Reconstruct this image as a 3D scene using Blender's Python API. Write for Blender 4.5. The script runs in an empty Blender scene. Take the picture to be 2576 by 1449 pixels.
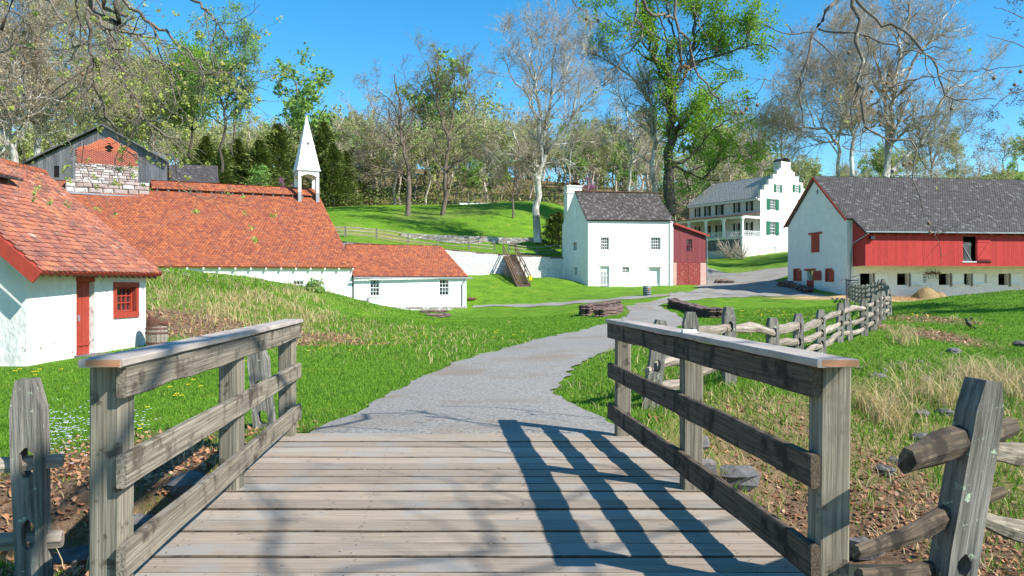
import bpy, math, random
import numpy as np
from mathutils import Matrix, Vector
# ---------------------------------------------------------------- camera, world, sun
SC = bpy.context.scene
EYE = 1.45
cam = bpy.data.cameras.new('camera'); cam.lens = 28; cam.sensor_width = 36
cam.clip_start = .05; cam.clip_end = 5000
camo = bpy.data.objects.new('camera', cam); SC.collection.objects.link(camo)
camo.location = (0, 0, EYE); camo.rotation_euler = (math.radians(90), 0, 0)
SC.camera = camo
SUN_EL = math.radians(41); SUN_DIR = Vector((.85*math.cos(SUN_EL), -.526*math.cos(SUN_EL), math.sin(SUN_EL)))
world = bpy.data.worlds.new('World'); SC.world = world; world.use_nodes = True
wn = world.node_tree
sky = wn.nodes.new('ShaderNodeTexSky'); sky.sky_type = 'NISHITA'; sky.sun_disc = False
sky.sun_elevation = SUN_EL; sky.sun_rotation = math.atan2(SUN_DIR.x, SUN_DIR.y)
sky.ozone_density = 4.0; sky.air_density = 1.0; sky.dust_density = 0.2
hsv = wn.nodes.new('ShaderNodeHueSaturation'); hsv.inputs['Saturation'].default_value = 1.34
hsv.inputs['Hue'].default_value = .49
wn.links.new(sky.outputs[0], hsv.inputs['Color']); wn.links.new(hsv.outputs[0], wn.nodes['Background'].inputs[0])
wn.nodes['Background'].inputs[1].default_value = .135
sl = bpy.data.lights.new('sun', 'SUN'); sl.energy = 5.0; sl.angle = math.radians(.5); sl.color = (1, .95, .87)
so = bpy.data.objects.new('sun', sl); SC.collection.objects.link(so)
so.rotation_euler = SUN_DIR.to_track_quat('Z', 'Y').to_euler(); so.location = (20, -12, 30)
SC.view_settings.view_transform = 'Standard'; SC.view_settings.look = 'None'
SC.view_settings.exposure = .72; SC.view_settings.gamma = 1
SC.cycles.max_bounces = 6; SC.cycles.transparent_max_bounces = 4
rnd = random.Random(7); R = np.random.default_rng(11)
COL = SC.collection
HY = 724.5; FX = 2000.; CX = 1288.
def W(px, py, Y): return np.array([(px-CX)/FX*Y, Y, EYE-(py-HY)/FX*Y])
# ---------------------------------------------------------------- object helpers
WM = {}
def place(o, m=None, parent=None):
    m = m or Matrix.Identity(4)
    WM[o.name] = m
    if parent is not None:
        o.parent = parent; o.matrix_basis = WM[parent.name].inverted() @ m
    else: o.matrix_basis = m
    return o
def link(o): COL.objects.link(o); return o
def props(o, label=None, cat=None, group=None, kind=None):
    if label: o['label'] = label
    if cat: o['category'] = cat
    if group: o['group'] = group
    if kind: o['kind'] = kind
    return o
def thing(name, label, cat, loc, group=None):
    o = link(bpy.data.objects.new(name, None)); o.empty_display_size = .3
    props(o, label, cat, group); return place(o, Matrix.Translation(Vector([float(v) for v in loc])))
def mesh_np(name, V, F, mat=None, smooth=False):
    V = np.asarray(V, dtype=np.float32).reshape(-1, 3)
    Fs = F if isinstance(F, list) and len(F) and isinstance(F[0], np.ndarray) else [np.asarray(F)]
    me = bpy.data.meshes.new(name)
    me.vertices.add(len(V)); me.vertices.foreach_set('co', V.ravel())
    loops = np.concatenate([f.ravel() for f in Fs]).astype(np.int32)
    sizes = np.concatenate([np.full(len(f), f.shape[1]) for f in Fs]).astype(np.int32)
    starts = np.concatenate([[0], np.cumsum(sizes)[:-1]]).astype(np.int32)
    me.loops.add(len(loops)); me.loops.foreach_set('vertex_index', loops)
    me.polygons.add(len(sizes)); me.polygons.foreach_set('loop_start', starts)
    me.update(calc_edges=True)
    if smooth: me.polygons.foreach_set('use_smooth', np.ones(len(sizes), dtype=bool))
    if mat: me.materials.append(mat)
    return me
def obj(name, me, parent=None, m=None, **kw):
    o = link(bpy.data.objects.new(name, me)); place(o, m, parent); props(o, **kw); return o
class MB:
    def __init__(s): s.v = []; s.f = []
    def poly(s, pts):
        b = len(s.v); s.v += [tuple(float(c) for c in p) for p in pts]; s.f.append(list(range(b, b+len(pts))))
    def hexa(s, p):   # p: 8 pts, bottom 4 ccw, top 4 ccw
        b = len(s.v); s.v += [tuple(float(c) for c in q) for q in p]
        s.f += [[b+3, b+2, b+1, b], [b+4, b+5, b+6, b+7], [b, b+1, b+5, b+4], [b+1, b+2, b+6, b+5], [b+2, b+3, b+7, b+6], [b+3, b, b+4, b+7]]
    def box(s, x0, x1, y0, y1, z0, z1):
        s.hexa([(x0,y0,z0),(x1,y0,z0),(x1,y1,z0),(x0,y1,z0),(x0,y0,z1),(x1,y0,z1),(x1,y1,z1),(x0,y1,z1)])
    def beam(s, a, b, w, h, up=(0,0,1)):
        a = Vector([float(c) for c in a]); b = Vector([float(c) for c in b]); d = (b-a).normalized(); u = Vector(up)
        r = d.cross(u)
        if r.length < 1e-3: r = d.cross(Vector((1,0,0)))
        r.normalize(); u = r.cross(d).normalized(); r *= w/2; u *= h/2
        s.hexa([a-r-u, a+r-u, b+r-u, b-r-u, a-r+u, a+r+u, b+r+u, b-r+u])
    def lathe(s, prof, n=16, c=(0,0,0), cap=True):
        b = len(s.v)
        for r, z in prof:
            for i in range(n):
                t = 2*math.pi*i/n; s.v.append((c[0]+r*math.cos(t), c[1]+r*math.sin(t), c[2]+z))
        for k in range(len(prof)-1):
            for i in range(n):
                j = (i+1) % n; s.f.append([b+k*n+i, b+k*n+j, b+(k+1)*n+j, b+(k+1)*n+i])
        if cap:
            s.f.append([b+i for i in range(n)][::-1]); s.f.append([b+(len(prof)-1)*n+i for i in range(n)])
    def tube(s, pts, r, n=6):
        P = [Vector([float(c) for c in p]) for p in pts]; b = len(s.v)
        for k, p in enumerate(P):
            d = (P[min(k+1, len(P)-1)]-P[max(k-1, 0)]).normalized(); ref = Vector((0,0,1)) if abs(d.z) < .9 else Vector((1,0,0))
            x = d.cross(ref).normalized(); y = x.cross(d); rr = r[k] if hasattr(r, '__len__') else r
            for i in range(n):
                t = 2*math.pi*i/n; q = p+x*(math.cos(t)*rr)+y*(math.sin(t)*rr); s.v.append(tuple(q))
        for k in range(len(P)-1):
            for i in range(n):
                j = (i+1) % n; s.f.append([b+k*n+i, b+k*n+j, b+(k+1)*n+j, b+(k+1)*n+i])
        s.f.append([b+i for i in range(n)][::-1]); s.f.append([b+(len(P)-1)*n+i for i in range(n)])
    def mesh(s, name, mat, smooth=False):
        me = bpy.data.meshes.new(name); me.from_pydata(s.v, [], s.f); me.update()
        if mat: me.materials.append(mat)
        if smooth: me.polygons.foreach_set('use_smooth', [True]*len(s.f))
        return me
    def build(s, name, mat, parent=None, m=None, smooth=False, **kw): return obj(name, s.mesh(name, mat, smooth), parent, m, **kw)
# ---------------------------------------------------------------- materials
def mat(name, c1, c2=None, scale=4, stretch=(1,1,1), rough=.85, bump=.0, bscale=None, rand=0., c3=None, s3=20, t3=.62, metal=0, coords='Object', detail=6, vor=0., vorscale=2., c4=None, s4=1.5, t4=.6, ramp=(.35, .65), spec=.3, hue=0., rancol=None, isl=True):
    m = bpy.data.materials.new(name); m.use_nodes = True; nt = m.node_tree; N = nt.nodes; L = nt.links
    b = N['Principled BSDF']; b.inputs['Roughness'].default_value = rough; b.inputs['Metallic'].default_value = metal
    b.inputs['Specular IOR Level'].default_value = spec
    tc = N.new('ShaderNodeTexCoord'); mp = N.new('ShaderNodeMapping'); mp.inputs['Scale'].default_value = stretch
    L.new(tc.outputs[coords], mp.inputs[0])
    oi = N.new('ShaderNodeObjectInfo'); ge = N.new('ShaderNodeNewGeometry')
    add = N.new('ShaderNodeMath'); add.operation = 'ADD'; L.new(oi.outputs['Random'], add.inputs[0]); add.inputs[1].default_value = 0
    if isl: L.new(ge.outputs['Random Per Island'], add.inputs[1])
    fr = N.new('ShaderNodeMath'); fr.operation = 'FRACT'; L.new(add.outputs[0], fr.inputs[0])
    if rand or rancol:   # shift the pattern from piece to piece
        va = N.new('ShaderNodeVectorMath'); va.operation = 'ADD'; cb = N.new('ShaderNodeCombineXYZ')
        mu = N.new('ShaderNodeMath'); mu.operation = 'MULTIPLY'; mu.inputs[1].default_value = 37; L.new(fr.outputs[0], mu.inputs[0])
        for i in range(3): L.new(mu.outputs[0], cb.inputs[i])
        L.new(mp.outputs[0], va.inputs[0]); L.new(cb.outputs[0], va.inputs[1]); vec = va.outputs[0]
        va2 = N.new('ShaderNodeVectorMath'); va2.operation = 'ADD'; L.new(tc.outputs[coords], va2.inputs[0]); L.new(cb.outputs[0], va2.inputs[1]); vec2 = va2.outputs[0]
    else: vec = mp.outputs[0]; vec2 = tc.outputs[coords]
    def noise(sc, det=detail, v=vec):
        n = N.new('ShaderNodeTexNoise'); n.inputs['Scale'].default_value = sc; n.inputs['Detail'].default_value = det; n.inputs['Roughness'].default_value = .62
        L.new(v, n.inputs['Vector']); return n.outputs[0]
    def rampf(x, a, bb):
        r = N.new('ShaderNodeMapRange'); r.inputs[1].default_value = a; r.inputs[2].default_value = bb; r.clamp = True; L.new(x, r.inputs[0]); return r.outputs[0]
    def mix(f, a, bb, mode='MIX'):
        x = N.new('ShaderNodeMix'); x.data_type = 'RGBA'; x.blend_type = mode
        if isinstance(f, float): x.inputs[0].default_value = f
        else: L.new(f, x.inputs[0])
        for s, q in ((6, a), (7, bb)):
            if isinstance(q, tuple): x.inputs[s].default_value = (*q, 1)
            else: L.new(q, x.inputs[s])
        return x.outputs[2]
    n1 = noise(scale)
    col = mix(rampf(n1, *ramp), c1, c2 or c1)
    if rancol:
        cr = N.new('ShaderNodeValToRGB'); els = cr.color_ramp.elements
        while len(els) < len(rancol): els.new(.5)
        for i, c in enumerate(rancol): els[i].position = i/(len(rancol)-1); els[i].color = (*c, 1)
        L.new(fr.outputs[0], cr.inputs[0]); col = mix(rampf(n1, .3, .7), cr.outputs[0], mix(.5, cr.outputs[0], c2 or c1))
    if c3: col = mix(rampf(noise(s3, 4, vec2), t3, t3+.06), col, c3)
    if c4: col = mix(rampf(noise(s4, 5, vec2), t4, t4+.12), col, c4)
    if rand:
        mr = N.new('ShaderNodeMapRange'); mr.inputs[3].default_value = 1-rand; mr.inputs[4].default_value = 1+rand*.6; L.new(fr.outputs[0], mr.inputs[0])
        cc = N.new('ShaderNodeVectorMath'); cc.operation = 'SCALE'; L.new(col, cc.inputs[0]); L.new(mr.outputs[0], cc.inputs['Scale']); col = cc.outputs[0]
    L.new(col, b.inputs['Base Color'])
    if bump or vor:
        bn = N.new('ShaderNodeBump'); bn.inputs['Strength'].default_value = 1; bn.inputs['Distance'].default_value = bump or vor
        if vor:
            vo = N.new('ShaderNodeTexVoronoi'); vo.feature = 'SMOOTH_F1'; vo.inputs['Scale'].default_value = vorscale
            nv = N.new('ShaderNodeTexNoise'); nv.inputs['Scale'].default_value = vorscale*1.5; L.new(vec, nv.inputs['Vector'])
            wv = N.new('ShaderNodeVectorMath'); wv.operation = 'ADD'; L.new(vec, wv.inputs[0]); L.new(nv.outputs['Color'], wv.inputs[1]); L.new(wv.outputs[0], vo.inputs['Vector'])
            ad = N.new('ShaderNodeMath'); ad.operation = 'SUBTRACT'; L.new(noise(bscale or scale*3), ad.inputs[0]); L.new(vo.outputs[0], ad.inputs[1]); L.new(ad.outputs[0], bn.inputs['Height'])
        else: L.new(noise(bscale or scale*3), bn.inputs['Height'])
        L.new(bn.outputs[0], b.inputs['Normal'])
    return m
m_deck = mat('deck wood', isl=False, c1=(.40,.325,.25), c2=(.25,.195,.145), scale=3, stretch=(.5,26,12), rough=.9, bump=.003, bscale=9, rand=.2, c3=(.15,.12,.095), s3=13, t3=.64, c4=(.31,.285,.25), s4=1.6, t4=.5)
m_post = mat('weathered post wood', isl=False, c1=(.33,.295,.22), c2=(.13,.115,.085), scale=5, stretch=(14,14,.3), rough=.9, bump=.005, bscale=8, rand=.15, c3=(.09,.075,.055), s3=9, t3=.6, c4=(.19,.17,.12), s4=3.5)
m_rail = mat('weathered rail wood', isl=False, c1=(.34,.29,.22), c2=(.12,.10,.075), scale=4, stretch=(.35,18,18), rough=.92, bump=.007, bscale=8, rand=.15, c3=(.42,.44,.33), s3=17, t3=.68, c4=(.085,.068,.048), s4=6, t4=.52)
m_dark = mat('dark rail wood', isl=False, c1=(.16,.12,.08), c2=(.05,.038,.027), scale=4, stretch=(.35,18,18), rough=.92, bump=.007, bscale=8, c4=(.035,.026,.018), s4=6, t4=.5, c3=(.4,.4,.33), s3=18, t3=.73)  # darker rail wood: right railing, stringers, plank sides, some fence rails
m_cap = mat('pale cap wood', (.47,.405,.35), (.33,.28,.24), 4, (1,8,4), .8, .002, 9, c4=(.52,.45,.36), s4=1.5)
m_capend = mat('orange cut wood', (.5,.25,.13), (.36,.17,.09), 6, (1,1,9), .8, .002)
m_split = mat('split rail wood', isl=False, c1=(.42,.35,.28), c2=(.17,.14,.115), scale=4, stretch=(.5,8,8), rough=.92, bump=.02, bscale=6, rand=.2, c3=(.35,.4,.28), s3=7, t3=.68)
m_splitp = mat('split post wood', isl=False, c1=(.29,.27,.23), c2=(.09,.085,.07), scale=4, stretch=(8,8,.4), rough=.92, bump=.02, bscale=6, rand=.2, c3=(.42,.5,.36), s3=15, t3=.62)
m_stair = mat('brown stair wood', (.2,.13,.085), (.13,.085,.06), 3, (1,4,4), .85, .003, rand=.1)
m_white = mat('whitewashed stone', (.80,.785,.745), (.71,.695,.665), 1.2, (1,1,1), .9, .05, 5, vor=.11, vorscale=2.2, c3=(.6,.6,.56), s3=7, t3=.74)
m_render = mat('rough whitewash render', (.75,.735,.695), (.63,.615,.58), 1.5, (1,1,.6), .92, .05, 4, vor=.16, vorscale=1.6, c3=(.33,.31,.26), s3=3.2, t3=.63, c4=(.82,.82,.8), s4=2)
m_wboard = mat('white painted boards', (.81,.80,.765), (.73,.72,.69), 3, (4,4,.6), .7, .003, rand=.05)
m_wpaint = mat('white paint', (.82,.83,.82), (.76,.77,.76), 5, rough=.6)
m_red = mat('barn red boards', (.50,.045,.04), (.39,.03,.028), 3, (6,6,.7), .75, .004, rand=.13, c3=(.56,.17,.14), s3=9, t3=.72)
m_redd = mat('oxide red paint', (.40,.055,.032), (.32,.045,.03), 3, (5,5,.8), .6, .002, rand=.06, c4=(.33,.09,.06), s4=1.2)
m_dull = mat('faded purple red boards', (.25,.055,.06), (.19,.042,.045), 2, (6,6,.6), .75, .003, rand=.12, c3=(.55,.3,.2), s3=3.0, t3=.71)
m_flake = mat('flaking red paint', (.30,.05,.04), (.24,.045,.04), 3, (5,5,1), .8, .003, rand=.1, c3=(.5,.32,.27), s3=7, t3=.6)
m_pink = mat('pink washed stone', (.62,.30,.25), (.55,.4,.35), 3, rough=.9, bump=.04, bscale=4)
TILE = [(.29,.075,.035),(.40,.115,.045),(.22,.06,.035),(.47,.15,.055),(.31,.085,.04),(.18,.055,.038),(.38,.12,.05)]
m_tile = mat('red clay tile', (.4,.1,.05), (.22,.07,.045), 3, rough=.85, bump=.004, rancol=TILE, c4=(.24,.10,.07), s4=.35, t4=.56)
TILE2 = [(.30,.085,.05),(.44,.14,.07),(.20,.065,.055),(.52,.19,.09),(.35,.12,.08),(.14,.065,.055),(.42,.15,.09),(.3,.12,.085)]
m_tile2 = mat('old weathered clay tile', (.3,.12,.08), (.24,.12,.09), 5, rough=.9, bump=.006, rancol=TILE2, c4=(.50,.36,.28), s4=1.1, t4=.6, c3=(.5,.45,.33), s3=12, t3=.7)
m_shin = mat('grey wood shingle', (.13,.115,.11), (.1,.09,.09), 5, rough=.9, bump=.004, rancol=[(.04,.034,.034),(.085,.076,.074),(.055,.048,.048),(.105,.096,.094),(.07,.062,.062),(.09,.08,.08),(.06,.05,.05),(.045,.04,.04),(.10,.09,.088),(.07,.06,.06),(.26,.25,.245)], c4=(.10,.094,.092), s4=.3)
m_shind = mat('brown wood shingle', (.09,.075,.07), (.08,.07,.065), 5, rough=.9, bump=.004, rancol=[(.052,.042,.04),(.08,.066,.063),(.065,.052,.05),(.1,.085,.08),(.24,.23,.22)])
m_shinl = mat('pale wood shingle', (.62,.57,.52), (.5,.46,.42), 5, rough=.9, bump=.004, rancol=[(.58,.53,.48),(.68,.63,.58),(.50,.45,.41),(.62,.57,.52)])
m_grey = mat('bare grey boards', (.24,.24,.25), (.12,.12,.125), 2.5, (7,7,.5), .9, .006, rand=.3, c4=(.12,.115,.11), s4=.7)
m_brick = mat('red brick', (.44,.13,.08), (.34,.1,.065), 4, rough=.9, bump=.01)
m_stone = mat('limewashed stone', (.52,.46,.43), (.36,.3,.285), 2.5, rough=.9, bump=.04, bscale=5, rand=.2, rancol=[(.30,.21,.19),(.75,.74,.71),(.38,.28,.25),(.42,.33,.30),(.8,.79,.77),(.34,.26,.24),(.5,.42,.38)])
m_mortar = mat('mortar', (.3,.24,.22), (.22,.18,.165), 4, rough=.95, bump=.03)
m_wstone = mat('white painted rubble', (.74,.74,.73), (.6,.57,.55), 3, rough=.9, bump=.03, bscale=5, rand=.1, c3=(.35,.27,.24), s3=4, t3=.66)
m_joint = mat('dark wall joint', (.30,.27,.25), (.24,.21,.2), 4, rough=.95, bump=.03)
m_brown = mat('brown sandstone', (.20,.125,.105), (.13,.09,.08), 3, rough=.9, bump=.03, rand=.3)
m_rock = mat('grey field rock', (.2,.19,.18), (.11,.105,.1), 3, rough=.9, bump=.03, rand=.25)
m_glass = mat('window glass', (.02,.025,.03), rough=.05, spec=.7)
m_black = mat('dark interior', (.012,.011,.01), rough=.95)
m_green = mat('green shutter paint', (.02,.16,.09), (.015,.12,.07), 5, rough=.5)
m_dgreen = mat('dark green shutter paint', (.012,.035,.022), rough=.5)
m_metal = mat('grey galvanised metal', (.34,.35,.37), (.25,.26,.28), 6, rough=.5, metal=.3)
m_iron = mat('rusty iron', (.17,.07,.05), (.1,.045,.035), 8, rough=.8, bump=.004)
m_dkiron = mat('dark iron', (.05,.05,.055), rough=.5, metal=.4)
m_staves = mat('old barrel staves', (.32,.28,.23), (.19,.16,.13), 4, (5,5,.7), .9, .004)
m_gstave = mat('dark grey barrel paint', (.06,.075,.085), (.045,.055,.065), 4, rough=.7)
m_lgrey = mat('pale grey hoop', (.42,.5,.52), rough=.5)
m_orange = mat('orange sticker', (.8,.28,.03), rough=.5)
m_yellow = mat('yellow plastic', (.85,.6,.02), rough=.4)
m_straw = mat('straw', (.62,.42,.23), (.45,.29,.15), 12, rough=.9, bump=.04, bscale=20)
m_hay = mat('hay heap', (.38,.27,.13), (.22,.15,.07), 10, (1,1,2), .9, .08, 14)
# ---------------------------------------------------------------- terrain height
WLX = np.array([-80,-60,-24,-16.8,-7,-1.3,5.8,12,30,60]); WLY = np.array([100,95,84,81,83,86,89.7,93,100,110.])
def wall_y(x): return np.interp(x, WLX, WLY)
def sst(t): t = np.clip(t, 0, 1); return t*t*(3-2*t)
def creek(x, y):
    yn = np.interp(x, [-9,-4.6,-3.2,-2.3,1.3,1.9,3,5.5,9,16], [7.0,7.25,7.35,7.9,7.95,9.8,11.3,12.7,13.2,13.5])
    w = np.interp(x, [-9,-4.6,-3.2,-2.3,1.3,1.9,3,5.5,9], [1.2,.9,.8,.35,.35,1.8,3.2,4.4,5])
    ysb = np.interp(x, [-9,-4,-2.3,-1.6,1.5,9], [5.6,5.4,5.0,-1,-1,-.5]); dp = np.interp(x, [-9,-5,-3.4,-2.2,1,3.2,4.3,6,12], [.25,.55,.95,1.45,1.45,1.42,1.1,.95,.7])
    return -dp*sst((yn-y)/w)*sst((y-ysb)/1.6)
def steps(x, y):
    w = .5+13.5*sst((x-7)/8)
    s = 2.3*sst((y-wall_y(x)-.15)/w+.0)
    w2 = .4+10*sst((x-5)/5)+10*sst((-12-x)/5)
    s = s+.75*sst((y-(98+.1*x)+.1)/w2)
    return s+creek(x, y)
CP = []
def cp(px, py, Y): CP.append(W(px, py, Y))
def cw(x, y, z): CP.append(np.array([x, y, z]))
for a in [(-14,-12,-.2),(0,-12,-.05),(14,-12,-.2),(-12,-2,-.4),(12,-2,-.6),(0,-3,-.2),(-2.6,4.3,-.45),(-4.6,4.3,-.45),(-8,4,-.45),(-3.3,7.5,-.3),
          (-5,7.6,-.33),(-9,8,-.35),(-1.9,8.3,-.08),(0,6.5,-.06),(0,8.3,-.05),(1.0,8.3,-.05),(2,7,-.1),(4,6,-.2),(8,5,-.25),(2.2,11.8,-.14),(5.5,12.5,-.2),(8.3,13.4,-.25),(8.9,17.7,-.12),(14,20,.0),
          (-3,9,-.2),(-6,10,-.27),(0,10,-.06),(-10.5,12,-.32),(-10.4,17.5,-.256),(-10.3,22.8,-.17),(-16,17,-.3),(-18,25,-.05),(0,15,-.15),(-4,22,-.25),(0,28,-.33),(6,30,-.2),(0,38,-.4),
          (3.3,12.1,-.04),(6.6,17,.0),(8.2,20,.07),(10.4,23,.16),(12.3,26.5,.25),(14.7,31,.36),(22.2,48,.5),(11,38,-.2),(-6,50,-.5),(-30,25,.2),(-30,12,-.2),(30,12,.2),(25,25,.5)]: cw(*a)
for a in [(1494,797,51),(1750,795,52),(1172,776,70),(960,773,68),(1180,773,71),(1300,768,71),(1627,743.5,70),(1480,719,85),(1693,717,87),(1318,724,80),(1270,690,85.6),(1160,697,83),(1200,740,75),(1400,700,86),
          (378,694,36),(498,706,38),(617,716,42),(737,727,48),(845,740,55),(890,762,63),(400,868,22.5),(520,850,25),(700,842,28),(830,822,34.5),(960,808,42),(500,760,31),(640,770,35),(760,772,41),(860,790,45),
          (869,599,84),(1026,614,87),(1179,628.6,88.5),(1280,640,89.5),(1352,642,92),(1100,590,99),(1300,600,100),(1025,543,112),(1115,542,112),(1290,549,110),(1350,610,94),(900,560,100),(1160,568,104),
          (880,521,122),(1000,517,128),(1200,514,128),(1390,512,128),(1911,641,125),(1850,650,122),(1790,650,130),(1860,668,112),(1850,690,100),(1850,715,88),(1900,740,75),(1980,710,82),(2060,738,74),
          (2131,744,72),(2300,747,73),(2576,741,78),(2242,767,49),(2358,752,50),(2576,732,51),(2576,775,36),(2450,790,32),(2576,850,21.5),(2300,800,36),(1560,690,100),(1500,640,104)]: cp(*a)
for a in [(-70,60,3),(-45,60,1),(-40,78,5),(-30,88,7),(-70,110,12),(-40,110,11),(70,70,3),(60,100,6.5),(35,95,4.2),(45,110,7),(90,140,14),(-90,40,3),(60,30,1),(58,131,8),(30,140,8)]: cw(*a)
for px, z1, z2, z3 in [(-900,14,34,44),(-300,14,34,46),(300,15,36,47),(700,16,37,46),(1000,17,37,46),(1300,16.6,34,42),(1600,15,30,36),(1900,14,27,33),(2200,15,29,34),(2500,17,35,41),(3000,18,36,44),(3600,18,36,44)]:
    for Y, z in ((148,z1),(235,z2),(330,z3)): cw((px-CX)/FX*Y, Y, z)
CP = np.array(CP)
def warp(x, y):
    y = np.clip(y, -14, 340); v = y+16; u = np.clip(x/v, -1.6, 1.6); return u*1.1, np.log(v)
def tpsk(r2): return np.where(r2 > 1e-12, r2*np.log(np.maximum(r2, 1e-12)), 0)
_u, _v = warp(CP[:,0], CP[:,1]); _z = CP[:,2]-steps(CP[:,0], CP[:,1])+creek(CP[:,0], CP[:,1])
_n = len(CP); _K = tpsk((_u[:,None]-_u)**2+(_v[:,None]-_v)**2)+np.eye(_n)*2e-4
_A = np.zeros((_n+3,_n+3)); _A[:_n,:_n] = _K; _P = np.stack([np.ones(_n), _u, _v], 1); _A[:_n,_n:] = _P; _A[_n:,:_n] = _P.T
_sol = np.linalg.solve(_A, np.concatenate([_z, np.zeros(3)]))
def H(x, y):
    x = np.asarray(x, float); y = np.asarray(y, float); sh = np.broadcast(x, y).shape
    x = np.broadcast_to(x, sh).ravel(); y = np.broadcast_to(y, sh).ravel(); out = np.empty(len(x))
    for i in range(0, len(x), 20000):
        xx, yy = x[i:i+20000], y[i:i+20000]; u, v = warp(xx, yy)
        k = tpsk((u[:,None]-_u)**2+(v[:,None]-_v)**2)
        out[i:i+20000] = k @ _sol[:_n]+_sol[_n]+_sol[_n+1]*u+_sol[_n+2]*v+steps(xx, yy)
    out += .02*np.sin(x*1.7+1.3*np.sin(y*.9))*np.cos(y*1.3+np.sin(x*.7))*np.clip(y/20, .3, 3)
    return out.reshape(sh)
def h1(x, y): return float(H(np.array([x]), np.array([y]))[0])
def G(px, py, y0=4., y1=330.):   # point of the ground seen at a pixel
    Y = np.geomspace(y0, y1, 900); x = (px-CX)/FX*Y; z = EYE-(py-HY)/FX*Y; d = z-H(x, Y)
    i = np.argmax(d < 0)
    if d[i] >= 0: i = len(Y)-1
    if i == 0: return np.array([x[0], Y[0], float(H(x[:1], Y[:1])[0])])
    t = d[i-1]/(d[i-1]-d[i]); Yi = Y[i-1]+t*(Y[i]-Y[i-1]); xi = (px-CX)/FX*Yi
    return np.array([xi, Yi, h1(xi, Yi)])
def spline(P, n):
    P = np.asarray(P, float); t = np.linspace(0, len(P)-1, n); i = np.clip(t.astype(int), 0, len(P)-2); f = (t-i)[:,None]
    p0 = P[np.maximum(i-1, 0)]; p1 = P[i]; p2 = P[i+1]; p3 = P[np.minimum(i+2, len(P)-1)]
    return .5*((2*p1)+(-p0+p2)*f+(2*p0-5*p1+4*p2-p3)*f*f+(-p0+3*p1-3*p2+p3)*f**3)
# value noise
_T = R.random((256,256))
def vnoise(x, y):
    x = np.asarray(x)+500.; y = np.asarray(y)+500.; i = np.floor(x).astype(int); j = np.floor(y).astype(int); fx = sst(x-i); fy = sst(y-j)
    a = _T[i%256, j%256]; b = _T[(i+1)%256, j%256]; c = _T[i%256, (j+1)%256]; d = _T[(i+1)%256, (j+1)%256]
    return (a*(1-fx)+b*fx)*(1-fy)+(c*(1-fx)+d*fx)*fy
def fbm(x, y, o=4): return sum(vnoise(x*2**k, y*2**k)*.5**k for k in range(o))/sum(.5**k for k in range(o))
def inpoly(x, y, P):
    c = np.zeros(len(x), bool); n = len(P)
    for i in range(n):
        x0, y0 = P[i][:2]; x1, y1 = P[(i+1) % n][:2]
        if y0 == y1: continue
        k = ((y0 > y) != (y1 > y)) & (x < (x1-x0)*(y-y0)/(y1-y0)+x0); c ^= k
    return c
# ---------------------------------------------------------------- paths
def strip(name, pairs, na, nc, z, mt, first=None, n_extra=0):
    Lp = [G(*a)[:2] for a, b in pairs]; Rp = [G(*b)[:2] for a, b in pairs]
    if first: Lp.insert(0, np.array(first[0])); Rp.insert(0, np.array(first[1]))
    Ls = spline(Lp, na); Rs = spline(Rp, na)
    s = np.linspace(0, 1, nc)[None,:,None]
    for S_, sg in ((Ls, -1), (Rs, 1)):
        S_[:,0] += .22*(vnoise(S_[:,1]*2.2, S_[:,1]*0+sg*9)-.5)*np.clip(S_[:,1]/15, .5, 2)+.1*(vnoise(S_[:,1]*7, S_[:,1]*0+sg*3)-.5)
    P = Ls[:,None,:]*(1-s)+Rs[:,None,:]*s
    zz = H(P[...,0], P[...,1])+z+.02*np.sin(np.pi*s[...,0])
    V = np.concatenate([P, zz[...,None]], -1).reshape(-1, 3)
    i, j = np.meshgrid(np.arange(na-1), np.arange(nc-1), indexing='ij'); k = (i*nc+j).ravel()
    F = np.stack([k, k+1, k+nc+1, k+nc], 1)
    o = obj(name, mesh_np(name, V, F, mt, True), kind='structure')
    poly = np.concatenate([Ls, Rs[::-1]]); return o, poly
m_gravel = mat('grey gravel', (.34,.32,.29), (.2,.185,.165), 18, (1,1,1), .95, .03, 22, c3=(.52,.48,.43), s3=34, t3=.66, c4=(.25,.205,.16), s4=.45, t4=.52)
pathpolys = []
o, P = strip('gravel_path', [((960,1008),(1406,1005)),((1040,962),(1416,962)),((1140,919),(1450,925)),((1260,880),(1515,892)),((1400,846),(1620,857)),((1500,823),(1690,832)),((1562,803),(1722,812)),((1582,785),(1705,795)),((1576,774),(1664,774)),((1606,763),(1672,764)),((1672,749),(1760,754)),((1722,737),(1880,747)),((1757,726),(1990,746)),((1800,712),(2085,746))], 170, 26, .03, m_gravel, ((-2.15,7.9),(1.3,7.9)))
pathpolys.append(P)
o, P = strip('gravel_road', [((1745,722),(1990,744)),((1772,712),(1985,728)),((1778,698),(1950,709)),((1776,684),(1975,696)),((1777,672),(2010,672)),((1690,667),(2060,666))], 60, 24, .045, m_gravel)
pathpolys.append(P)
o, P = strip('gravel_footpath', [((1190,769),(1190,774)),((1300,765.5),(1300,773)),((1400,761),(1400,770)),((1480,755),(1480,763)),((1560,748),(1560,754)),((1640,744),(1640,748)),((1720,733),(1725,744))], 90, 6, .035, m_gravel)
pathpolys.append(P)
def on_path(x, y):
    m = np.zeros(len(x), bool)
    for P in pathpolys: m |= inpoly(x, y, P)
    return m
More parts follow.
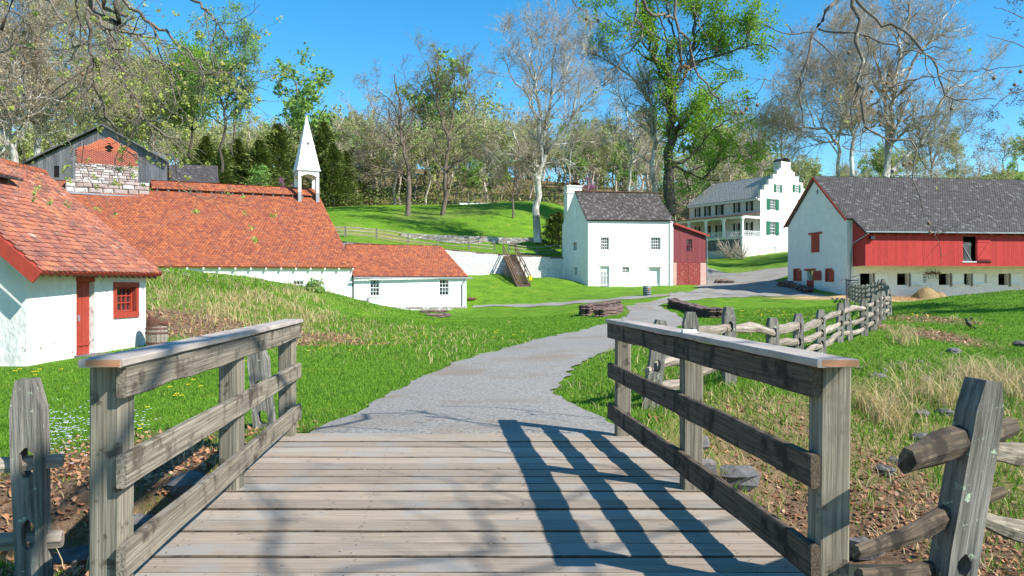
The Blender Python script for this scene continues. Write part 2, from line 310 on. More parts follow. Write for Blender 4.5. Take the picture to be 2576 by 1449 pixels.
# ---------------------------------------------------------------- ground cover masks
def cover(x, y):
    x = np.asarray(x, float); y = np.asarray(y, float); n = fbm(x*.5, y*.5); n2 = fbm(x*1.7+9, y*1.7); big = fbm(x*.08+3, y*.08)
    def blob(cx, cy, rx, ry, e=1.): return np.clip(1.3-((x-cx)/rx)**2-((y-cy)/ry)**2, 0, 1)**e
    leaf = blob(3.4, 9.2, 1.9, 2.4)+blob(6.5, 7.2, 4.5, 3.2)*.42+blob(2.8,7,2,2)*.8
    leaf += blob(-3.8, 6, 2.8, 2.4)*.62+blob(-3.6,8.6,1.6,1.1)*.3
    leaf += blob(-9.2, 26.5, 6.5, 3.)*.9+blob(-7.6, 30, 2.2, 4)*.5
    leaf += blob(11.8, 23.5, .9, 4)*.55+blob(14.5, 28, 1.2, 3)*.4
    leaf = np.clip(leaf*1.5*sst((n-.3)/.3)+leaf*.35, 0, 1)
    leaf = np.maximum(leaf, sst((y-129-4*n)/6)*.85*np.where(x > 60, .3, 1))
    dry = blob(-13, 33, 11, 10)*1.25*sst((n2-.2)/.35)+blob(6.5, 11.5, 5.5, 4.5)*.8*sst((n2-.3)/.3)+blob(9, 14, 5, 4)*.5*sst((n-.4)/.3)
    dry += blob(6.2, 8.6, 4.5, 3.6)*.9
    dry += blob(-20, 92, 12, 7)*.7*sst((n-.3)/.3)+.25*sst((big-.5)/.25)*(y > 12)
    straw = blob(32, 70.5, 9, 2.3)+blob(44, 73, 12, 2.2)
    return np.clip(leaf,0,1), np.clip(dry,0,1), np.clip(straw*1.2,0,1)
def m_ground():
    m = bpy.data.materials.new('grass ground'); m.use_nodes = True; nt = m.node_tree; N = nt.nodes; L = nt.links; b = N['Principled BSDF']
    b.inputs['Roughness'].default_value = .9; b.inputs['Specular IOR Level'].default_value = .135
    at = N.new('ShaderNodeAttribute'); at.attribute_name = 'cover'; sp = N.new('ShaderNodeSeparateColor'); L.new(at.outputs['Color'], sp.inputs[0])
    tc = N.new('ShaderNodeTexCoord')
    def noise(sc, d=6, rg=.6):
        n = N.new('ShaderNodeTexNoise'); n.inputs['Scale'].default_value = sc; n.inputs['Detail'].default_value = d; n.inputs['Roughness'].default_value = rg; L.new(tc.outputs['Object'], n.inputs['Vector']); return n.outputs[0]
    def mr(x, a, c):
        r = N.new('ShaderNodeMapRange'); r.inputs[1].default_value = a; r.inputs[2].default_value = c; L.new(x, r.inputs[0]); return r.outputs[0]
    def mix(f, a, c):
        x = N.new('ShaderNodeMix'); x.data_type = 'RGBA'; L.new(f, x.inputs[0])
        for s, q in ((6, a), (7, c)):
            if isinstance(q, tuple): x.inputs[s].default_value = (*q, 1)
            else: L.new(q, x.inputs[s])
        return x.outputs[2]
    g = mix(mr(noise(.35), .38, .62), (.075,.19,.012), (.135,.28,.016))
    g = mix(mr(noise(3.5, 8, .7), .4, .66), g, (.18,.32,.02))
    g = mix(mr(noise(11, 8, .75), .5, .66), g, (.05,.11,.012))
    g = mix(mr(noise(1.1, 5), .58, .76), g, (.27,.30,.05))
    g = mix(mr(noise(.9, 7, .7), .52, .70), g, (.05,.13,.012))
    dry = mix(mr(noise(6, 8), .4, .6), (.40,.30,.14), (.22,.22,.06))
    leaf = mix(mr(noise(9, 8, .7), .4, .6), (.30,.19,.12), (.14,.09,.055))
    g = mix(sp.outputs[1], g, dry); g = mix(sp.outputs[0], g, leaf); g = mix(sp.outputs[2], g, mix(mr(noise(5,8,.7), .4,.6), (.66,.45,.24), (.45,.3,.15)))
    L.new(g, b.inputs['Base Color'])
    bn = N.new('ShaderNodeBump'); bn.inputs['Distance'].default_value = .1; bn.inputs['Strength'].default_value = .9; L.new(noise(13, 8, .75), bn.inputs['Height']); L.new(bn.outputs[0], b.inputs['Normal'])
    return m
ys = [-60,-40,-28,-20,-15,-11,-8,-6,-4.5,-3,-2,-1.2]; y = -.5
while y < 140: ys.append(y); y += .06+.0062*max(y, 0)
while y < 1600: ys.append(y); y *= 1.045
ys = np.array(ys); t = np.linspace(-1, 1, 380); uu = .95*t+.75*t**3
Yg = np.repeat(ys[:,None], len(uu), 1); Xg = uu[None,:]*(np.maximum(ys, -40)[:,None]+20+np.where(ys < -14, 40, 0)[:,None]); Zg = H(Xg, Yg)
V = np.stack([Xg, Yg, Zg], -1).reshape(-1, 3); nc = len(uu)
i, j = np.meshgrid(np.arange(len(ys)-1), np.arange(nc-1), indexing='ij'); k = (i*nc+j).ravel(); F = np.stack([k, k+1, k+nc+1, k+nc], 1)
me = mesh_np('ground', V, F, m_ground(), True)
ca = me.color_attributes.new('cover', 'FLOAT_COLOR', 'POINT'); c = np.stack(cover(V[:,0], V[:,1])+(np.ones(len(V)),), 1); ca.data.foreach_set('color', c.astype(np.float32).ravel())
obj('grass_ground', me, kind='structure')
m_water = mat('creek water', (.03,.03,.02), rough=.08, bump=.01, bscale=4, spec=.6)
mb = MB(); mb.poly([(-14,-2,-1.36),(14,-2,-1.36),(14,8.1,-1.36),(-14,8.1,-1.36)]); mb.build('creek_water', m_water, kind='structure')
# ================================================================ building helpers
class Fr:
    def __init__(s, p0, p1):
        s.o = np.array([p0[0], p0[1], 0.]); d = np.array([p1[0]-p0[0], p1[1]-p0[1], 0.]); s.L = float(np.linalg.norm(d)); s.ex = d/s.L
        s.ey = np.array([-s.ex[1], s.ex[0], 0.]); s.M = Matrix(((s.ex[0], s.ey[0], 0, s.o[0]), (s.ex[1], s.ey[1], 0, s.o[1]), (0,0,1,0), (0,0,0,1)))
    def wp(s, px, py, off=0.):
        d = np.array([(px-CX)/FX, 1, -(py-HY)/FX]); e = np.array([0,0,EYE]); o = s.o+s.ey*off
        t = (o-e) @ s.ey/(d @ s.ey); p = e+d*t; return float((p-s.o) @ s.ex), float(p[2])
    def rect(s, x0, y0, x1, y1, off=0.):
        ym = (y0+y1)/2; xm = (x0+x1)/2
        return s.wp(x0, ym, off)[0], s.wp(xm, y1, off)[1], s.wp(x1, ym, off)[0], s.wp(xm, y0, off)[1]   # x0,z0,x1,z1
    def P(s, x, y, z): return s.o+s.ex*x+s.ey*y+np.array([0,0,z])
def wall(parent, fr, L, z0, z1, ops, th, mt, gable=None, name='wall', x00=0.):
    zl, zr = z1 if isinstance(z1, tuple) else (z1, z1); zt = max(zl, zr)+.001
    xs = sorted({x00, L} | {o[0] for o in ops} | {o[2] for o in ops}); zs = sorted({z0, zt} | {o[1] for o in ops} | {o[3] for o in ops})
    xs = [x for x in xs if x00 <= x <= L]; mb = MB()
    fz = lambda x, z: (zl+(zr-zl)*(x-x00)/(L-x00)) if z == zt else z
    inn = lambda x, z: any(o[0] < x < o[2] and o[1] < z < o[3] for o in ops)
    for a, b in zip(xs, xs[1:]):
        for c, d in zip(zs, zs[1:]):
            if inn((a+b)/2, (c+d)/2): continue
            q = [(a, fz(a,c)), (b, fz(b,c)), (b, fz(b,d)), (a, fz(a,d))]
            mb.poly([(x, 0, z) for x, z in q]); mb.poly([(x, th, z) for x, z in q][::-1])
    for a, c, b, d in ops:
        mb.poly([(a,0,c),(b,0,c),(b,th,c),(a,th,c)]); mb.poly([(a,th,d),(b,th,d),(b,0,d),(a,0,d)])
        mb.poly([(a,0,c),(a,th,c),(a,th,d),(a,0,d)]); mb.poly([(b,0,d),(b,th,d),(b,th,c),(b,0,c)])
    mb.poly([(x00,0,z0),(x00,0,zl),(x00,th,zl),(x00,th,z0)]); mb.poly([(L,0,z0),(L,th,z0),(L,th,zr),(L,0,zr)])
    mb.poly([(x00,0,zl),(L,0,zr),(L,th,zr),(x00,th,zl)])
    if gable:
        g = [(x00, zl), (L, zr)]+gable if isinstance(gable, list) else [(x00, zl), (L, zr), gable]
        mb.poly([(x, 0, z) for x, z in g]); mb.poly([(x, th, z) for x, z in g][::-1])
        n = len(g)
        for i in range(1, n):
            (xa, za), (xb, zb) = g[i], g[(i+1) % n]; mb.poly([(xa,0,za),(xa,th,za),(xb,th,zb),(xb,0,zb)])
    return mb.build(name, mt, parent, fr.M)
def part(parent, fr, name, mt, boxes, **kw):
    mb = MB()
    for b in boxes: mb.box(*b)
    return mb.build(name, mt, parent, fr.M, **kw)
def window(parent, fr, r, cols, rows, mt=None, rec=.12, fw=.07, mw=.025, split=True, sill=True, arr=None):
    x0, z0, x1, z1 = r; mt = mt or m_wpaint; mb = MB(); y0, y1 = rec, rec+.08
    mb.box(x0, x0+fw, y0, y1, z0, z1); mb.box(x1-fw, x1, y0, y1, z0, z1); mb.box(x0+fw, x1-fw, y0, y1, z1-fw, z1); mb.box(x0+fw, x1-fw, y0, y1, z0, z0+fw)
    if sill: mb.box(x0-.06, x1+.06, -.06, y0-.002, z0-.05, z0+.001)
    w = mb.build('window', mt, parent, fr.M)
    gx = MB(); W_, H_ = x1-x0-2*fw, z1-z0-2*fw
    for i in range(1, cols): c = x0+fw+W_*i/cols; gx.box(c-mw/2, c+mw/2, y0+.02, y1-.012, z0+fw, z1-fw)
    for j in range(1, rows):
        c = z0+fw+H_*j/rows; h = mw*(1.8 if split and j*2 == rows else 1)
        for i in range(cols):
            a = x0+fw+W_*i/cols+(mw/2 if i else 0); b = x0+fw+W_*(i+1)/cols-(mw/2 if i < cols-1 else 0); gx.box(a, b, y0+.022, y1-.014, c-h/2, c+h/2)
    gx.build('sash', mt, w, fr.M)
    for i in range(cols):
        for j in range(rows):
            g = MB(); a = x0+fw+W_*i/cols+mw/2; b = x0+fw+W_*(i+1)/cols-mw/2; c = z0+fw+H_*j/rows+mw/2; d = z0+fw+H_*(j+1)/rows-mw/2
            yy = y1-.02; tl = rnd.uniform(-.012, .012); tk = rnd.uniform(-.012, .012)
            g.poly([(a-.01, yy+tl, c-.01),(b+.01, yy-tl, c-.01),(b+.01, yy-tl+tk, d+.01),(a-.01, yy+tl+tk, d+.01)]); g.build('pane', m_glass, w, fr.M)
    return w
def tile_template(w, l, t, rounded):
    if not rounded: return [(-w/2,0,0),(w/2,0,0),(w/2,0,t),(-w/2,0,t),(w/2,l,.004),(-w/2,l,.004)], [[0,1,2,3],[3,2,4,5],[1,4,2],[0,3,5]]
    xs = [-.5,-.32,0,.32,.5]; ys_ = [.22,.06,0,.06,.22]
    v = [(x*w, y*w, 0) for x, y in zip(xs, ys_)]+[(x*w, y*w, t) for x, y in zip(xs, ys_)]+[(w/2,l,.004),(-w/2,l,.004)]
    return v, [[0,1,6,5],[1,2,7,6],[2,3,8,7],[3,4,9,8],[5,6,7,8,9,10,11],[4,10,9],[0,5,11]]
def scatter_mesh(name, T, Fc, P, A, B, C, mt):   # many copies of a template in one mesh
    T = np.array(T, float); n = len(P); V = P[:,None,:]+T[None,:,0:1]*A[:,None,:]+T[None,:,1:2]*B[:,None,:]+T[None,:,2:3]*C[:,None,:]
    fs = []
    for s in sorted({len(f) for f in Fc}):
        f = np.array([q for q in Fc if len(q) == s]); fs.append((f[None]+(np.arange(n)*len(T))[:,None,None]).reshape(-1, s))
    return mesh_np(name, V, fs, mt)
def roof(parent, e0, e1, r1, r0, tw, ex, mt, nind=0, th=.12, t=.03, rounded=False, tname='tile', slabmat=None, shade=False):
    e0, e1, r1, r0 = (np.array(q, float) for q in (e0, e1, r1, r0)); n = np.cross(e1-e0, r0-e0); n /= np.linalg.norm(n)
    mb = MB(); o = n*.012; mb.hexa([e0-n*th, e1-n*th, r1-n*th, r0-n*th, e0-o, e1-o, r1-o, r0-o]); rf = mb.build('roof', slabmat or mt, parent)
    Lw = np.linalg.norm(e1-e0); Ls = np.linalg.norm((r0+r1)/2-(e0+e1)/2); nu = max(2, round(Lw/tw)); nv = max(2, round(Ls/ex))
    du = (e1-e0)/Lw; Pp = []; 
    for j in range(nv):
        off = .5*(j % 2)
        for i in range(nu):
            u = (i+.5+off*(1 if i < nu-1 else 0))/nu; v = j/nv
            if u > .999: continue
            a = e0+(e1-e0)*u; b = r0+(r1-r0)*u; Pp.append(np.concatenate([a+(b-a)*v, (b-a)/np.linalg.norm(b-a)]))
    Pp = np.array(Pp); P = Pp[:,:3]; Bv = Pp[:,3:]; wcell = Lw/nu; lcell = Ls/nv
    P = P+n*R.uniform(0, t*.5, (len(P), 1))+du*R.normal(0, wcell*.02, (len(P), 1))+Bv*R.normal(0, lcell*.03, (len(P), 1))
    dist = np.linalg.norm(P-np.array([0,0,EYE]), axis=1); px = P[:,0]/np.maximum(P[:,1], .1)*FX+CX
    dist = np.where((px > 5) & (px < 2571), dist, 1e9); order = np.argsort(dist); ind = order[:nind]; rest = np.setdiff1d(np.arange(len(P)), ind)
    T, Fc = tile_template(wcell*.975, lcell*1.15, t, rounded)
    if nind:
        tm = MB(); tm.v = T; tm.f = Fc; tme = tm.mesh(tname, mt)
        for q in ind:
            b = Bv[q]; nn = np.cross(du, b); m = Matrix(((du[0],b[0],nn[0],P[q,0]),(du[1],b[1],nn[1],P[q,1]),(du[2],b[2],nn[2],P[q,2]),(0,0,0,1)))
            obj(tname, tme, rf, m @ Matrix.Rotation(rnd.gauss(0,.015), 4, 'Z'))
    if len(rest):
        A = np.repeat(du[None], len(rest), 0); B = Bv[rest]; C = np.cross(A, B); A = A+B*R.normal(0,.012,(len(rest),1))
        obj(tname+'s' if False else tname+'_courses', scatter_mesh(tname+'_courses', T, Fc, P[rest], A, B, C, mt), rf, kind='stuff')
    return rf
def stones(parent, fr, x0, x1, zb, zt, rowh, wr, mt, nind=300, depth=.06, yoff=0., name='stone', zfun=None, jitter=.3):
    T = [(-.5,0,-.5),(.5,0,-.5),(.5,0,.5),(-.5,0,.5),(-.49,-.65,-.47),(.48,-.6,-.49),(.49,-.65,.47),(-.47,-.6,.49),(-.36,-1,-.3),(.38,-.92,-.34),(.33,-1,.36),(-.38,-.95,.3)]
    Fc = [[0,1,5,4],[1,2,6,5],[2,3,7,6],[3,0,4,7],[4,5,9,8],[5,6,10,9],[6,7,11,10],[7,4,8,11],[8,9,10,11]]
    S = []; z = zb
    while z < zt-.02:
        h = rowh*rnd.uniform(1-jitter, 1+jitter); h = min(h, zt-z); x = x0
        while x < x1-.02:
            w = rnd.uniform(*wr); 
            if x+w > x1-.12: w = x1-x
            tz = zfun(x+w/2) if zfun else 1e9
            if z+h*.7 < tz: S.append((x+w/2, z+h/2, w*.95, h*.93, rnd.uniform(.5, 1.2)*depth))
            x += w
        z += h
    S = np.array(S)
    if not len(S): return
    P = np.array([fr.P(a, yoff, b) for a, b, *_ in S]); d = np.linalg.norm(P[:,:2], axis=1); px = P[:,0]/P[:,1]*FX+CX
    size = S[:,2]*S[:,3]/d**2*np.where((px > 0) & (px < 2576), 1, 0); order = np.argsort(-size); ind = order[:nind]; rest = order[nind:]
    tm = MB(); tm.v = T; tm.f = Fc; me = tm.mesh(name, mt)
    for q in ind:
        a, b, w, h, dp = S[q]; m = fr.M @ Matrix.Translation((a, yoff, b)) @ Matrix.Rotation(rnd.gauss(0, .03), 4, 'Y') @ Matrix.Diagonal((w*rnd.choice((-1,1)), dp, h, 1)); obj(name, me, parent, m)
    if len(rest):
        q = S[rest]; e = np.ones((len(q),1))
        obj('stonework', scatter_mesh('stonework', T, Fc, P[rest], e*fr.ex*q[:,2:3], e*fr.ey*q[:,4:5], e*np.array([0,0,1.])*q[:,3:4], mt), parent, kind='stuff')
def planks(parent, fr, x0, x1, z0, z1, w, mt, th=.03, ops=(), name='plank', y=0., gap=.012, ztop=None, zjit=.0):
    n = max(1, round((x1-x0)/w)); cw_ = (x1-x0)/n
    for i in range(n):
        a, b = x0+i*cw_+gap/2, x0+(i+1)*cw_-gap/2; xm = (a+b)/2; segs = [(z0, ztop(xm) if ztop else z1)]
        for o in ops:
            if o[0] < xm < o[2]: segs = [q for s in segs for q in ((s[0], min(s[1], o[1])), (max(s[0], o[3]), s[1])) if q[1]-q[0] > .03]
        for s in segs:
            mb = MB(); ta = ztop(a) if ztop and s[1] == segs[-1][1] else s[1]; tb = ztop(b) if ztop and s[1] == segs[-1][1] else s[1]
            yy = y-th-rnd.uniform(0, .008); lo = s[0]-rnd.uniform(0, zjit)
            mb.hexa([(a,yy,lo),(b,yy,lo),(b,y-.002,lo),(a,y-.002,lo),(a,yy,ta),(b,yy,tb),(b,y-.002,tb),(a,y-.002,ta)]); mb.build(name, mt, parent, fr.M)
# ================================================================ small stone house, left
A = (-10.67, 17.5); B = (-10.46, 22.75); Cc = (-16.5, 17.3); D = (-16.3, 22.9)
h = thing('stone_cottage', 'low whitewashed stone outbuilding with mossy clay tile roof and red plank door', 'building', (-13.5, 20, -.3))
fs = Fr(A, B); fg = Fr(Cc, A)
dr = fs.rect(194, 700, 239, 887); dr = (dr[0], -.22, dr[2], 1.74); wr_ = fs.rect(293, 722, 343, 784)
wall(h, fs, fs.L, -1., (2.1, 2.12), [dr, wr_], .4, m_render); wall(h, fg, fg.L, -1., (2.1, 2.1), [], .4, m_render, (2.95, 4.66))
wall(h, Fr(B, D), 5.84, -1, 2.1, [], .4, m_render, (2.9, 4.66)); wall(h, Fr(D, Cc), 5.6, -1, 2.1, [], .4, m_render)
part(h, fs, 'floor', m_black, [(.45, 5, .45, 5.3, -.6, -.5)])
rs = roof(h, (-10.1,17.12,1.80), (-10.07,22.98,1.87), (-13.5,23.0,4.78), (-13.55,17.1,4.78), .2, .165, m_tile2, 300, .1, .028, True, slabmat=m_redd)
roof(h, (-17,23,1.85), (-17,17.1,1.85), (-13.55,17.1,4.78), (-13.5,23.0,4.78), .3, .25, m_tile2, 0, .1, .03)
for k in range(20):
    y0 = 17.1+k*.295; mb = MB()
    mb.v = [(-13.53+r*math.cos(a), yy, 4.74+r*math.sin(a)) for yy in (y0, y0+.31) for r in (.13+(yy == y0)*.02,) for a in [math.pi*q/6 for q in range(7)]]
    mb.f = [[i, i+1, i+8, i+7] for i in range(6)]+[list(range(7))[::-1], list(range(7, 14))]; mb.build('ridge_tile', m_tile, rs)
mb = MB(); mb.beam((-10.14,17.02,1.67), (-13.55,17.0,4.58), .05, .30, (0,1,.0001) if 0 else (0,0,1)); mb.beam((-16.96,17.02,1.67), (-13.58,17.0,4.56), .05, .30); mb.build('bargeboard', m_redd, h)
for k in range(18):
    y = 17.3+k*.32; mb = MB(); mb.beam((-10.16,y,1.74), (-10.75,y,2.24), .09, .09); mb.build('rafter_tail', m_iron, h)
# raised ridge vent
e1v = np.array([-12.43,20.3,4.22]); s_ = .87
rv = roof(h, (-12.43,15.6,4.22), e1v, (-13.55,20.3,4.22+1.12*s_), (-13.55,15.6,4.22+1.12*s_), .2, .165, m_tile2, 0, .08, .028, True, slabmat=m_grey)
roof(h, (-14.67,20.3,4.22), (-14.67,15.6,4.22), (-13.55,15.6,4.22+1.12*s_), (-13.55,20.3,4.22+1.12*s_), .3, .25, m_tile2, 0, .08, .03)
for k, y in enumerate((17.4, 18.7, 20.1)):
    mb = MB(); mb.beam((-12.75,y,3.9), (-12.75,y,4.4), .1, .1); mb.build('vent_post', m_grey, h)
# door: planks, head, latch
dm = MB(); dm.box(dr[0], dr[2], .13, .17, dr[1], dr[3]); door = dm.build('door', m_redd, h, fs.M)
planks(door, fs, dr[0]+.05, dr[2]-.05, dr[1]+.02, dr[3]-.17, (dr[2]-dr[0]-.1)/4, m_redd, .03, y=.13, gap=.014)
mb = MB(); mb.box(dr[0]+.08, dr[2]-.1, .065, .088, .02, .10); mb.box(dr[0]-.02, dr[2]+.02, -.01, .12, dr[3]-.14, dr[3]); mb.box(dr[0], dr[0]+.05, .0, .12, dr[1], dr[3]-.14); mb.build('door_frame', m_redd, door, fs.M)
mb = MB(); mb.box(dr[0]+.03, dr[0]+.2, .03, .06, .74, .78); mb.box(dr[0]+.12, dr[0]+.19, .02, .07, .64, .73); mb.build('latch', m_metal, door, fs.M)
mb = MB(); x0, z0, x1, z1 = wr_
mb.box(x0-.13, x1+.13, -.04, .10, z1, z1+.13); mb.box(x0-.13, x1+.13, -.04, .10, z0-.16, z0); mb.box(x0-.13, x0, -.03, .1, z0, z1); mb.box(x1, x1+.13, -.03, .1, z0, z1); mb.build('window_surround', m_redd, h, fs.M)
window(h, fs, wr_, 4, 3, m_redd, .1, .05, .03, sill=False)
part(h, fs, 'doorstep', m_rock, [(dr[0]-.1, dr[2]+.15, -.5, -.01, -.6, -.19)])
# ================================================================ long casting house
E1 = W(889,672,66); E0 = W(389,670,59.4); R1 = W(797,487,74.4); R0 = W(380,467,68.4)
E00 = E0+(E0-E1)*.95; R00 = R0+(R0-R1)*.95; z_e = 3.2
h = thing('casting_house', 'long white casting house under a huge steep orange clay tile roof', 'building', (E1[0]-8, E1[1], 0))
Bk1 = R1+(R1-E1)*np.array([1,1,0])+np.array([0,0,E1[2]-R1[2]]); Bk0 = R00+(R00-E00)*np.array([1,1,0])+np.array([0,0,E00[2]-R00[2]])
nf = np.array([.43,-.9,0]); oh = nf*.35
fm = Fr(E00[:2]-oh[:2], E1[:2]-oh[:2]); wm = fm.rect(737, 705, 766, 727)
wall(h, fm, fm.L, -1.5, 3.3, [wm], .4, m_wboard); window(h, fm, wm, 3, 2, rec=.05)
fgm = Fr(E1[:2]-oh[:2]*.9, Bk1[:2]); wall(h, fgm, fgm.L, -1.5, (3.3,3.3), [], .4, m_wboard, (fgm.L*.48, R1[2]-.25))
wall(h, Fr(Bk1[:2], Bk0[:2]), np.linalg.norm(Bk1[:2]-Bk0[:2]), -1.5, 3.3, [], .4, m_wboard)
fgl = Fr(Bk0[:2], E00[:2]); wall(h, fgl, fgl.L, -1.5, 3.3, [], .4, m_wboard, (fgl.L*.5, R00[2]-.3))
rm = roof(h, E00, E1+np.array([.1,.05,0]), R1+np.array([.1,.05,0]), R00, .25, .275, m_tile, 300, .12, .03)
roof(h, Bk1, Bk0, R00, R1, .6, .6, m_tile, 0, .12, .03)
for k in range(46):
    u = 1-k*1.16/fm.L; p = E00+(E1-E00)*u; mb = MB(); mb.beam(p+nf*(-.02)-np.array([0,0,.2]), p-nf*.6+np.array([0,0,.12]), .13, .16); mb.build('rafter_tail', m_wpaint, h)
# raised ridge vent strip with short posts
up = np.array([0,0,.34]); dR = (R1-R0); r0v = R0+dR*.0; r1v = R0+dR*.985; fdir = (E1-R1)/np.linalg.norm(E1-R1)
a0 = r0v+fdir*1.15+up; a1 = r1v+fdir*1.15+up; ap = np.array([0,0,.06])
roof(h, a0, a1, r1v+up+ap, r0v+up+ap, .25, .275, m_tile, 0, .07, .03, slabmat=m_iron)
bd = (Bk1-R1)/np.linalg.norm(Bk1-R1); roof(h, r1v+bd*1.15+up, r0v+bd*1.15+up, r0v+up+ap, r1v+up+ap, .5, .5, m_tile, 0, .07, .03)
for k in range(16):
    p = r0v+(r1v-r0v)*(k+.5)/16+fdir*1.0; mb = MB(); mb.beam(p, p+np.array([0,0,.33]), .13, .13, (1,0,0)); mb.build('vent_post', m_grey, h)
mb = MB(); b0 = r0v+fdir*.5; b1 = r1v+fdir*.5; mb.hexa([b0-np.array([0,0,.1]), b1-np.array([0,0,.1]), b1-fdir*.3, b0-fdir*.3, b0+up*.9, b1+up*.9, b1+up*.9-fdir*.3, b0+up*.9-fdir*.3]); mb.build('vent_backing', m_black, h)
# spire / bell cupola
cc = W(772, 488, 73.6); s = thing('bell_cupola', 'tall white pointed wooden cupola standing on the clay tile ridge', 'cupola', cc)
bw = .95; ang = math.radians(27); Ms = Matrix.Translation(Vector(cc.tolist())) @ Matrix.Rotation(ang, 4, 'Z')
z1_ = W(770,450.4,73.6)[2]-cc[2]; z2_ = W(770,433,73.6)[2]-cc[2]; z3_ = W(770,290,73.6)[2]-cc[2]
for i, (sx, sy) in enumerate(((-1,-1),(1,-1),(1,1),(-1,1))):
    mb = MB(); a = bw-.14; mb.box(sx*a-.13, sx*a+.13, sy*a-.13, sy*a+.13, -1.3, z1_-.002); mb.build('post', m_wpaint, s, Ms)
    mb = MB(); mb.box(sx*a-.15, sx*a+.15, sy*a-.15, sy*a+.15, -1.3, .05-(.0)); mb.build('flashing', m_metal, s, Ms)
for q in range(4):   # arched boards of the belfry, each side
    Mq = Ms @ Matrix.Rotation(q*math.pi/2, 4, 'Z'); mb = MB(); n = 14
    for k in range(n):
        xa, xb = -bw+2*bw*k/n, -bw+2*bw*(k+1)/n; f = lambda x: z1_-.05+.42*math.cos(x/bw*1.45)-.42*.12
        mb.hexa([(xa,-bw,f(xa)),(xb,-bw,f(xb)),(xb,-bw+.06,f(xb)),(xa,-bw+.06,f(xa)),(xa,-bw,z2_),(xb,-bw,z2_),(xb,-bw+.06,z2_),(xa,-bw+.06,z2_)])
    mb.build('arch_panel', m_wpaint, s, Mq)
    for lv in (.14, .30):
        mb = MB()
        for k in range(n):
            xa, xb = (-bw+2*bw*k/n)*.86, (-bw+2*bw*(k+1)/n)*.86; f = lambda x: z1_+lv-.02+.36*math.cos(x/bw*1.3)-.05
            mb.hexa([(xa,-bw-.035,f(xa)),(xb,-bw-.035,f(xb)),(xb,-bw-.002,f(xb)),(xa,-bw-.002,f(xa)),(xa,-bw-.035,f(xa)+.035),(xb,-bw-.035,f(xb)+.035),(xb,-bw-.002,f(xb)+.035),(xa,-bw-.002,f(xa)+.035)])
        mb.build('arch_moulding', m_metal, s, Mq)
mb = MB(); b_ = bw+.13; mb.box(-b_, b_, -b_, b_, z2_+.001, z2_+.09); b2 = bw+.08
for k in range(4):
    c_ = [(-b2,-b2),(b2,-b2),(b2,b2),(-b2,b2)]; mb.poly([(*c_[k], z2_+.09), (*c_[(k+1)%4], z2_+.09), (0,0,z3_)])
mb.build('spire', m_wpaint, s, Ms)
ph = (z2_+z3_)/2-.1; tt = (ph-z2_)/(z3_-z2_); yy = -b2*(1-tt)
mb = MB(); mb.lathe([(.15,0),(.15,.05)], 16); mb.build('hole_dark_disc', m_dkiron, s, Ms @ Matrix.Translation((0, yy+.03, ph)) @ Matrix.Rotation(math.radians(90)-.2, 4, 'X'))  # dark disc painted in place of a shaded hole
# ================================================================ wing
wl = W(891, 697, 66.2); wr2 = W(1172, 696, 70.1)
h = thing('wing_building', 'low white boarded wing with orange tile roof, grey gutter and two sash windows', 'building', (wr2[0]-5, wr2[1], -.3))
fw_ = Fr(wl[:2], wr2[:2]); ops = [fw_.rect(931, 704, 955, 744), fw_.rect(1105, 703, 1129, 743)]
wall(h, fw_, fw_.L, -1.5, 2.35, ops, .3, m_wboard)
planks(h, fw_, 0, fw_.L, -.2, 2.34, .28, m_wboard, .025, [(a-.09,b-.12,c+.09,d+.09) for a,b,c,d in ops], gap=.01)
for r in ops:
    window(h, fw_, r, 3, 4, rec=.0, fw=.05, mw=.03)
    a,b,c,d = r; part(h, fw_, 'window_trim', m_wpaint, [(a-.09,a,-.05,-.001,b,d),(c,c+.09,-.05,-.001,b,d),(a-.09,c+.09,-.05,-.001,d,d+.09),(a-.14,c+.14,-.09,-.001,b-.11,b-.052)])
eR = W(1178,695.5,70.2); eL = W(890,694.5,65.9); rR = W(1110,619,75); rL = W(868,615,70.4); bR = rR+(rR-eR)*np.array([1,1,0]); bR[2] = eR[2]; bL = rL+(rL-eL)*np.array([1,1,0]); bL[2] = eL[2]
fwg = Fr(wr2[:2], bR[:2]); wall(h, fwg, fwg.L, -1.5, 2.35, [], .3, m_wboard, (fwg.L*.48, rR[2]-.22)); wall(h, Fr(bR[:2], bL[:2]), 11, -1, 2.35, [], .3, m_wboard)
roof(h, eL, eR, rR, rL, .25, .27, m_tile, 300, .1, .03); roof(h, bR, bL, rL, rR, .6, .6, m_tile, 0, .1, .03)
g0 = eL+np.array([.05,-.12,-.13]); g1 = eR+np.array([.35,-.05,-.13]); mb = MB(); mb.beam(g0, g1, .15, .13); mb.build('gutter', m_metal, h)
dp = fw_.wp(1162, 700)[0]; mb = MB(); mb.tube([fw_.P(dp+.35,-.2,2.15), fw_.P(dp+.1,-.15,2.0), fw_.P(dp,-.1,1.8), fw_.P(dp,-.1,-.3)], .05, 8); mb.build('downpipe', m_metal, h)
part(h, fw_, 'corner_board', m_wpaint, [(fw_.L-.12, fw_.L+.03, -.06, -.04, -.2, 2.3)])
stones(h, fw_, 0, fw_.L+.1, -.8, -.14, .16, (.25,.6), m_stone, 90, .1, -.03)
part(h, fw_, 'fence_stub', m_grey, [(.9, 1.05, -.9, -.75, -.3, .62), (.1,1.05,-.88,-.82,.3,.45)])
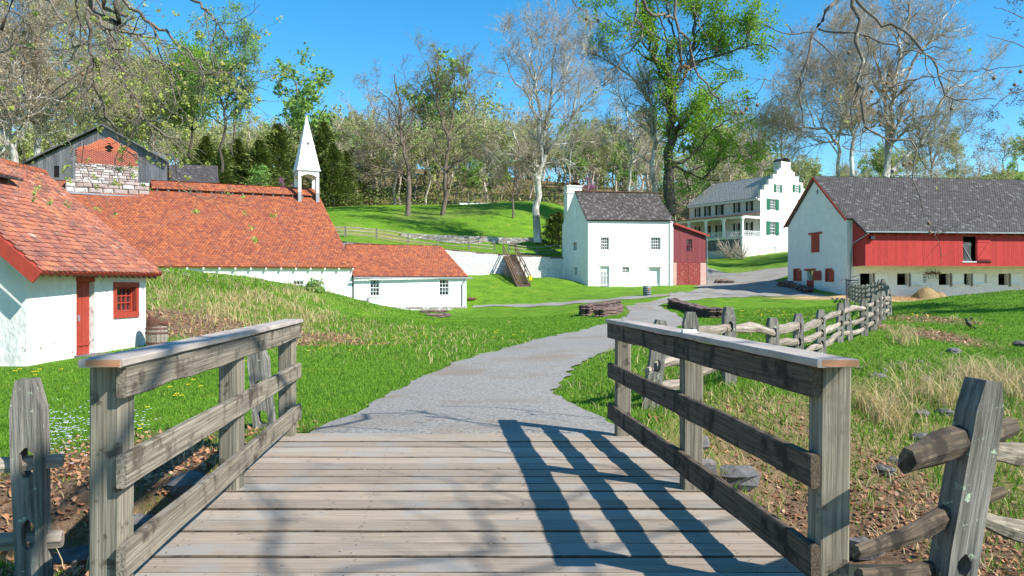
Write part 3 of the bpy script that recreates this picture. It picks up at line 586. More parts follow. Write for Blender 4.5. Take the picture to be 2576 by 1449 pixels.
# ================================================================ furnace: grey shed, brick and stone stack
sh0 = W(45,424,80); sh1 = W(425,407,80); pk = W(264,317.6,80)
h = thing('furnace_shed', 'weathered grey board charcoal shed with broad gable behind the brick stack', 'shed', (-33, 80, 6))
fsd = Fr(sh0[:2], sh1[:2]); L_ = fsd.L; xp = fsd.wp(264, 317)[0]
wall(h, fsd, L_, 4, (sh0[2]-.1, sh1[2]-.1), [], .2, m_black, (xp, pk[2]-.15))
zt_ = lambda x: (sh0[2]-.12+(pk[2]-sh0[2])*x/xp) if x < xp else (pk[2]-.12+(sh1[2]-pk[2])*(x-xp)/(L_-xp))
dk = fsd.rect(140, 418, 152, 447)
planks(h, fsd, .2, L_-.1, 9, 0, .27, m_grey, .035, [dk], y=-.01, ztop=zt_, gap=.02)
for a, b in ((sh0, pk), (pk, sh1)):
    sl_ = (b-a); a2 = a-sl_*.04 if a is sh0 else a; b2_ = b+sl_*.04 if b is sh1 else b; mb = MB(); q = np.array([0,-.5,0]); p_ = np.array([-8.5,12,0]); t_ = np.array([0,0,.16])
    mb.hexa([a2+q, b2_+q, b2_+p_, a2+p_, a2+q+t_, b2_+q+t_, b2_+p_+t_, a2+p_+t_]); mb.build('roof', m_grey, h)
for q0_ in (sh1, sh0):
    fw9 = Fr(q0_[:2]+[-.1,.1], q0_[:2]+[-8.6,12]); wall(h, fw9, fw9.L, 4, sh1[2]-.3, [], .15, m_grey, name='side_wall')
sk = thing('furnace_stack', 'red brick and limewashed stone furnace stack rising through the tile roof', 'chimney', (W(270,480,65)[0], 65, 8))
_rn = np.cross(E1-E00, R00-E00)
def onroof(px, py):
    d = np.array([(px-CX)/FX, 1, -(py-HY)/FX]); e = np.array([0,0,EYE]); return e+d*(((E00-e) @ _rn)/(d @ _rn))
bL_ = onroof(167,487); bR_ = onroof(377,492.5); fb = Fr(bL_[:2]-fdir[:2]*0, bR_[:2]); bk_ = np.array([fb.ey[0], fb.ey[1]])*.9
fk0 = Fr(bL_[:2]+bk_, bR_[:2]+bk_); xa_, xb_ = fk0.wp(191,440)[0], fk0.wp(349,440)[0]; fk = Fr(fk0.P(xa_,0,0)[:2], fk0.P(xb_,0,0)[:2])
zz = lambda y: fk.wp(270, y)[1]
mb = MB(); prof = [(0,zz(470)),(fk.L,zz(470)),(fk.L,zz(381)),(fk.wp(276,0)[0],zz(344)),(0,zz(381))]
n = len(prof); mb.poly([(x,.15,z) for x,z in prof]); mb.poly([(x,3,z) for x,z in prof][::-1])
for i in range(n):
    (xa,za),(xb,zb) = prof[i],prof[(i+1)%n]; mb.poly([(xa,.15,za),(xa,3,za),(xb,3,zb),(xb,.15,zb)])
mb.build('core', m_mortar, sk, fk.M)
# brick courses (relief), one object per course band
bt, bf = [(-.5,0,0),(.5,0,0),(.5,-.14,0),(-.5,-.14,0),(-.5,0,1),(.5,0,1),(.5,-.14,1),(-.5,-.14,1)], [[3,2,6,7],[0,3,7,4],[2,1,5,6],[7,6,5,4]]
P_ = []; rowh = .083; z = zz(415); rr = 0; hx, hz = fk.wp(276,374); 
while z < zz(346):
    w = .26
    for i in range(int(fk.L/w)+2):
        x = (i+.5*(rr % 2))*w
        lim = 1 if z < zz(381) else max(0, 1-(z-zz(381))/(zz(344)-zz(381)))
        xc = fk.wp(276,0)[0]; xlo, xhi = xc-(xc)*lim, xc+(fk.L-xc)*lim
        if xlo+.08 < x < xhi-.08 and not (abs(x-hx)+abs(z-hz)*1.0 < .38): P_.append(fk.P(x, .16, z))
    z += rowh; rr += 1
P_ = np.array(P_); low = P_[:,2] < zz(381); e3 = lambda m_, v, s_: np.repeat((np.array(v)*s_)[None], m_.sum(), 0)
m_brick2 = mat('dark red brick', (.42,.14,.09), (.30,.10,.07), 4, rough=.9, rancol=[(.36,.10,.065),(.30,.085,.06),(.40,.125,.075),(.26,.09,.07)], c4=(.2,.1,.08), s4=.7)
m_brick1 = mat('bright red brick', (.5,.15,.08), (.4,.12,.07), 4, rough=.9, rancol=[(.50,.135,.065),(.42,.115,.06),(.55,.165,.085),(.36,.10,.06)])
for msk, mt in ((low, m_brick2), (~low, m_brick1)):
    e = np.ones((msk.sum(),1)); obj('brickwork', scatter_mesh('brickwork', bt, bf, P_[msk], e*fk.ex*.24, e*fk.ey, e*np.array([0,0,.072]), mt), sk, kind='stuff')
part(sk, fk, 'cross_dark_plate', m_black, [(hx-.3,hx+.3,.13,.149,hz-.3,hz+.3)])  # black plate paints the shade inside the cross-shaped hole
stones(sk, fk, -.02, fk.L+.02, zz(459), zz(414), .22, (.25,.7), m_stone, 160, .16, .15)
zz2 = lambda y: fb.wp(270, y)[1]
part(sk, fb, 'base', m_mortar, [(0, fb.L, .15, 4, zz2(492)-1.2, zz2(456))])
stones(sk, fb, -.02, fb.L+.02, zz2(488), zz2(455), .40, (.5,1.2), m_stone, 60, .18, .15, jitter=.15)
mb = MB(); mb.beam(fb.P(-.2,-.12,zz2(490)), fb.P(fb.L+.1,-.12,zz2(493)), .3, .13); mb.build('lead_flashing', m_metal, sk)
h = thing('shingled_outbuilding', 'small dark grey shingled roof building right of the charcoal shed', 'shed', (W(490,0,88)[0], 88, 7))
a = W(432,458,86); b = W(551,461,86); c = W(549,417.5,90); d = W(430,415,90)
roof(h, a, b, c, d, .25, .22, m_shin, 0, .1, .02); fo = Fr(a[:2]+[0,.5], b[:2]+[0,.5]); wall(h, fo, fo.L, 5, a[2]-.1, [], .2, m_grey)
fo = Fr(b[:2]+[0,.5], b[:2]+[0,8]); wall(h, fo, fo.L, 5, a[2]-.1, [], .2, m_grey)
# ================================================================ white stone mill with red annex
p0 = W(1479,0,85)[:2]; p1 = W(1693,0,87)[:2]; pb0 = W(1414,0,89.8)[:2]; pb1 = p1+(pb0-p0)
h = thing('stone_mill', 'tall white stone house with brown shingle roof, chimney and barred door', 'building', (p0[0]+4, p0[1]+3, 2))
fr = Fr(p0, p1); R_ = lambda *a: fr.rect(*a)
ops = [R_(1511.5,597.5,1531.5,628.5), R_(1637.5,597.5,1661,628.5), R_(1509.4,669.6,1532,721), R_(1565.5,672,1582.5,686), R_(1632.4,672,1660.4,717.5)]
wall(h, fr, fr.L, 0, (8.6,8.7), ops, .45, m_white)
window(h, fr, ops[0], 4, 4, rec=.12, fw=.05, mw=.035, sill=False); window(h, fr, ops[1], 4, 4, rec=.12, fw=.05, mw=.035, sill=False); window(h, fr, ops[3], 4, 2, rec=.12, fw=.04, mw=.03, sill=False)
x0,z0,x1,z1 = ops[4]; part(h, fr, 'door', m_wpaint, [(x0,x1,.3,.36,z0,z1)]); x0,z0,x1,z1 = ops[2]
part(h, fr, 'door_lintel', m_wpaint, [(x0-.2,x1+.2,-.05,.12,z1,z1+.14)]); part(h, fr, 'door_lintel', m_wpaint, [(ops[4][0]-.2,ops[4][2]+.25,-.05,.12,ops[4][3],ops[4][3]+.16)])
part(h, fr, 'door_head', m_wpaint, [(x0,x1,.2,.26,z1-.62,z1)]); zg = z1-.62
gt = part(h, fr, 'barred_gate', m_wpaint, [(x0,x1,.14,.19,z0+.15,z0+.25),(x0,x1,.14,.19,zg-.42,zg-.32)])
for k in range(6):
    c_ = x0+(x1-x0)*(k+.5)/6; part(gt, fr, 'bar', m_wpaint, [(c_-.04,c_+.04,.1,.139,z0+.05,zg+.02)])
part(h, fr, 'black_backdrop', m_black, [(x0-.3,x1+.3,.8,.85,z0,z1)])  # black sheet stands in for the unlit room behind the gate
fg2 = Fr(pb0, p0); ops = [fg2.rect(1440,609,1451,630), fg2.rect(1443.5,672,1452,693)]
wall(h, fg2, fg2.L, 0, (8.5,8.6), ops, .45, m_white, (fg2.L*.5, 12.0))
for r in ops: window(h, fg2, r, 3, 4, rec=.1, fw=.05, mw=.03, sill=False)
sr = fg2.rect(1444,521.6,1450.5,550); part(h, fg2, 'attic_shutter', m_wpaint, [(sr[0],sr[2],-.05,-.002,sr[1],sr[3])])
for r in ops: part(h, fg2, 'window_head', m_wpaint, [(r[0]-.15,r[2]+.15,-.05,-.002,r[3],r[3]+.12)])
wall(h, Fr(pb1, pb0), fr.L, 0, 8.6, [], .45, m_white); wall(h, Fr(p1, pb1), fg2.L, 0, (8.5,8.4), [], .45, m_white, (fg2.L*.52, 11.25))
e0 = W(1475.5,553.2,84.7); e1 = W(1696,554.8,86.7); r1 = W(1651,486,89.9); r0 = W(1445.5,482.5,87.4)
roof(h, e0, e1, r1, r0, .2, .19, m_shind, 300, .1, .02, tname='shingle')
bb = lambda e, r: np.array([2*r[0]-e[0], 2*r[1]-e[1], e[2]]); roof(h, bb(e1,r1), bb(e0,r0), r0, r1, .5, .4, m_shind, 0, .1, .02, tname='shingle')
mb = MB(); mb.beam(r0+[0,0,.05], r1+[0,0,.05], .3, .06); mb.build('ridge_board', m_iron, h)
cx = W(1440.5,0,91.0); ch = MB(); w2 = .85
zt2 = W(0,468,90.5)[2]; ch.box(-w2,w2,-.75,.75,2,zt2); ch.box(-w2-.08,w2+.08,-.83,.83,zt2-.9,zt2-.7); ch.box(-w2-.08,w2+.08,-.83,.83,zt2-.12,zt2+.02)
chm = ch.build('chimney', m_white, h, Matrix.Translation((cx[0], 91.0, 0)) @ Matrix.Rotation(.2, 4, 'Z'))
mb = MB()
for k in range(8):
    a1, a2 = math.pi*k/8, math.pi*(k+1)/8; mb.hexa([(math.cos(a2)*.7,-.7,zt2+.02+math.sin(a2)*.4),(math.cos(a1)*.7,-.7,zt2+.02+math.sin(a1)*.4),(math.cos(a1)*.7,.7,zt2+.02+math.sin(a1)*.4),(math.cos(a2)*.7,.7,zt2+.02+math.sin(a2)*.4)]+[(math.cos(a2)*.76,-.7,zt2+.02+math.sin(a2)*.46),(math.cos(a1)*.76,-.7,zt2+.02+math.sin(a1)*.46),(math.cos(a1)*.76,.7,zt2+.02+math.sin(a1)*.46),(math.cos(a2)*.76,.7,zt2+.02+math.sin(a2)*.46)])
mb.build('chimney_hood', m_iron, h, Matrix.Translation((cx[0], 91.0, 0)) @ Matrix.Rotation(.2, 4, 'Z'))
# annex
q0 = W(1693.6,0,87.15)[:2]; q1 = W(1775,0,88.1)[:2]; h = thing('red_annex', 'faded red lean-to shed with plank doors against the white stone house', 'shed', (q0[0]+1.8, q0[1]+2, 1.8))
fa = Fr(q0, q1); zl = fa.wp(1694,563.5)[1]; zr = fa.wp(1775,593)[1]; wo = fa.rect(1725,601.5,1741,632); zm = fa.wp(1730,660.5)[1]; zb = 1.2
ztp = lambda x: zl-.1+(zr-zl)*x/fa.L
wall(h, fa, fa.L, zb, (zl-.1, zr-.1), [wo], .2, m_dull); planks(h, fa, 0, fa.L, zm, 0, .2, m_dull, .03, [wo], y=0, ztop=ztp, gap=.01); window(h, fa, wo, 3, 4, m_dull, -.02, .05, .03)
da, db = fa.wp(1701,700)[0], fa.wp(1760,700)[0]; dmid = fa.wp(1730,700)[0]
for a, b in ((da, dmid-.01), (dmid+.01, db)):
    d_ = part(h, fa, 'door', m_flake, [(a,b,-.05,-.02,zb+.3,zm-.03)]); planks(d_, fa, a, b, zb+.3, zm-.03, .3, m_flake, .03, y=-.05)
part(h, fa, 'pillar', m_pink, [(0,da-.02,-.08,-.002,zb,zm-.03)]); part(h, fa, 'pillar', m_pink, [(db+.02,fa.L,-.08,-.002,zb,zm-.03)])
a = fa.P(-.02,-.3,zl+.06); b = fa.P(fa.L+.28,-.3,zr-.0); mb = MB(); q = fa.ey*5.5; t_ = np.array([0,0,.1]); mb.hexa([a, b, b+q, a+q, a+t_, b+t_, b+q+t_, a+q+t_]); mb.build('roof', m_shin, h)
mb = MB(); mb.beam(a-[0,.02,.05], b-[0,.02,.05], .05, .2); mb.build('fascia', m_redd, h)
fa2 = Fr(q1, q1+np.array([fa.ey[0], fa.ey[1]])*5); wall(h, fa2, 5, zb, zr-.1, [], .2, m_dull)
mb = MB(); mb.tube([fa.P(fa.L+.2,-.2,zr-.05), fa.P(fa.L+.08,-.1,zr-.4), fa.P(fa.L+.08,-.1,zb+.3)], .05, 8); mb.build('downpipe', m_metal, h)
# ================================================================ barn
g0 = np.array([30.3,72.]); bx = np.array([.9927,.1204]); by = np.array([-.1204,.9927]); far = np.array([28.4,82.])
LB = 34.; h = thing('barn', 'long bank barn with red board forebay, white stone walls and grey shingle roof', 'barn', (45, 76, 1.5))
fb = Fr(g0, g0+bx*LB); fg = Fr(far, g0)
B_ = lambda *a: fb.rect(*a)
bo = [B_(2162,688,2192.7,717), B_(2255,688,2283,717), B_(2359.8,688,2386.8,717), B_(2419,688,2438.7,717), B_(2509.4,688,2534,717)]
k = bo[1][3]-bo[1][1]; zt3 = bo[1][3]; bo = [(o[0], zt3-k, o[2], zt3) for o in bo]+[(bo[-1][0]+6.2, zt3-k, bo[-1][2]+6.2, zt3), (bo[-1][0]+10, zt3-k, bo[-1][2]+10, zt3)]
wall(h, fb, LB, -.5, 7.6, bo, .5, m_white)
for i, o in enumerate(bo):
    mb = MB(); w = 1.15; x0 = o[2]+.22; mb.box(x0, x0+w, -.08, -.03, o[1]+.12, o[3]-.02); dl = mb.build('door_leaf', m_wpaint, h, fb.M)
    mb = MB(); mb.box(x0,x0+w,-.1,-.081,o[3]-.35,o[3]-.25); mb.box(x0,x0+w,-.1,-.081,o[1]+.25,o[1]+.36); mb.beam((x0+.1,-.09,o[1]+.4),(x0+w-.2,-.09,o[3]-.4),.02,.1); mb.build('door_brace', m_wpaint, dl, fb.M)
    part(h, fb, 'door_ledge', m_wpaint, [(x0-.02,x0+w,-.22,-.04,o[1]-.02,o[1]+.1)]); part(h, fb, 'door_post', m_grey, [(x0-.17,x0-.08,-.12,-.02,o[1]-.15,o[3]+.02)])
for v in (B_(2315,690.5,2329,712.5), B_(2468.7,690.5,2480.7,712.5)):
    part(h, fb, 'vent_dark_patch', m_black, [(v[0],v[2],-.004,-.002,v[1],v[3])]); n = 6; hh = (v[3]-v[1])/n  # flush black patch painted as the shade behind the slats
    for i in range(n): part(h, fb, 'vent_slat', m_wpaint, [(v[0],v[2],-.04,-.006,v[1]+hh*i,v[1]+hh*(i+.5))])
z_fe, z_fb = 6.35, 3.42; fx0 = .55
fo2 = fb.rect(2419,595,2453.7,657.8,-2.05)
mb = MB(); mb.box(fx0+.05, LB, -1.95, -.03, z_fb, z_fb+.08); mb.box(fx0+.05, LB, -1.95, -.03, z_fb+.08, z_fb+.081+.0) if 0 else None; mb.build('forebay_floor', m_wpaint, h, fb.M)
planks(h, fb, fx0, 24.8, z_fb-.02, z_fe-.12, .205, m_red, .03, [fo2], y=-2.05, gap=.01, name='plank')
part(h, fb, 'forebay_wall', m_red, [(24.8,LB,-2.08,-2.0,z_fb,z_fe-.12),(fx0,fo2[0]-.02,-2.045,-2.0,z_fb,z_fe-.12),(fo2[2]+.02,24.79,-2.045,-2.0,z_fb,z_fe-.12)])
part(h, fb, 'forebay_dark_sheet', m_black, [(fx0+.1,LB,-1.2,-1.1,z_fb+.1,z_fe)])  # black sheet stands in for the shade inside the forebay
fside = Fr(fb.P(fx0,0,0)[:2], fb.P(fx0,-2.05,0)[:2]); fside.ey = fside.ey  # side of forebay, seen from the left
zs_ = lambda x: 7.5-(7.5-z_fe+.1)*x/2.05
fs3 = Fr(fb.P(fx0,-.01,0)[:2], fb.P(fx0,-2.08,0)[:2]); planks(h, fs3, 0, 2.07, z_fb-.02, 0, .207, m_red, .03, y=.0, ztop=zs_, gap=.01)
part(h, fs3, 'forebay_side', m_red, [(0.02,2.0,.004,.04,z_fb,z_fe-.3)])
# hatch
x0,z0,x1,z1 = fo2; xm = fb.wp(2445,620,-2.05)[0]
gt = part(h, fb, 'hatch_gate', m_grey, [(x0,xm-.1,-2.04,-2.0,z0+.05,z0+.16),(x0,xm-.1,-2.04,-2.0,z0+1.45,z0+1.55)]); mb = MB(); mb.beam((x0,-2.06,z0+1.5),(xm-.15,-2.06,z0+.1),.03,.09); mb.build('brace', m_grey, gt, fb.M)
for i in range(7): c_ = x0+(xm-.15-x0)*(i+.5)/7; part(gt, fb, 'bar', m_grey, [(c_-.03,c_+.03,-2.03,-1.99,z0+.05,z0+1.72)])
part(h, fb, 'hatch_sill', m_wpaint, [(x0-.05,x1,-2.14,-2.06,z0-.08,z0)])
hd = fb.rect(2455,602,2487.5,655,-2.05); dd = part(h, fb, 'hatch_door', m_red, [(hd[0],hd[2],-2.14,-2.1,hd[1],hd[3])])
mb = MB(); mb.box(hd[0],hd[2],-2.165,-2.141,hd[3]-.28,hd[3]-.14); mb.box(hd[0],hd[2],-2.165,-2.141,hd[1]+.1,hd[1]+.24); mb.beam((hd[0]+.1,-2.155,hd[1]+.25),(hd[2]-.15,-2.155,hd[3]-.3),.02,.12); mb.build('door_brace', m_red, dd, fb.M)
mb = MB(); mb.box(hd[0],hd[2]+.15,-2.2,-2.06,hd[1]-.12,hd[1]-.06); mb.build('door_rail', m_dkiron, dd, fb.M)
# gable
pkx = 5.0; ops = [fg.rect(1999,692,2010,716.5), fg.rect(2031,690.5,2049,740), fg.rect(2076.5,692,2090,718)]
go = [(ops[0][0],2.35,ops[0][2],3.45), (ops[1][0],.55,ops[1][2],3.4), (ops[2][0],1.95,ops[2][2],3.25)]
G_ = lambda a: fg.rect(*a); go = [G_((1995,679,2012,707)), G_((2029,681,2046,732.5)), G_((2075,679,2093,709))]
wall(h, fg, fg.L, -.5, (7.75,7.6), go, .5, m_white, (fg.L*.5, 12.0))
part(h, fg, 'black_backdrop', m_black, [(.6,fg.L-.6,3,3.05,0,7)])  # black sheet painted in as the barn's unlit inside
for r in (go[0], go[2]):
    x0,z0,x1,z1 = r; part(h, fg, 'window_frame', m_redd, [(x0,x0+.16,-.04,.1,z0,z1),(x0,x1,-.04,.1,z1+.001,z1+.14),(x0+.16,x1,.0,.1,z0,z0+.06)])
    xm = (x0+x1)/2+.15
    for i in range(7): part(h, fg, 'bar', m_redd, [(x0+.16,xm,.12,.15,z0+.06+(z1-z0)*i/7,z0+.06+(z1-z0)*i/7+.05)])
    s_ = part(h, fg, 'shutter', m_redd, [(xm,x1+.25,-.1,-.04,z0,z1-.05)]); part(s_, fg, 'shutter_batten', m_redd, [(xm,x1+.25,-.13,-.101,z1-.42,z1-.27),(xm,x1+.25,-.13,-.101,z0+.12,z0+.27)])
x0,z0,x1,z1 = go[1]; zmid = (z0+z1)/2+.05
part(h, fg, 'door_lintel', m_redd, [(x0-.45,x1+.35,-.05,.1,z1+.001,z1+.2)]); d_ = part(h, fg, 'door', m_redd, [(x0,x1,-.03,.03,z0,zmid)]); planks(d_, fg, x0, x1, z0, zmid, .3, m_redd, .02, y=-.03)
xo = fg.wp(2066,695)[0]; d_ = part(h, fg, 'door_leaf', m_redd, [(x1+.02,xo,-.12,-.06,zmid+.02,z1-.05)]); mb = MB(); mb.beam((x1+.5,-.14,z1-.4),(xo-.1,-.14,zmid+.3),.02,.08); mb.build('brace', m_dkiron, d_, fg.M)
xr = G_((2041,590,2060,635)); x0,z0,x1,z1 = xr; d_ = part(h, fg, 'loft_door', m_redd, [(x0,x1,-.06,-.002,z0,z1)]); planks(d_, fg, x0, x1, z0, z1, .4, m_redd, .02, y=-.06)
part(h, fg, 'loft_lintel', m_redd, [(x0-.5,x1+.5,-.08,-.002,z1+.001,z1+.2)])
vx, vz = fg.wp(2055,483); mb = MB(); mb.lathe([(.16,0),(.16,.03)], 14); mb.build('round_vent', m_grey, h, fg.M @ Matrix.Translation((vx,.02,vz)) @ Matrix.Rotation(math.radians(90),4,'X') @ Matrix.Scale(1.5,4,(0,1,0)))
ft = Fr(fb.P(LB,0,0)[:2], fb.P(LB,10,0)[:2]); wall(h, ft, 10, -.5, 7.6, [], .5, m_white, (5, 12)); wall(h, Fr(fb.P(LB,10,0)[:2], far), LB-2, -.5, 7.6, [], .5, m_white)
RL = (g0+far)/2; rz = 12.25; r0 = np.array([RL[0]-.25,RL[1],rz]); r1 = r0+np.array([bx[0]*LB,bx[1]*LB,0]); ea = fb.P(-.25,-.3,7.72); eb = fb.P(LB,-.3,7.72)
r1[2] = r0[2]; m_ = fb.P(fx0-.1,-.3,7.72)
roof(h, ea, eb, r1, r0, .24, .2, m_shin, 0, .1, .02, tname='shingle')
roof(h, fb.P(fx0-.2,-2.4,z_fe), fb.P(LB,-2.4,z_fe), fb.P(LB,-.28,7.76), fb.P(fx0-.2,-.28,7.76), .24, .2, m_shin, 0, .09, .02, tname='shingle')
bk0 = np.array([2*r0[0]-ea[0],2*r0[1]-ea[1],7.8]); bk1 = np.array([2*r1[0]-eb[0],2*r1[1]-eb[1],7.8]); roof(h, bk1, bk0, r0, r1, .5, .4, m_shin, 0, .1, .02, tname='shingle')
bk0b = bk0.copy(); mb = MB(); o_ = np.array([-.05,0,-.16]); mb.beam(ea+o_, r0+o_, .05, .2); mb.beam(bk0+o_, r0+o_, .05, .2); mb.build('bargeboard', m_redd, h)
mb = MB(); mb.beam(fb.P(fx0-.25,-2.5,z_fe+.02), fb.P(LB,-2.5,z_fe+.02), .14, .12); mb.build('gutter', m_metal, h)
mb = MB(); mb.tube([fb.P(fx0,-2.5,z_fe-.1), fb.P(fx0-.12,-2.2,z_fe-.3), fb.P(fx0-.25,-.9,z_fe-.75), fb.P(.42,-.2,z_fe-.95), fb.P(.30,-.12,4.5), fb.P(.2,-.12,.5)], .06, 8); mb.build('downpipe', m_metal, h)
for i in range(20): part(h, fb, 'rafter_tail', m_red, [(fx0+.6+i*1.12, fx0+.7+i*1.12, -2.42, -2.09, z_fe-.2, z_fe-.1)])
part(h, fb, 'lamp', m_dkiron, [(fx0+.3,fx0+.7,-2.4,-2.1,z_fe-.62,z_fe-.35)])
yk = B_(2322.7,676.7,2361,701.7); x0,z0,x1,z1 = yk; t = thing('ox_yoke', 'wooden ox yoke with two iron bows hung on the white barn wall', 'yoke', fb.P((x0+x1)/2,-.15,z0))
mb = MB(); xs = np.linspace(x0,x1,13); mb.tube([fb.P(x,-.16,z1-.38+.07*math.cos((x-x0)/(x1-x0)*4*math.pi)) for x in xs], [.05+.05*abs(math.sin(i/12*math.pi)) for i in range(13)], 8); mb.build('beam', m_iron, t)
for c_ in (.27,.77):
    xc = x0+(x1-x0)*c_; mb = MB(); mb.tube([fb.P(xc+.16*math.cos(a),-.2,z1-.55+.36*math.sin(a)) for a in np.linspace(math.pi,2*math.pi,9)]+[fb.P(xc+.16,-.2,z1)], .02, 6); mb.tube([fb.P(xc-.16,-.2,z1-.55), fb.P(xc-.16,-.2,z1)], .02, 6); mb.build('bow', m_dkiron, t)
mb = MB(); mb.tube([fb.P((x0+x1)/2,-.2,z1-.4), fb.P((x0+x1)/2,-.2,z0)], .02, 6); mb.build('draw_hook', m_dkiron, t)
# ================================================================ ironmaster's mansion
c0 = np.array([38.98,125.]); dl_ = np.array([-.547,.837]); dg_ = np.array([.837,.547]); WG = 12.4; LL = 15.2
far_l = c0+dl_*LL; h = thing('mansion', 'large white three-storey house with stepped gable, green shutters and long porch', 'house', (c0[0], c0[1]+6, 6.5))
fl = Fr(far_l, c0); ff = Fr(c0, c0+dg_*WG); zE = 15.9; zR = 19.9
def shut(fr, r, mt, w=None):
    x0,z0,x1,z1 = r; w = w or (x1-x0)*.55
    for a, b in ((x0-w-.04,x0-.04),(x1+.04,x1+w+.04)):
        s_ = part(h, fr, 'shutter', mt, [(a,b,-.09,-.04,z0,z1)]); part(s_, fr, 'louvre', mt, [(a+.06,b-.06,-.105,-.091,z0+(z1-z0)*(i+.25)/9,z0+(z1-z0)*(i+.75)/9) for i in range(9)])
P4 = lambda zx, zy: ((2700+zx/2.415)*.62891, (600+zy/2.415)*.62891)
def r4(fr, a, b, c, d): x0, y0 = P4(a, b); x1, y1 = P4(c, d); return fr.rect(x0, y0, x1, y1)
go = [r4(ff,912,475,966,580), r4(ff,910,692,966,822), r4(ff,972,335,1006,410), r4(ff,1152,338,1186,412), r4(ff,1183,483,1219,545), r4(ff,900,935,974,1050)]
wall(h, ff, WG, 4, 16.0, [g for g in go if g[3] < 15.9], .5, m_white)
sx = [0,1.0,2.0,3.0,4.0,4.6]; st = [16.9,17.75,18.7,19.6,20.3]
mb = MB()
for i in range(5): a, b = sx[i], (sx[i+1]); mb.box(a, b, 0, .5, 16.0, st[i])
for i in range(5): a, b = WG-sx[i+1], WG-sx[i]; mb.box(a, b, 0, .5, 16.0, st[i])
mb.box(4.6, WG-4.6, 0, .5, 16.0, 20.6); mb.build('stepped_gable', m_white, h, ff.M)
mb = MB(); mb.box(WG/2-1.15,WG/2+1.15,.02,1.6,18,21.7); mb.box(WG/2-1.22,WG/2+1.22,-.02,1.7,21.6,21.8); mb.build('chimney', m_white, h, ff.M)
mb = MB()
for k in range(8):
    a1, a2 = math.pi*k/8, math.pi*(k+1)/8; q = lambda a, r, y: (WG/2+math.cos(a)*r*.8, y, 21.8+math.sin(a)*r*.45)
    mb.hexa([q(a2,1.3,0),q(a1,1.3,0),q(a1,1.3,1.6),q(a2,1.3,1.6),q(a2,1.42,0),q(a1,1.42,0),q(a1,1.42,1.6),q(a2,1.42,1.6)])
mb.build('chimney_hood', m_dkiron, h, ff.M)
for r in go[:5]:
    if r[3] < 15.9: window(h, ff, r, 3, 4, rec=.1, fw=.07, mw=.045, sill=False)
    else:
        part(h, ff, 'window_backing', m_glass, [(r[0],r[2],-.02,-.003,r[1],r[3])])
        x0,z0,x1,z1 = r; part(h, ff, 'window_frame', m_wpaint, [(x0,x0+.07,-.06,-.021,z0,z1),(x1-.07,x1,-.06,-.021,z0,z1),(x0+.07,x1-.07,-.06,-.021,z1-.07,z1),(x0+.07,x1-.07,-.06,-.021,z0,z0+.07)]+[(x0+(x1-x0)*i/3-.03,x0+(x1-x0)*i/3+.03,-.05,-.021,z0+.07,z1-.07) for i in (1,2)]+[(x0+.07,x1-.07,-.055,-.051,z0+(z1-z0)*i/3-.03,z0+(z1-z0)*i/3+.03) for i in (1,2)])
for r in go[:4]: shut(ff, r, m_green)
x0,z0,x1,z1 = go[5]; part(h, ff, 'cellar_door', m_wpaint, [(x0,x1,.15,.2,z0,z1)])
mb = MB(); mb.box(WG/2-.16,WG/2+.0,-.05,-.002,8,20.5); mb.build('rust_streak_strip', mat('rust stain', (.5,.42,.33), (.7,.66,.6), 2, (6,6,.6)), h, ff.M)
# long side
lo = [r4(fl,z0,y0,z1,y1) for z0,y0,z1,y1 in ((410,532,445,628),(580,510,608,606),(702,490,732,590),(205,562,228,648),(298,545,325,640))]
lo2 = [(a, 9.9, c, 11.9) for a,b,c,d in lo]
wall(h, fl, LL, 4, (zE-.4,zE-.4), lo+lo2, .5, m_white)
for r in lo+lo2: window(h, fl, r, 3, 4, rec=.05, fw=.07, mw=.045, sill=False); shut(fl, r, m_dgreen)
wall(h, Fr(c0+dg_*WG, far_l+dg_*WG), LL, 4, zE-.4, [], .5, m_white); wall(h, Fr(far_l+dg_*WG, far_l), WG, 4, zE-.4, [], .5, m_white, (WG/2, zR-.3))
V3 = lambda p, z: np.array([p[0], p[1], z]); o2 = -dg_*.45; rdg = dg_*WG/2
roof(h, V3(far_l+o2-dl_*-.3, zE-.25), V3(c0+o2+dl_*.5, zE-.25), V3(c0+rdg+dl_*.5, zR), V3(far_l+rdg+dl_*.3, zR), .35, .25, m_shinl, 0, .15, .025, tname='shingle')
roof(h, V3(c0+dg_*(WG+.4)+dl_*.5, zE-.25), V3(far_l+dg_*(WG+.4), zE-.25), V3(far_l+rdg, zR), V3(c0+rdg+dl_*.5, zR), .6, .5, m_shinl, 0, .15, .025, tname='shingle')
mb = MB(); mb.beam(V3(far_l-dg_*.25, zE-.52), V3(c0-dg_*.25+dl_*.1, zE-.52), .4, .3); mb.build('cornice', m_wpaint, h)
# porch
PD = 4.2; pz0, pz1 = 9.35, 12.35; pa, pb = c0-dg_*PD, far_l-dg_*PD; fp = Fr(pb, pa)
mb = MB(); mb.poly([V3(pa,pz0),V3(c0,pz0),V3(far_l,pz0),V3(pb,pz0)]); mb.poly([V3(pa,pz0-.25),V3(pb,pz0-.25),V3(far_l,pz0-.25),V3(c0,pz0-.25)]); mb.poly([V3(pb,pz0-.25),V3(pa,pz0-.25),V3(pa,pz0),V3(pb,pz0)]); mb.poly([V3(pa,pz0-.25),V3(c0,pz0-.25),V3(c0,pz0),V3(pa,pz0)]); mb.build('porch_floor', m_wpaint, h)
mb = MB(); q = [V3(pb-dg_*.3,pz1+.35),V3(pa-dg_*.3-dl_*.3,pz1+.35),V3(c0-dl_*.1,pz1+1.0),V3(far_l,pz1+1.0)]; mb.hexa([p-[0,0,.1] for p in q]+q); mb.build('porch_roof', m_iron, h)
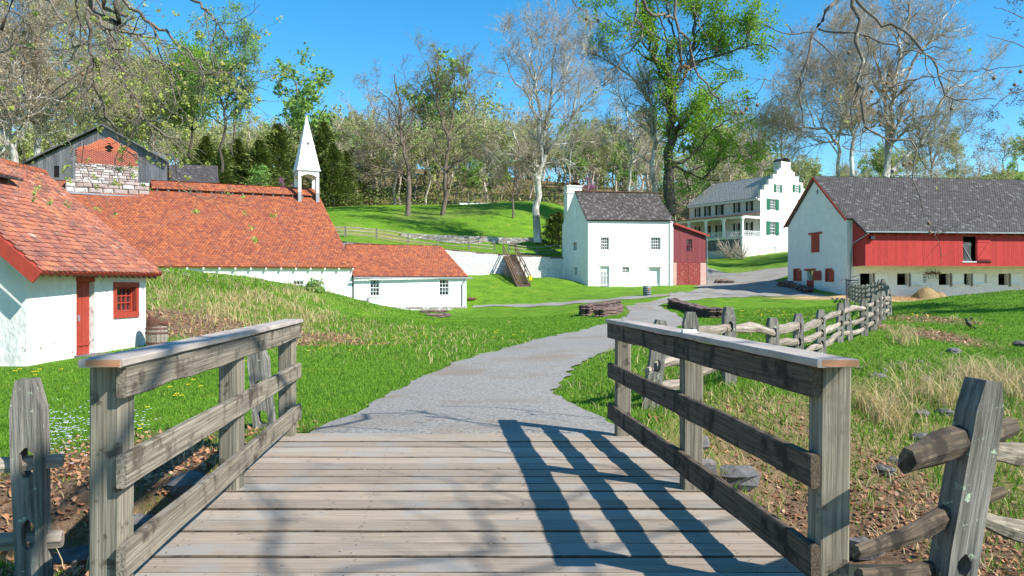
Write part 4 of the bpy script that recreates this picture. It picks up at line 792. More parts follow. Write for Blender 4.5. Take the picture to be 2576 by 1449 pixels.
mb = MB(); mb.beam(V3(pb,pz1+.12), V3(pa,pz1+.12), .3, .35); mb.beam(V3(pa,pz1+.12), V3(c0,pz1+.12), .28, .35); mb.build('porch_beam', m_wpaint, h)
for i in range(5):
    p = pa+(pb-pa)*i/4*.98; mb = MB(); mb.lathe([(.32,0),(.32,.2),(.25,.25),(.22,1.6),(.25,2.6),(.34,2.7),(.34,pz1-pz0-.05)], 14, (p[0],p[1],pz0)); mb.build('column', m_wpaint, h, smooth=False)
m_lat = m_wpaint
for a, b, n in ((V3(pb,0), V3(pa,0), 34), (V3(pa,0), V3(c0,0), 10)):
    rl = MB(); rl.beam(a+[0,0,pz0+.95], b+[0,0,pz0+.95], .09, .07); rl.beam(a+[0,0,pz0+.1], b+[0,0,pz0+.1], .09, .07); ro = rl.build('balustrade', m_lat, h); lt = MB()
    for i in range(n): p, q = a+(b-a)*i/n, a+(b-a)*(i+1)/n; lt.beam(p+[0,0,pz0+.14], q+[0,0,pz0+.91], .03, .06); lt.beam(q+[0,0,pz0+.14], p+[0,0,pz0+.91], .03, .06)
    lt.build('lattice', m_lat, ro)
fpe = Fr(pa, c0); wall(h, fpe, PD, 4, pz0-.26, [], .4, m_white); wall(h, fp, fp.L, 4, 7.4, [], .4, m_stone); part(h, fp, 'porch_skirt', m_grey, [(0,fp.L-.05,.1,.15,7.4,pz0-.26)])
# second chimney block and cottage behind
t = thing('rear_house', 'grey shingled rear cottage with white chimney left behind the mansion', 'house', (W(1765,0,165)[0], 168, 12)); Yc = 160.
a, b, c, d = W(1732,500,Yc), W(1836,500,Yc), W(1832,455,Yc+5), W(1738,455,Yc+5); roof(t, a+[0,0,1], b+[0,0,1], c, d, .5, .4, m_shin, 0, .2, .03, tname='shingle')
fo = Fr(a[:2]+[0,.5], b[:2]+[0,.5]); rw = [fo.rect(1741,498,1752,512), fo.rect(1762,498,1773,512)]; wall(t, fo, fo.L, 5, a[2]+.9, [], .3, m_wboard)
for r in rw: part(t, fo, 'window', m_glass, [(r[0],r[2],-.05,-.002,r[1],r[3])])
mb = MB(); p = W(1800,470,Yc+2); mb.box(p[0]-1.2,p[0]+1.2,p[1]-1,p[1]+1,12,W(0,448,Yc)[2]); mb.build('chimney', m_wpaint, t)
a = ff.P(WG+.6, 4, 0); t = thing('kitchen_ell', 'low white kitchen wing with chimney at the right of the mansion gable', 'house', (a[0]+1, a[1], 8))
fe = Fr(ff.P(WG+.02,3,0)[:2], ff.P(WG+3.5,3,0)[:2]); wall(t, fe, 3.5, 4, 17.2, [], .4, m_white); mb = MB(); mb.box(.6,2.2,.1,1.5,17.2,19.0); mb.build('chimney', m_white, t, fe.M)
# ================================================================ retaining walls
def wallrun(name, label, xs, zb, top, th=.5, rowh=.2, wr=(.25,.6), mt=m_wstone, yo=-.25, nind=75, capw=True, jm=m_joint, yfun=wall_y):
    t = thing(name, label, 'wall', ((xs[0]+xs[-1])/2, yfun((xs[0]+xs[-1])/2), zb((xs[0]+xs[-1])/2)))
    for a, b in zip(xs, xs[1:]):
        f = Fr((a, yfun(a)+yo), (b, yfun(b)+yo)); ta, tb = top(a), top(b); za = min(zb(a), zb(b))-.8
        mb = MB(); L = f.L; mb.hexa([(0,0,za),(L,0,za),(L,th+.25,za),(0,th+.25,za),(0,0,ta),(L,0,tb),(L,th+.25,tb),(0,th+.25,ta)]); mb.build('wall_core', jm, t, f.M)
        zf = lambda x: ta+(tb-ta)*x/L
        stones(t, f, 0, L, min(zb(a), zb(b))-.3, max(ta, tb), rowh, wr, mt, nind, .06, 0, zfun=zf)
        if capw:
            n = int(L/.7)
            for i in range(n): x0, x1 = L*i/n, L*(i+1)/n; z0, z1 = zf(x0), zf(x1); mb = MB(); e_ = rnd.uniform(0,.03); mb.hexa([(x0+.01,-.07,z0),(x1-.01,-.07,z1),(x1-.01,th,z1),(x0+.01,th,z0),(x0+.01,-.05,z0+.1+e_),(x1-.01,-.05,z1+.1+e_),(x1-.01,th,z1+.1+e_),(x0+.01,th,z0+.1+e_)]); mb.build('capstone', m_brown, t, f.M)
topz = lambda x: float(np.interp(x, [-24,-16.8,-7,-1.3,5.8], [6.5,6.05,5.42,5.03,4.8]))
lowz = lambda x: h1(x, wall_y(x)-.6)
wallrun('retaining_wall', 'long limewashed rubble retaining wall with dark capstones behind the wooden stairs', [-21.5,-16.8,-12,-7,-3,-1.3,2.2,5.8], lowz, topz)
mb = MB()
y2 = lambda x: 98+.1*x-.15
wallrun('garden_wall', 'low white and brown rubble wall along the foot of the upper lawn', [-13.5,-9,-4.5,0,3.5], lambda x: h1(x, y2(x)-.5), lambda x: h1(x, y2(x)+.9)+.02, .4, .15, (.2,.5), m_stone, 0, 60, False, yfun=y2)
# white garden fence far up
f = Fr(W(1156,0,130)[:2], W(1382,0,131)[:2]); t = thing('white_board_fence', 'long low white board fence at the top edge of the lawn', 'fence', (f.o+f.ex*f.L/2)[:2].tolist()+[15])
n = 9
for i in range(n):
    xa, xb = f.L*i/n, f.L*(i+1)/n; mb = MB(); za, zb_ = EYE+213*130/2000-.0*i, EYE+212*130/2000; mb.box(xa+.02,xb-.02,-.03,.03,za-.55,za+.05); mb.build('board', m_wpaint, t, f.M); mb = MB(); mb.box(xa-.06,xa+.06,-.08,-.031,za-1.2,za+.3); mb.build('post', m_grey, t, f.M)
# ================================================================ foot bridge
LXI = lambda y: -1.47-.0872*y
RXI = lambda y: 1.705-.0872*y
br = thing('wooden_footbridge', 'weathered grey plank footbridge with three-rail wooden railings and pale cap boards', 'bridge', (0, 3, 0))
y = -2.2; k = 0; plank_edges = []
while y < 7.97:
    w = .232*rnd.uniform(.94, 1.05); yb = min(y+w, 8.0); dz = rnd.uniform(-.009, .0) ; n = 12
    xa, xb = LXI(y)-.22+rnd.uniform(-.02,.02), RXI(y)+.22+rnd.uniform(-.02,.02)
    M_ = Matrix.Translation((xa, y, dz)); mb = MB(); g = .009; L = xb-xa; wy = yb-y
    g = rnd.uniform(.003,.0085); bv = rnd.uniform(.003,.006); ring = []
    for i in range(n+1):
        x = L*i/n; e0_, e1_ = g+rnd.uniform(0,.003), wy-g-rnd.uniform(0,.003); zc = rnd.uniform(-.0015,.0015)
        b0 = len(mb.v); mb.v += [(x,e0_,-.05),(x,e1_,-.05),(x,e1_,-bv),(x,e1_-bv,zc),(x,e0_+bv,zc),(x,e0_,-bv)]; ring.append(b0)
    for a, b in zip(ring, ring[1:]):
        for q in range(6): r_ = (q+1)%6; mb.f.append([a+q, b+q, b+r_, a+r_])
    mb.f += [[ring[0]+q for q in range(6)], [ring[-1]+q for q in range(6)][::-1]]
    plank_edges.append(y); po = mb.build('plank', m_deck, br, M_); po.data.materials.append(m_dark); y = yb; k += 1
    for pi_, pf in enumerate(po.data.polygons): pf.material_index = 1 if (pi_ < n*6 and pi_ % 6 in (1,2,4,5)) else 0  # worn board sides, coloured darker so the gaps read dark in sun
NL = []
for yy_ in plank_edges:
    for x in (-1.5,-.5,.6,1.6):
        for dy in (.05,.17): NL.append((x-.087*yy_+rnd.gauss(0,.012), yy_+dy+rnd.gauss(0,.008)))
mb = MB()
for a_, b_n in NL:
    q0 = len(mb.v); mb.v += [(a_+.0055*math.cos(t), b_n+.0055*math.sin(t), .0022) for t in [math.pi*2*k/6 for k in range(6)]]; mb.f.append(list(range(q0, q0+6)))
mb.build('nail_heads', m_iron, br, kind='stuff')
for x in (-1.5, -.5, .6, 1.6):
    mb = MB(); mb.beam((x-.087*-2,-2,-.19), (x-.087*7.9,7.9,-.19), .15, .27); mb.build('stringer', m_dark, br)
def loftrail(name, parent, p0, p1, w, hh, mt, mid=0., seg=14, jit=.005, z=0, dip=0., chip=0.):
    f = Fr(p0[:2], p1[:2]); L = f.L; mb = MB(); rings = []
    for i in range(seg+1):
        s = i/seg; x = L*s; y0 = mid*math.sin(math.pi*s)+rnd.uniform(-jit,jit)*.6; zo = -dip*math.sin(math.pi*s); b = len(mb.v)
        t1 = rnd.uniform(-jit,jit); t0 = rnd.uniform(-jit,jit)+(chip*max(0, rnd.random()-.55) if chip else 0); c = .006
        mb.v += [(x,y0-w/2,zo+t0+c),(x,y0-w/2+c,zo+t0),(x,y0+w/2-c,zo+t0),(x,y0+w/2,zo+t0+c),(x,y0+w/2,zo+hh+t1-c),(x,y0+w/2-c,zo+hh+t1),(x,y0-w/2+c,zo+hh+t1),(x,y0-w/2,zo+hh+t1-c)]; rings.append(b)
    for a, b in zip(rings, rings[1:]):
        for q in range(8): r_ = (q+1)%8; mb.f.append([a+q, b+q, b+r_, a+r_][::-1])
    mb.f += [[rings[0]+q for q in range(8)][::-1], [rings[-1]+q for q in range(8)]]
    zp = p0[2]; M_ = f.M @ Matrix.Translation((0,0,zp)); return mb.build(name, mt, parent, M_)
for side, XI in ((-1, LXI), (1, RXI)):
    for i, yp in enumerate((3.62, 5.72, 7.82)):
        bow = .025 if (side == 1 and i == 1) else 0; x0 = XI(yp)+bow+(0 if side == 1 else -.145)
        mb = MB(); c = .012; z0, z1 = -.55, 1.098
        for za, zb_ in ((z0, z1),):
            o_ = [(c,0),(.145-c,0),(.145,c),(.145,.145-c),(.145-c,.145),(c,.145),(0,.145-c),(0,c)]
            b = len(mb.v); mb.v += [(a, q, za) for a, q in o_]+[(a, q, zb_) for a, q in o_]
            mb.f += [[b+q, b+(q+1)%8, b+8+(q+1)%8, b+8+q] for q in range(8)]+[[b+q for q in range(8)][::-1], [b+8+q for q in range(8)]]
        # thin face board nailed on, as the drying crack shows
        mb.build('post', m_post, br, Matrix.Translation((x0, yp, 0)) @ Matrix.Rotation(rnd.uniform(-.012,.012), 4, 'Y'))
    ins = -side*.024
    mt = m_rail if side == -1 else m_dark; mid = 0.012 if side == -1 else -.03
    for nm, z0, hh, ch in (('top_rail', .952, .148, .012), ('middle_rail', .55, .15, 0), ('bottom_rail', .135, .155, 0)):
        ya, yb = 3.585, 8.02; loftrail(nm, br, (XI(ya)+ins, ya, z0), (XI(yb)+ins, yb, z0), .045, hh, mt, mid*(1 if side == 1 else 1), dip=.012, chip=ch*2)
    cx_ = side*.035
    ysp = (3.5, 5.62, 8.06)
    for a, b in zip(ysp, ysp[1:]):
        bw_ = .19; a_ = a+.002; xo_a = XI(a)+cx_; xo_b = XI(b)+cx_
        if side == 1: xo_a += (.028 if a == 5.62 else 0); xo_b += (.028 if b == 5.62 else 0)
        loftrail('cap_board', br, (xo_a, a_, 1.1), (xo_b, b, 1.1), bw_, .036, m_cap, 0, 8, .0012)
    mb = MB(); xo = XI(3.5)+cx_; mb.box(xo-.088, xo+.088, 3.4965, 3.5015, 1.1035, 1.1325); mb.build('cap_end_grain', m_capend, br)
mb = MB(); mb.box(-2.6,2.0,7.78,7.98,-1.5,-.26); mb.build('abutment', m_mortar, br); fab = Fr((-2.6,7.78),(2.0,7.78)); stones(br, fab, 0, 4.6, -1.4, -.27, .22, (.3,.6), m_rock, 40, .08)
p = np.array([RXI(5.6)+.03, 5.6, 1.1365]); t = thing('white_block', 'small white plastic block lying on top of the right bridge railing', 'block', p)
mb = MB(); mb.hexa([(-.052,-.035,0),(.05,-.035,0),(.05,.035,0),(-.052,.035,0),(-.048,-.031,.022),(.046,-.031,.022),(.046,.031,.022),(-.048,.031,.022)]); mb.build('block_body', m_wpaint, t, Matrix.Translation(Vector(p.tolist())))
# ================================================================ split rail fences
def post_mesh(w, d, hgt, holes, top=.16):
    mb = MB(); s_ = w*.27; zt = hgt
    def sect(x0, x1, z0, z1, x0t=None, x1t=None):
        x0t = x0 if x0t is None else x0t; x1t = x1 if x1t is None else x1t
        mb.hexa([(x0,-d/2,z0),(x1,-d/2,z0),(x1,d/2,z0),(x0,d/2,z0),(x0t,-d/2,z1),(x1t,-d/2,z1),(x1t,d/2,z1),(x0t,d/2,z1)])
    sh = hgt-top; cuts = sorted(holes); z = -.5
    for a, b in cuts:
        sect(-w/2, w/2, z, a); sect(-w/2, -w/2+s_, a, b); sect(w/2-s_, w/2, a, b)
        r = w/2-s_; e = min(.035, (b-a)*.35)      # rounded mortise corners
        sect(-r-.001, -r+.02, a, a+e, -r-.001, -r); sect(r-.02, r+.001, a, a+e, r, r+.001); sect(-r-.001, -r, b-e, b, -r-.001, -r+.03); sect(r, r+.001, b-e, b, r-.03, r+.001)
        z = b
    sect(-w/2, w/2, z, sh); sect(-w/2, w/2, sh, hgt, -w*.3, w*.27)
    for i, v in enumerate(mb.v): mb.v[i] = (v[0]*(1+.05*math.sin(v[2]*7)), v[1]+.008*math.sin(v[2]*5+1), v[2])
    return mb
def splitrail(parent, p, q, r, mt=None, seg=9, wob=.025, n=7):
    p = Vector([float(c) for c in p]); q = Vector([float(c) for c in q]); d = q-p; L = d.length; x = d.normalized(); y_ = Vector((0,0,1)).cross(x).normalized(); z_ = x.cross(y_)
    M_ = Matrix(((x.x,y_.x,z_.x,p.x),(x.y,y_.y,z_.y,p.y),(x.z,y_.z,z_.z,p.z),(0,0,0,1))); mb = MB(); ph = rnd.uniform(0,6); bow = rnd.uniform(-1,1)*wob
    pr = []
    for i in range(seg+1):
        s = i/seg; pr.append(r*(.62+.45*math.sin(math.pi*min(max(s*1.0,.06),.94)))*rnd.uniform(.9,1.1))
    pts = [(L*i/seg, wob*.5*math.sin(i*1.1+ph)+rnd.uniform(-.3,.3)*wob, bow*math.sin(math.pi*i/seg)*2+wob*.6*math.sin(i*.9+ph*2)) for i in range(seg+1)]
    mb.tube(pts, pr, n); rr_ = [rnd.uniform(.82,1.15) for _ in range(n)]
    for i in range(len(mb.v)):
        c = pts[i//n]; v = mb.v[i]; f = rr_[i % n]; mb.v[i] = (v[0], c[1]+(v[1]-c[1])*f*.8, c[2]+(v[2]-c[2])*f*1.15)
    return mb.build('rail', mt or m_split, parent, M_)
def fence(name, label, posts, nr, hz, w=.19, d=.1, hgt=1.15, r=.06, group=None, rails=True, skip=(), lean={}, ext=.12):
    p0 = posts[0]; t = thing(name, label, 'fence', (p0[0], p0[1], h1(p0[0], p0[1])), group)
    B_ = []
    for i, pp in enumerate(posts):
        x, y_ = pp[:2]; z = pp[2] if len(pp) > 2 and pp[2] is not None else h1(x, y_); hg = pp[3] if len(pp) > 3 else hgt*rnd.uniform(.96,1.04)
        a, b = posts[max(i-1,0)], posts[min(i+1,len(posts)-1)]; an = math.atan2(b[1]-a[1], b[0]-a[0]); k = hg/1.15
        hl = [(q*k-.075, q*k+.085) for q in hz]; B_.append((x, y_, z, k))
        M_ = Matrix.Translation((x,y_,z)) @ Matrix.Rotation(rnd.uniform(-.12,.12)+ (an if d > w else an*.0+.1), 4, 'Z') @ Matrix.Rotation(lean.get(i, rnd.uniform(-.03,.03)), 4, 'Y')
        post_mesh(w*rnd.uniform(.9,1.1), d, hg, hl).build('post', m_splitp, t, M_)
    if rails:
        for i in range(len(B_)-1):
            (xa,ya,za,ka),(xb,yb,zb_,kb) = B_[i], B_[i+1]
            for k, q in enumerate(hz):
                if (i, k) in skip: continue
                s_ = ext/max(.5, math.hypot(xb-xa, yb-ya)); up_ = .015*(1 if i % 2 else -1); a = np.array([xa,ya,za+q*ka+up_+rnd.uniform(-.03,.03)]); b = np.array([xb,yb,zb_+q*kb+up_+rnd.uniform(-.03,.03)])
                splitrail(t, a-(b-a)*s_, b+(b-a)*s_, r*rnd.uniform(.85,1.2))
    return t
P_ = lambda px, Y, z=None, h_=1.15: ((px-CX)/FX*Y, Y, z, h_)
fence('split_rail_fence', 'grey split rail fence of holed posts running from the bridge to the barn', [P_(1636,10.2,None,1.15), P_(1733,11.3,None,1.22), P_(1835,12.1,None,1.2), P_(1943,13.5,None,1.02), P_(2006,14.9,None,1.05), P_(2064,17,None,.98), P_(2111,20,None,1.0), P_(2172,21.8,None,1.0), P_(2195,23.4,None,1.08), P_(2208,26,None,1.08), P_(2218,28,None,1.05), P_(2235,31.5,None,1.08)],
      3, (.28,.56,.86), lean={0:.12, 7:.0}, w=.19)
x_, y__ = P_(2137,20.6)[:2]; t = fence('leaning_fence_post', 'thin grey post leaning against the split rail fence where it turns', [(x_,y__,None,1.1)], 0, (.5,), w=.13, rails=False, lean={0:-.1})
far_posts = [P_(2230,35.5), P_(2226,39.5), P_(2221,44), P_(2213,48), P_(2204,50.5), P_(2192,53), P_(2180,55.5), P_(2170,58), P_(2161,60.5), P_(2153,63), P_(2146,65.5), P_(2140,67.5), P_(2134.5,69.5)]
fence('paddock_fence', 'distant tall split rail fence curving up to the barn corner', [(a,b,c,1.5) for a,b,c,_ in far_posts], 4, (.2,.45,.7,.95), w=.24, d=.14, r=.06)
fence('near_left_fence', 'lichen-spotted post and two rails of a split fence at the left edge', [(-5.4,3.6,None,1.4),(-2.56,4.3,-.5,1.46)], 2, (.50,.80), w=.16, d=.12, r=.055, lean={1:-.035})
# near right fence: leaning post with crossed rails, placed by hand
t = thing('near_right_fence', 'leaning lichen-covered fence post with crossed rails beside the bridge at right', 'fence', (1.95,3.6,-1))
pb_ = W(2395,1449,3.6); pt_ = W(2487,958,3.55); M_ = Matrix.Translation(Vector(pb_.tolist())) @ Matrix.Rotation(math.atan2(pt_[0]-pb_[0], pt_[2]-pb_[2]), 4, 'Y') @ Matrix.Rotation(.25,4,'Z')
mbp = post_mesh(.155,.12,float(np.linalg.norm(pt_-pb_)),[(.02,.12)],.14)
mbp.build('post', m_splitp, t, M_)
for a, b, r in ((W(2272,1155,3.25), W(2545,1075,3.95), .062), (W(2470,1122,3.62), W(2700,1175,4.3), .058), (W(2155,1392,3.2), W(2515,1232,3.9), .04), (W(2445,1290,3.6), W(2700,1370,4.2), .05), (W(2160,1452,3.3), W(2420,1425,3.8), .04)):
    splitrail(t, a, b, r, m_dark if r in (.062,.04) else m_rail, wob=.012)
t = fence('old_leaning_post', 'broken leaning split post behind the left bridge railing', [(-2.87,9.3,-.35,1.12)], 0, (.30,.66), w=.22, d=.12, rails=False, lean={0:-.09})
up_posts = [(869.6,85),(947.5,86),(1026.8,87),(1101.5,88),(1179.6,89),(1243.6,90)]
zof = lambda px, Y, py: W(px, py, Y)[2]
fence('terrace_fence', 'grey post and rail fence on the terrace above the retaining wall', [((800-CX)/FX*84, 84, None, 1.25)]+[((px-CX)/FX*Y, Y, None, 1.25) for px, Y in up_posts], 2, (.3,.65,1.0), w=.16, d=.12, r=.05)
fence('terrace_fence', 'shaded post and rail fence between the wooden stairs and the white house', [((px-CX)/FX*Y, Y, None, 1.25) for px, Y in ((1279.8,89.5),(1352,91),(1415,92.5))], 2, (.3,.65,1.0), w=.16, d=.12, r=.05)
# slatted end panel by the barn corner
px_ = W(2128,742,69.3); t = thing('slatted_gate_end', 'short slatted wooden panel with slanted cap at the barn end of the fence', 'gate', px_); f = Fr(px_[:2], (px_[0]+1.0, px_[1]-.3))
for k in range(6): part(t, f, 'slat', m_grey, [(0,.9,-.03,.0,px_[2]+.2+k*.2,px_[2]+.32+k*.2)])
for x in (-.06,.9): part(t, f, 'post', m_grey, [(x,x+.1,.01,.12,px_[2]-.5,px_[2]+1.45)])
mb = MB(); mb.beam((-.5,-.02,px_[2]+1.25),(1.1,-.02,px_[2]+1.75),.3,.06); mb.build('slanted_cap', m_grey, t, f.M)
# ================================================================ wooden stairs
Tp = np.array([-.30,86.5,5.12]); Bt = np.array([1.18,80.3,1.62]); Bt[2] = h1(Bt[0],Bt[1])+.12; t = thing('wooden_stairs', 'brown wooden staircase with handrails climbing the white retaining wall', 'stairs', Bt)
d2 = (Bt-Tp)[:2]; run = np.linalg.norm(d2); d2 = d2/run; sd = np.array([-d2[1], d2[0]]); sd = sd if sd[0] > 0 else -sd; N_ = 20; hw = .62
S3 = lambda s, o, z=0: np.array([*(Tp[:2]+d2*run*s+sd*o), Tp[2]+(Bt[2]-Tp[2])*s+z])
for i in range(N_):
    a = S3((i+.5)/N_, -hw); b = S3((i+.5)/N_, hw); mb = MB(); mb.beam(a+[0,0,.02], b+[0,0,.02], .33, .05); mb.build('tread', m_stair, t)
    a = S3((i+.95)/N_, -hw+.02, -.06); b = S3((i+.95)/N_, hw-.02, -.06); mb = MB(); mb.beam(a, b, .03, .15); mb.build('riser', m_stair, t)
for o in (-hw-.05, hw+.05):
    mb = MB(); mb.beam(S3(0,o,-.12), S3(1,o,-.12), .06, .34); mb.build('stringer', m_stair, t)
    for i in range(4):
        s_ = i/3; mb = MB(); mb.beam(S3(s_,o,-.7), S3(s_,o,1.12), .11, .11, (0,1,0)); mb.build('post', m_stair, t)
        if i < 3:
            for z in (1.05, .6): mb = MB(); mb.beam(S3(s_,o*1.06,z), S3(s_+1/3,o*1.06,z), .07, .12); mb.build('handrail', m_stair, t)
part(t, Fr((S3(0,-hw)[0], S3(0,-hw)[1]-.0), (S3(0,-hw)[0]+1.1, S3(0,0)[1])), 'stone_base', m_mortar, [(-.02,1.1,-2.2,-.2,2.2,3.6)])
p = S3(1,hw+.1,.75); t = thing('yellow_tag', 'small yellow plastic tag at the foot of the stair handrail', 'sign', p); mb = MB(); mb.box(p[0]-.16,p[0]+.16,p[1]-.14,p[1]-.1,p[2]-.2,p[2]+.2); mb.box(p[0]-.1,p[0]-.04,p[1]-.13,p[1]-.1,p[2]+.2,p[2]+.3); mb.box(p[0]+.04,p[0]+.1,p[1]-.13,p[1]-.1,p[2]+.2,p[2]+.3); mb.build('tag_plate', m_yellow, t)
# ================================================================ barrels, wheel, pipe, hay
def barrel(name, label, p, h_, r, ms, mh, hoops):
    t = thing(name, label, 'barrel', p); M_ = Matrix.Translation(Vector([float(c) for c in p])); n = 16
    rb = lambda z: r*(.86+.14*math.sin(math.pi*z/h_))
    for i in range(n):
        a0, a1 = 2*math.pi*(i+.04)/n, 2*math.pi*(i+.96)/n; mb = MB(); zs = [h_*k/5 for k in range(6)]
        for a in (a0, a1):
            for q in (0, -.03):
                mb.v += [((rb(z)+q)*math.cos(a), (rb(z)+q)*math.sin(a), z) for z in zs]
        for k in range(5): mb.f += [[k, 12+k, 13+k, k+1], [6+k, 7+k, 19+k, 18+k], [k, k+1, 7+k, 6+k], [12+k, 18+k, 19+k, 13+k]]
        mb.f += [[5,17,23,11],[0,6,18,12]]; mb.build('stave', ms, t, M_)
    mb = MB(); mb.lathe([(r*.82,h_*.93),(r*.82,h_*.95)], 16); mb.lathe([(rb(.1)-.04,.04),(rb(h_*.5)-.04,h_*.5),(rb(h_*.93)-.04,h_*.93)],16); mb.build('head', ms, t, M_)
    for z, wz in hoops:
        mb = MB(); mb.lathe([(rb(z)+.003,z),(rb(z)+.012,z),(rb(z+wz)+.012,z+wz),(rb(z+wz)+.003,z+wz)], 24, cap=False); mb.build('hoop', mh, t, M_)
    return t, M_
p = np.array([-9.86, 22.1, h1(-9.86,22.1)])
t, M_ = barrel('wooden_barrel', 'old grey barrel draped in rusty loose hoops at the cottage corner', p, .70, .29, m_staves, m_iron, [(.07,.06),(.36,.05),(.48,.05),(.58,.05)])
for k in range(5):
    mb = MB(); rr = .27+.02*k%3*.01; tl = (.25-.12*k, .18*(k-2)); z0 = .62+.022*k
    pr = [(.275,-.025),(.285,-.025),(.285,.025),(.275,.025)]; mb.lathe(pr+[pr[0]], 22, cap=False); mb.build('loose_hoop', m_iron, t, M_ @ Matrix.Translation((.01*k,0,z0)) @ Matrix.Rotation(tl[0]*.6,4,'X') @ Matrix.Rotation(tl[1],4,'Y'))
wp_ = np.array([-11.06, 23.3, h1(-11,23.3)]); t = thing('iron_wheel', 'rusty iron wheel rim leaning behind the cottage corner', 'wheel', wp_); Mw = Matrix.Translation((wp_[0], wp_[1], wp_[2]+.55)) @ Matrix.Rotation(math.radians(90),4,'X') @ Matrix.Rotation(.0,4,'Y')  # iron wheel rim with spokes and hub, behind the cottage corner
mb = MB(); pr = [(.50,-.03),(.54,-.03),(.54,.03),(.50,.03),(.50,-.03)]; mb.lathe(pr, 32, cap=False); mb.build('rim', m_iron, t, Mw); 
for k in range(8):
    a = k*math.pi/4+.2; mb = MB(); mb.beam((.05*math.cos(a),.05*math.sin(a),0),(.5*math.cos(a),.5*math.sin(a),0),.03,.03); mb.build('spoke', m_iron, t, Mw)
mb = MB(); mb.lathe([(.08,-.08),(.08,.08)],12); mb.build('hub', m_iron, t, Mw)
p = np.array([(1627-CX)/FX*70, 70, h1((1627-CX)/FX*70, 70)-.02])
t, M_ = barrel('trash_barrel', 'dark grey barrel with pale hoops and an orange mark beside the gravel path', p, .9, .36, m_gstave, m_lgrey, [(.03,.05),(.22,.04),(.4,.04),(.56,.04),(.74,.04),(.85,.05)])
mb = MB(); mb.tube([(.12+.075*math.cos(a),-.345-.02,.62+.085*math.sin(a)) for a in np.linspace(.3,2*math.pi-.3+.3,13)], .028, 6); mb.build('orange_mark', m_orange, t, M_)
mb = MB(); mb.lathe([(.3,.88),(.26,.93),(.1,.95)],16); mb.build('lid', m_iron, t, M_)
p = G(1187,756.5); t = thing('iron_pipe', 'rusty thick iron pipe lying in the grass beside the wing building', 'pipe', p); mb = MB(); q = np.array([(1176-CX)/FX*p[1], p[1], p[2]+.18]); q2 = q+np.array([.72,.1,0]); mb.tube([q, q+(q2-q)*.15, q2-(q2-q)*.12, q2], [.13,.15,.13,.09], 12); mb.tube([q2, q2+np.array([.18,.02,0])], .05, 8); mb.build('pipe_body', m_iron, t)
def blob_mesh(n1, n2, f):
    mb = MB()
    for i in range(n1+1):
        for j in range(n2): a = 2*math.pi*j/n2; r, z = f(i/n1, a); mb.v.append((r*math.cos(a), r*math.sin(a), z))
    for i in range(n1):
        for j in range(n2): k = (j+1) % n2; mb.f.append([i*n2+j, i*n2+k, (i+1)*n2+k, (i+1)*n2+j])
    mb.f.append([n1*n2+j for j in range(n2)]); return mb
hp = fb.o if False else None
bf_ = Fr(g0, g0+bx*LB); hx0 = bf_.wp(2330,740,-1.6)[0]
for (dx, rr, hh_, lb) in ((0,1.05,1.15,'tall heap of brown hay against the white barn wall'),(1.25,.75,.85,'smaller heap of hay right beside the taller one by the barn'),):
    q = bf_.P(hx0+dx,-1.5,0); q[2] = h1(q[0],q[1])-.1; mb = blob_mesh(9, 20, lambda s, a: (rr*(1-s)**.62*(1+.12*math.sin(3*a+rr))+.01, hh_*s**.8+.03*math.sin(5*a+s*9)))
    t = mb.build('hay_heap', m_hay, None, Matrix.Translation(Vector(q.tolist())) @ Matrix.Scale(1.3,4,(1,0,0)), smooth=True); props(t, lb, 'hay heap', 'hay heaps by the barn wall')
# ================================================================ rocks and low walls
def rock_mesh(seed, flat=.6):
    rr = random.Random(seed); mb = MB(); n1, n2 = 5, 8
    mb.v.append((0,0,-.5*flat))
    for i in range(1, n1):
        for j in range(n2):
            th = math.pi*i/n1; a = 2*math.pi*(j+.5*(i%2))/n2; r = .5*(1+rr.uniform(-.22,.2)); mb.v.append((r*math.sin(th)*math.cos(a)*1.1, r*math.sin(th)*math.sin(a)*.8, -math.cos(th)*r*flat))
    mb.v.append((0,0,.45*flat)); T_ = len(mb.v)-1
    for j in range(n2): mb.f.append([0, 1+(j+1)%n2, 1+j]); mb.f.append([T_, T_-n2+j, T_-n2+(j+1)%n2])
    for i in range(n1-2):
        for j in range(n2): a = 1+i*n2+j; b = 1+i*n2+(j+1)%n2; mb.f.append([a, b, b+n2, a+n2])
    return mb
rmesh = [rock_mesh(s).mesh('rock', m_rock) for s in range(6)]; rmb = [rock_mesh(s+20,.8).mesh('stone', m_brown) for s in range(6)]
z7 = lambda x, y: ((3300+x/2.2287)*.62891, (1250+y/2.2287)*.62891)
rl = [(300,490,70,'flat grey rock in the grass nearest the right bridge post'),(520,505,70,'broad grey rock left of the rubble cluster on the right bank'),(590,475,55,'dark rock in the middle of the rubble cluster on the right bank'),(650,455,60,'pale pointed rock on the rubble cluster on the right bank'),(690,495,70,'low dark rock at the right end of the rubble cluster'),
      (840,440,65,'lone rounded rock right of the rubble cluster'),(1130,335,100,'pale flat rock in green grass behind the dry grass clump'),(1740,275,120,'large dark rock pile stone at the far right of the slope'),(470,565,110,'long flat stone sunk in the grass below the rubble cluster'),
      (860,890,110,'grey boulder below the dry arching grass'),(1060,880,110,'dark boulder with grass shadow in front of the leaning fence post'),(840,1100,150,'pale angular boulder just above the lower crossed rail'),(600,1300,90,'rounded brown rock on the leafy bank beneath the boulder'),(520,1390,150,'smooth oval stone at the bottom of the leafy bank'),(900,590,90,'brown stone hidden among the dry grass stems'),(1240,680,60,'small dark stone left of the leaning fence post top'),(560,450,40,'small dark chip of rock in the rubble cluster')]
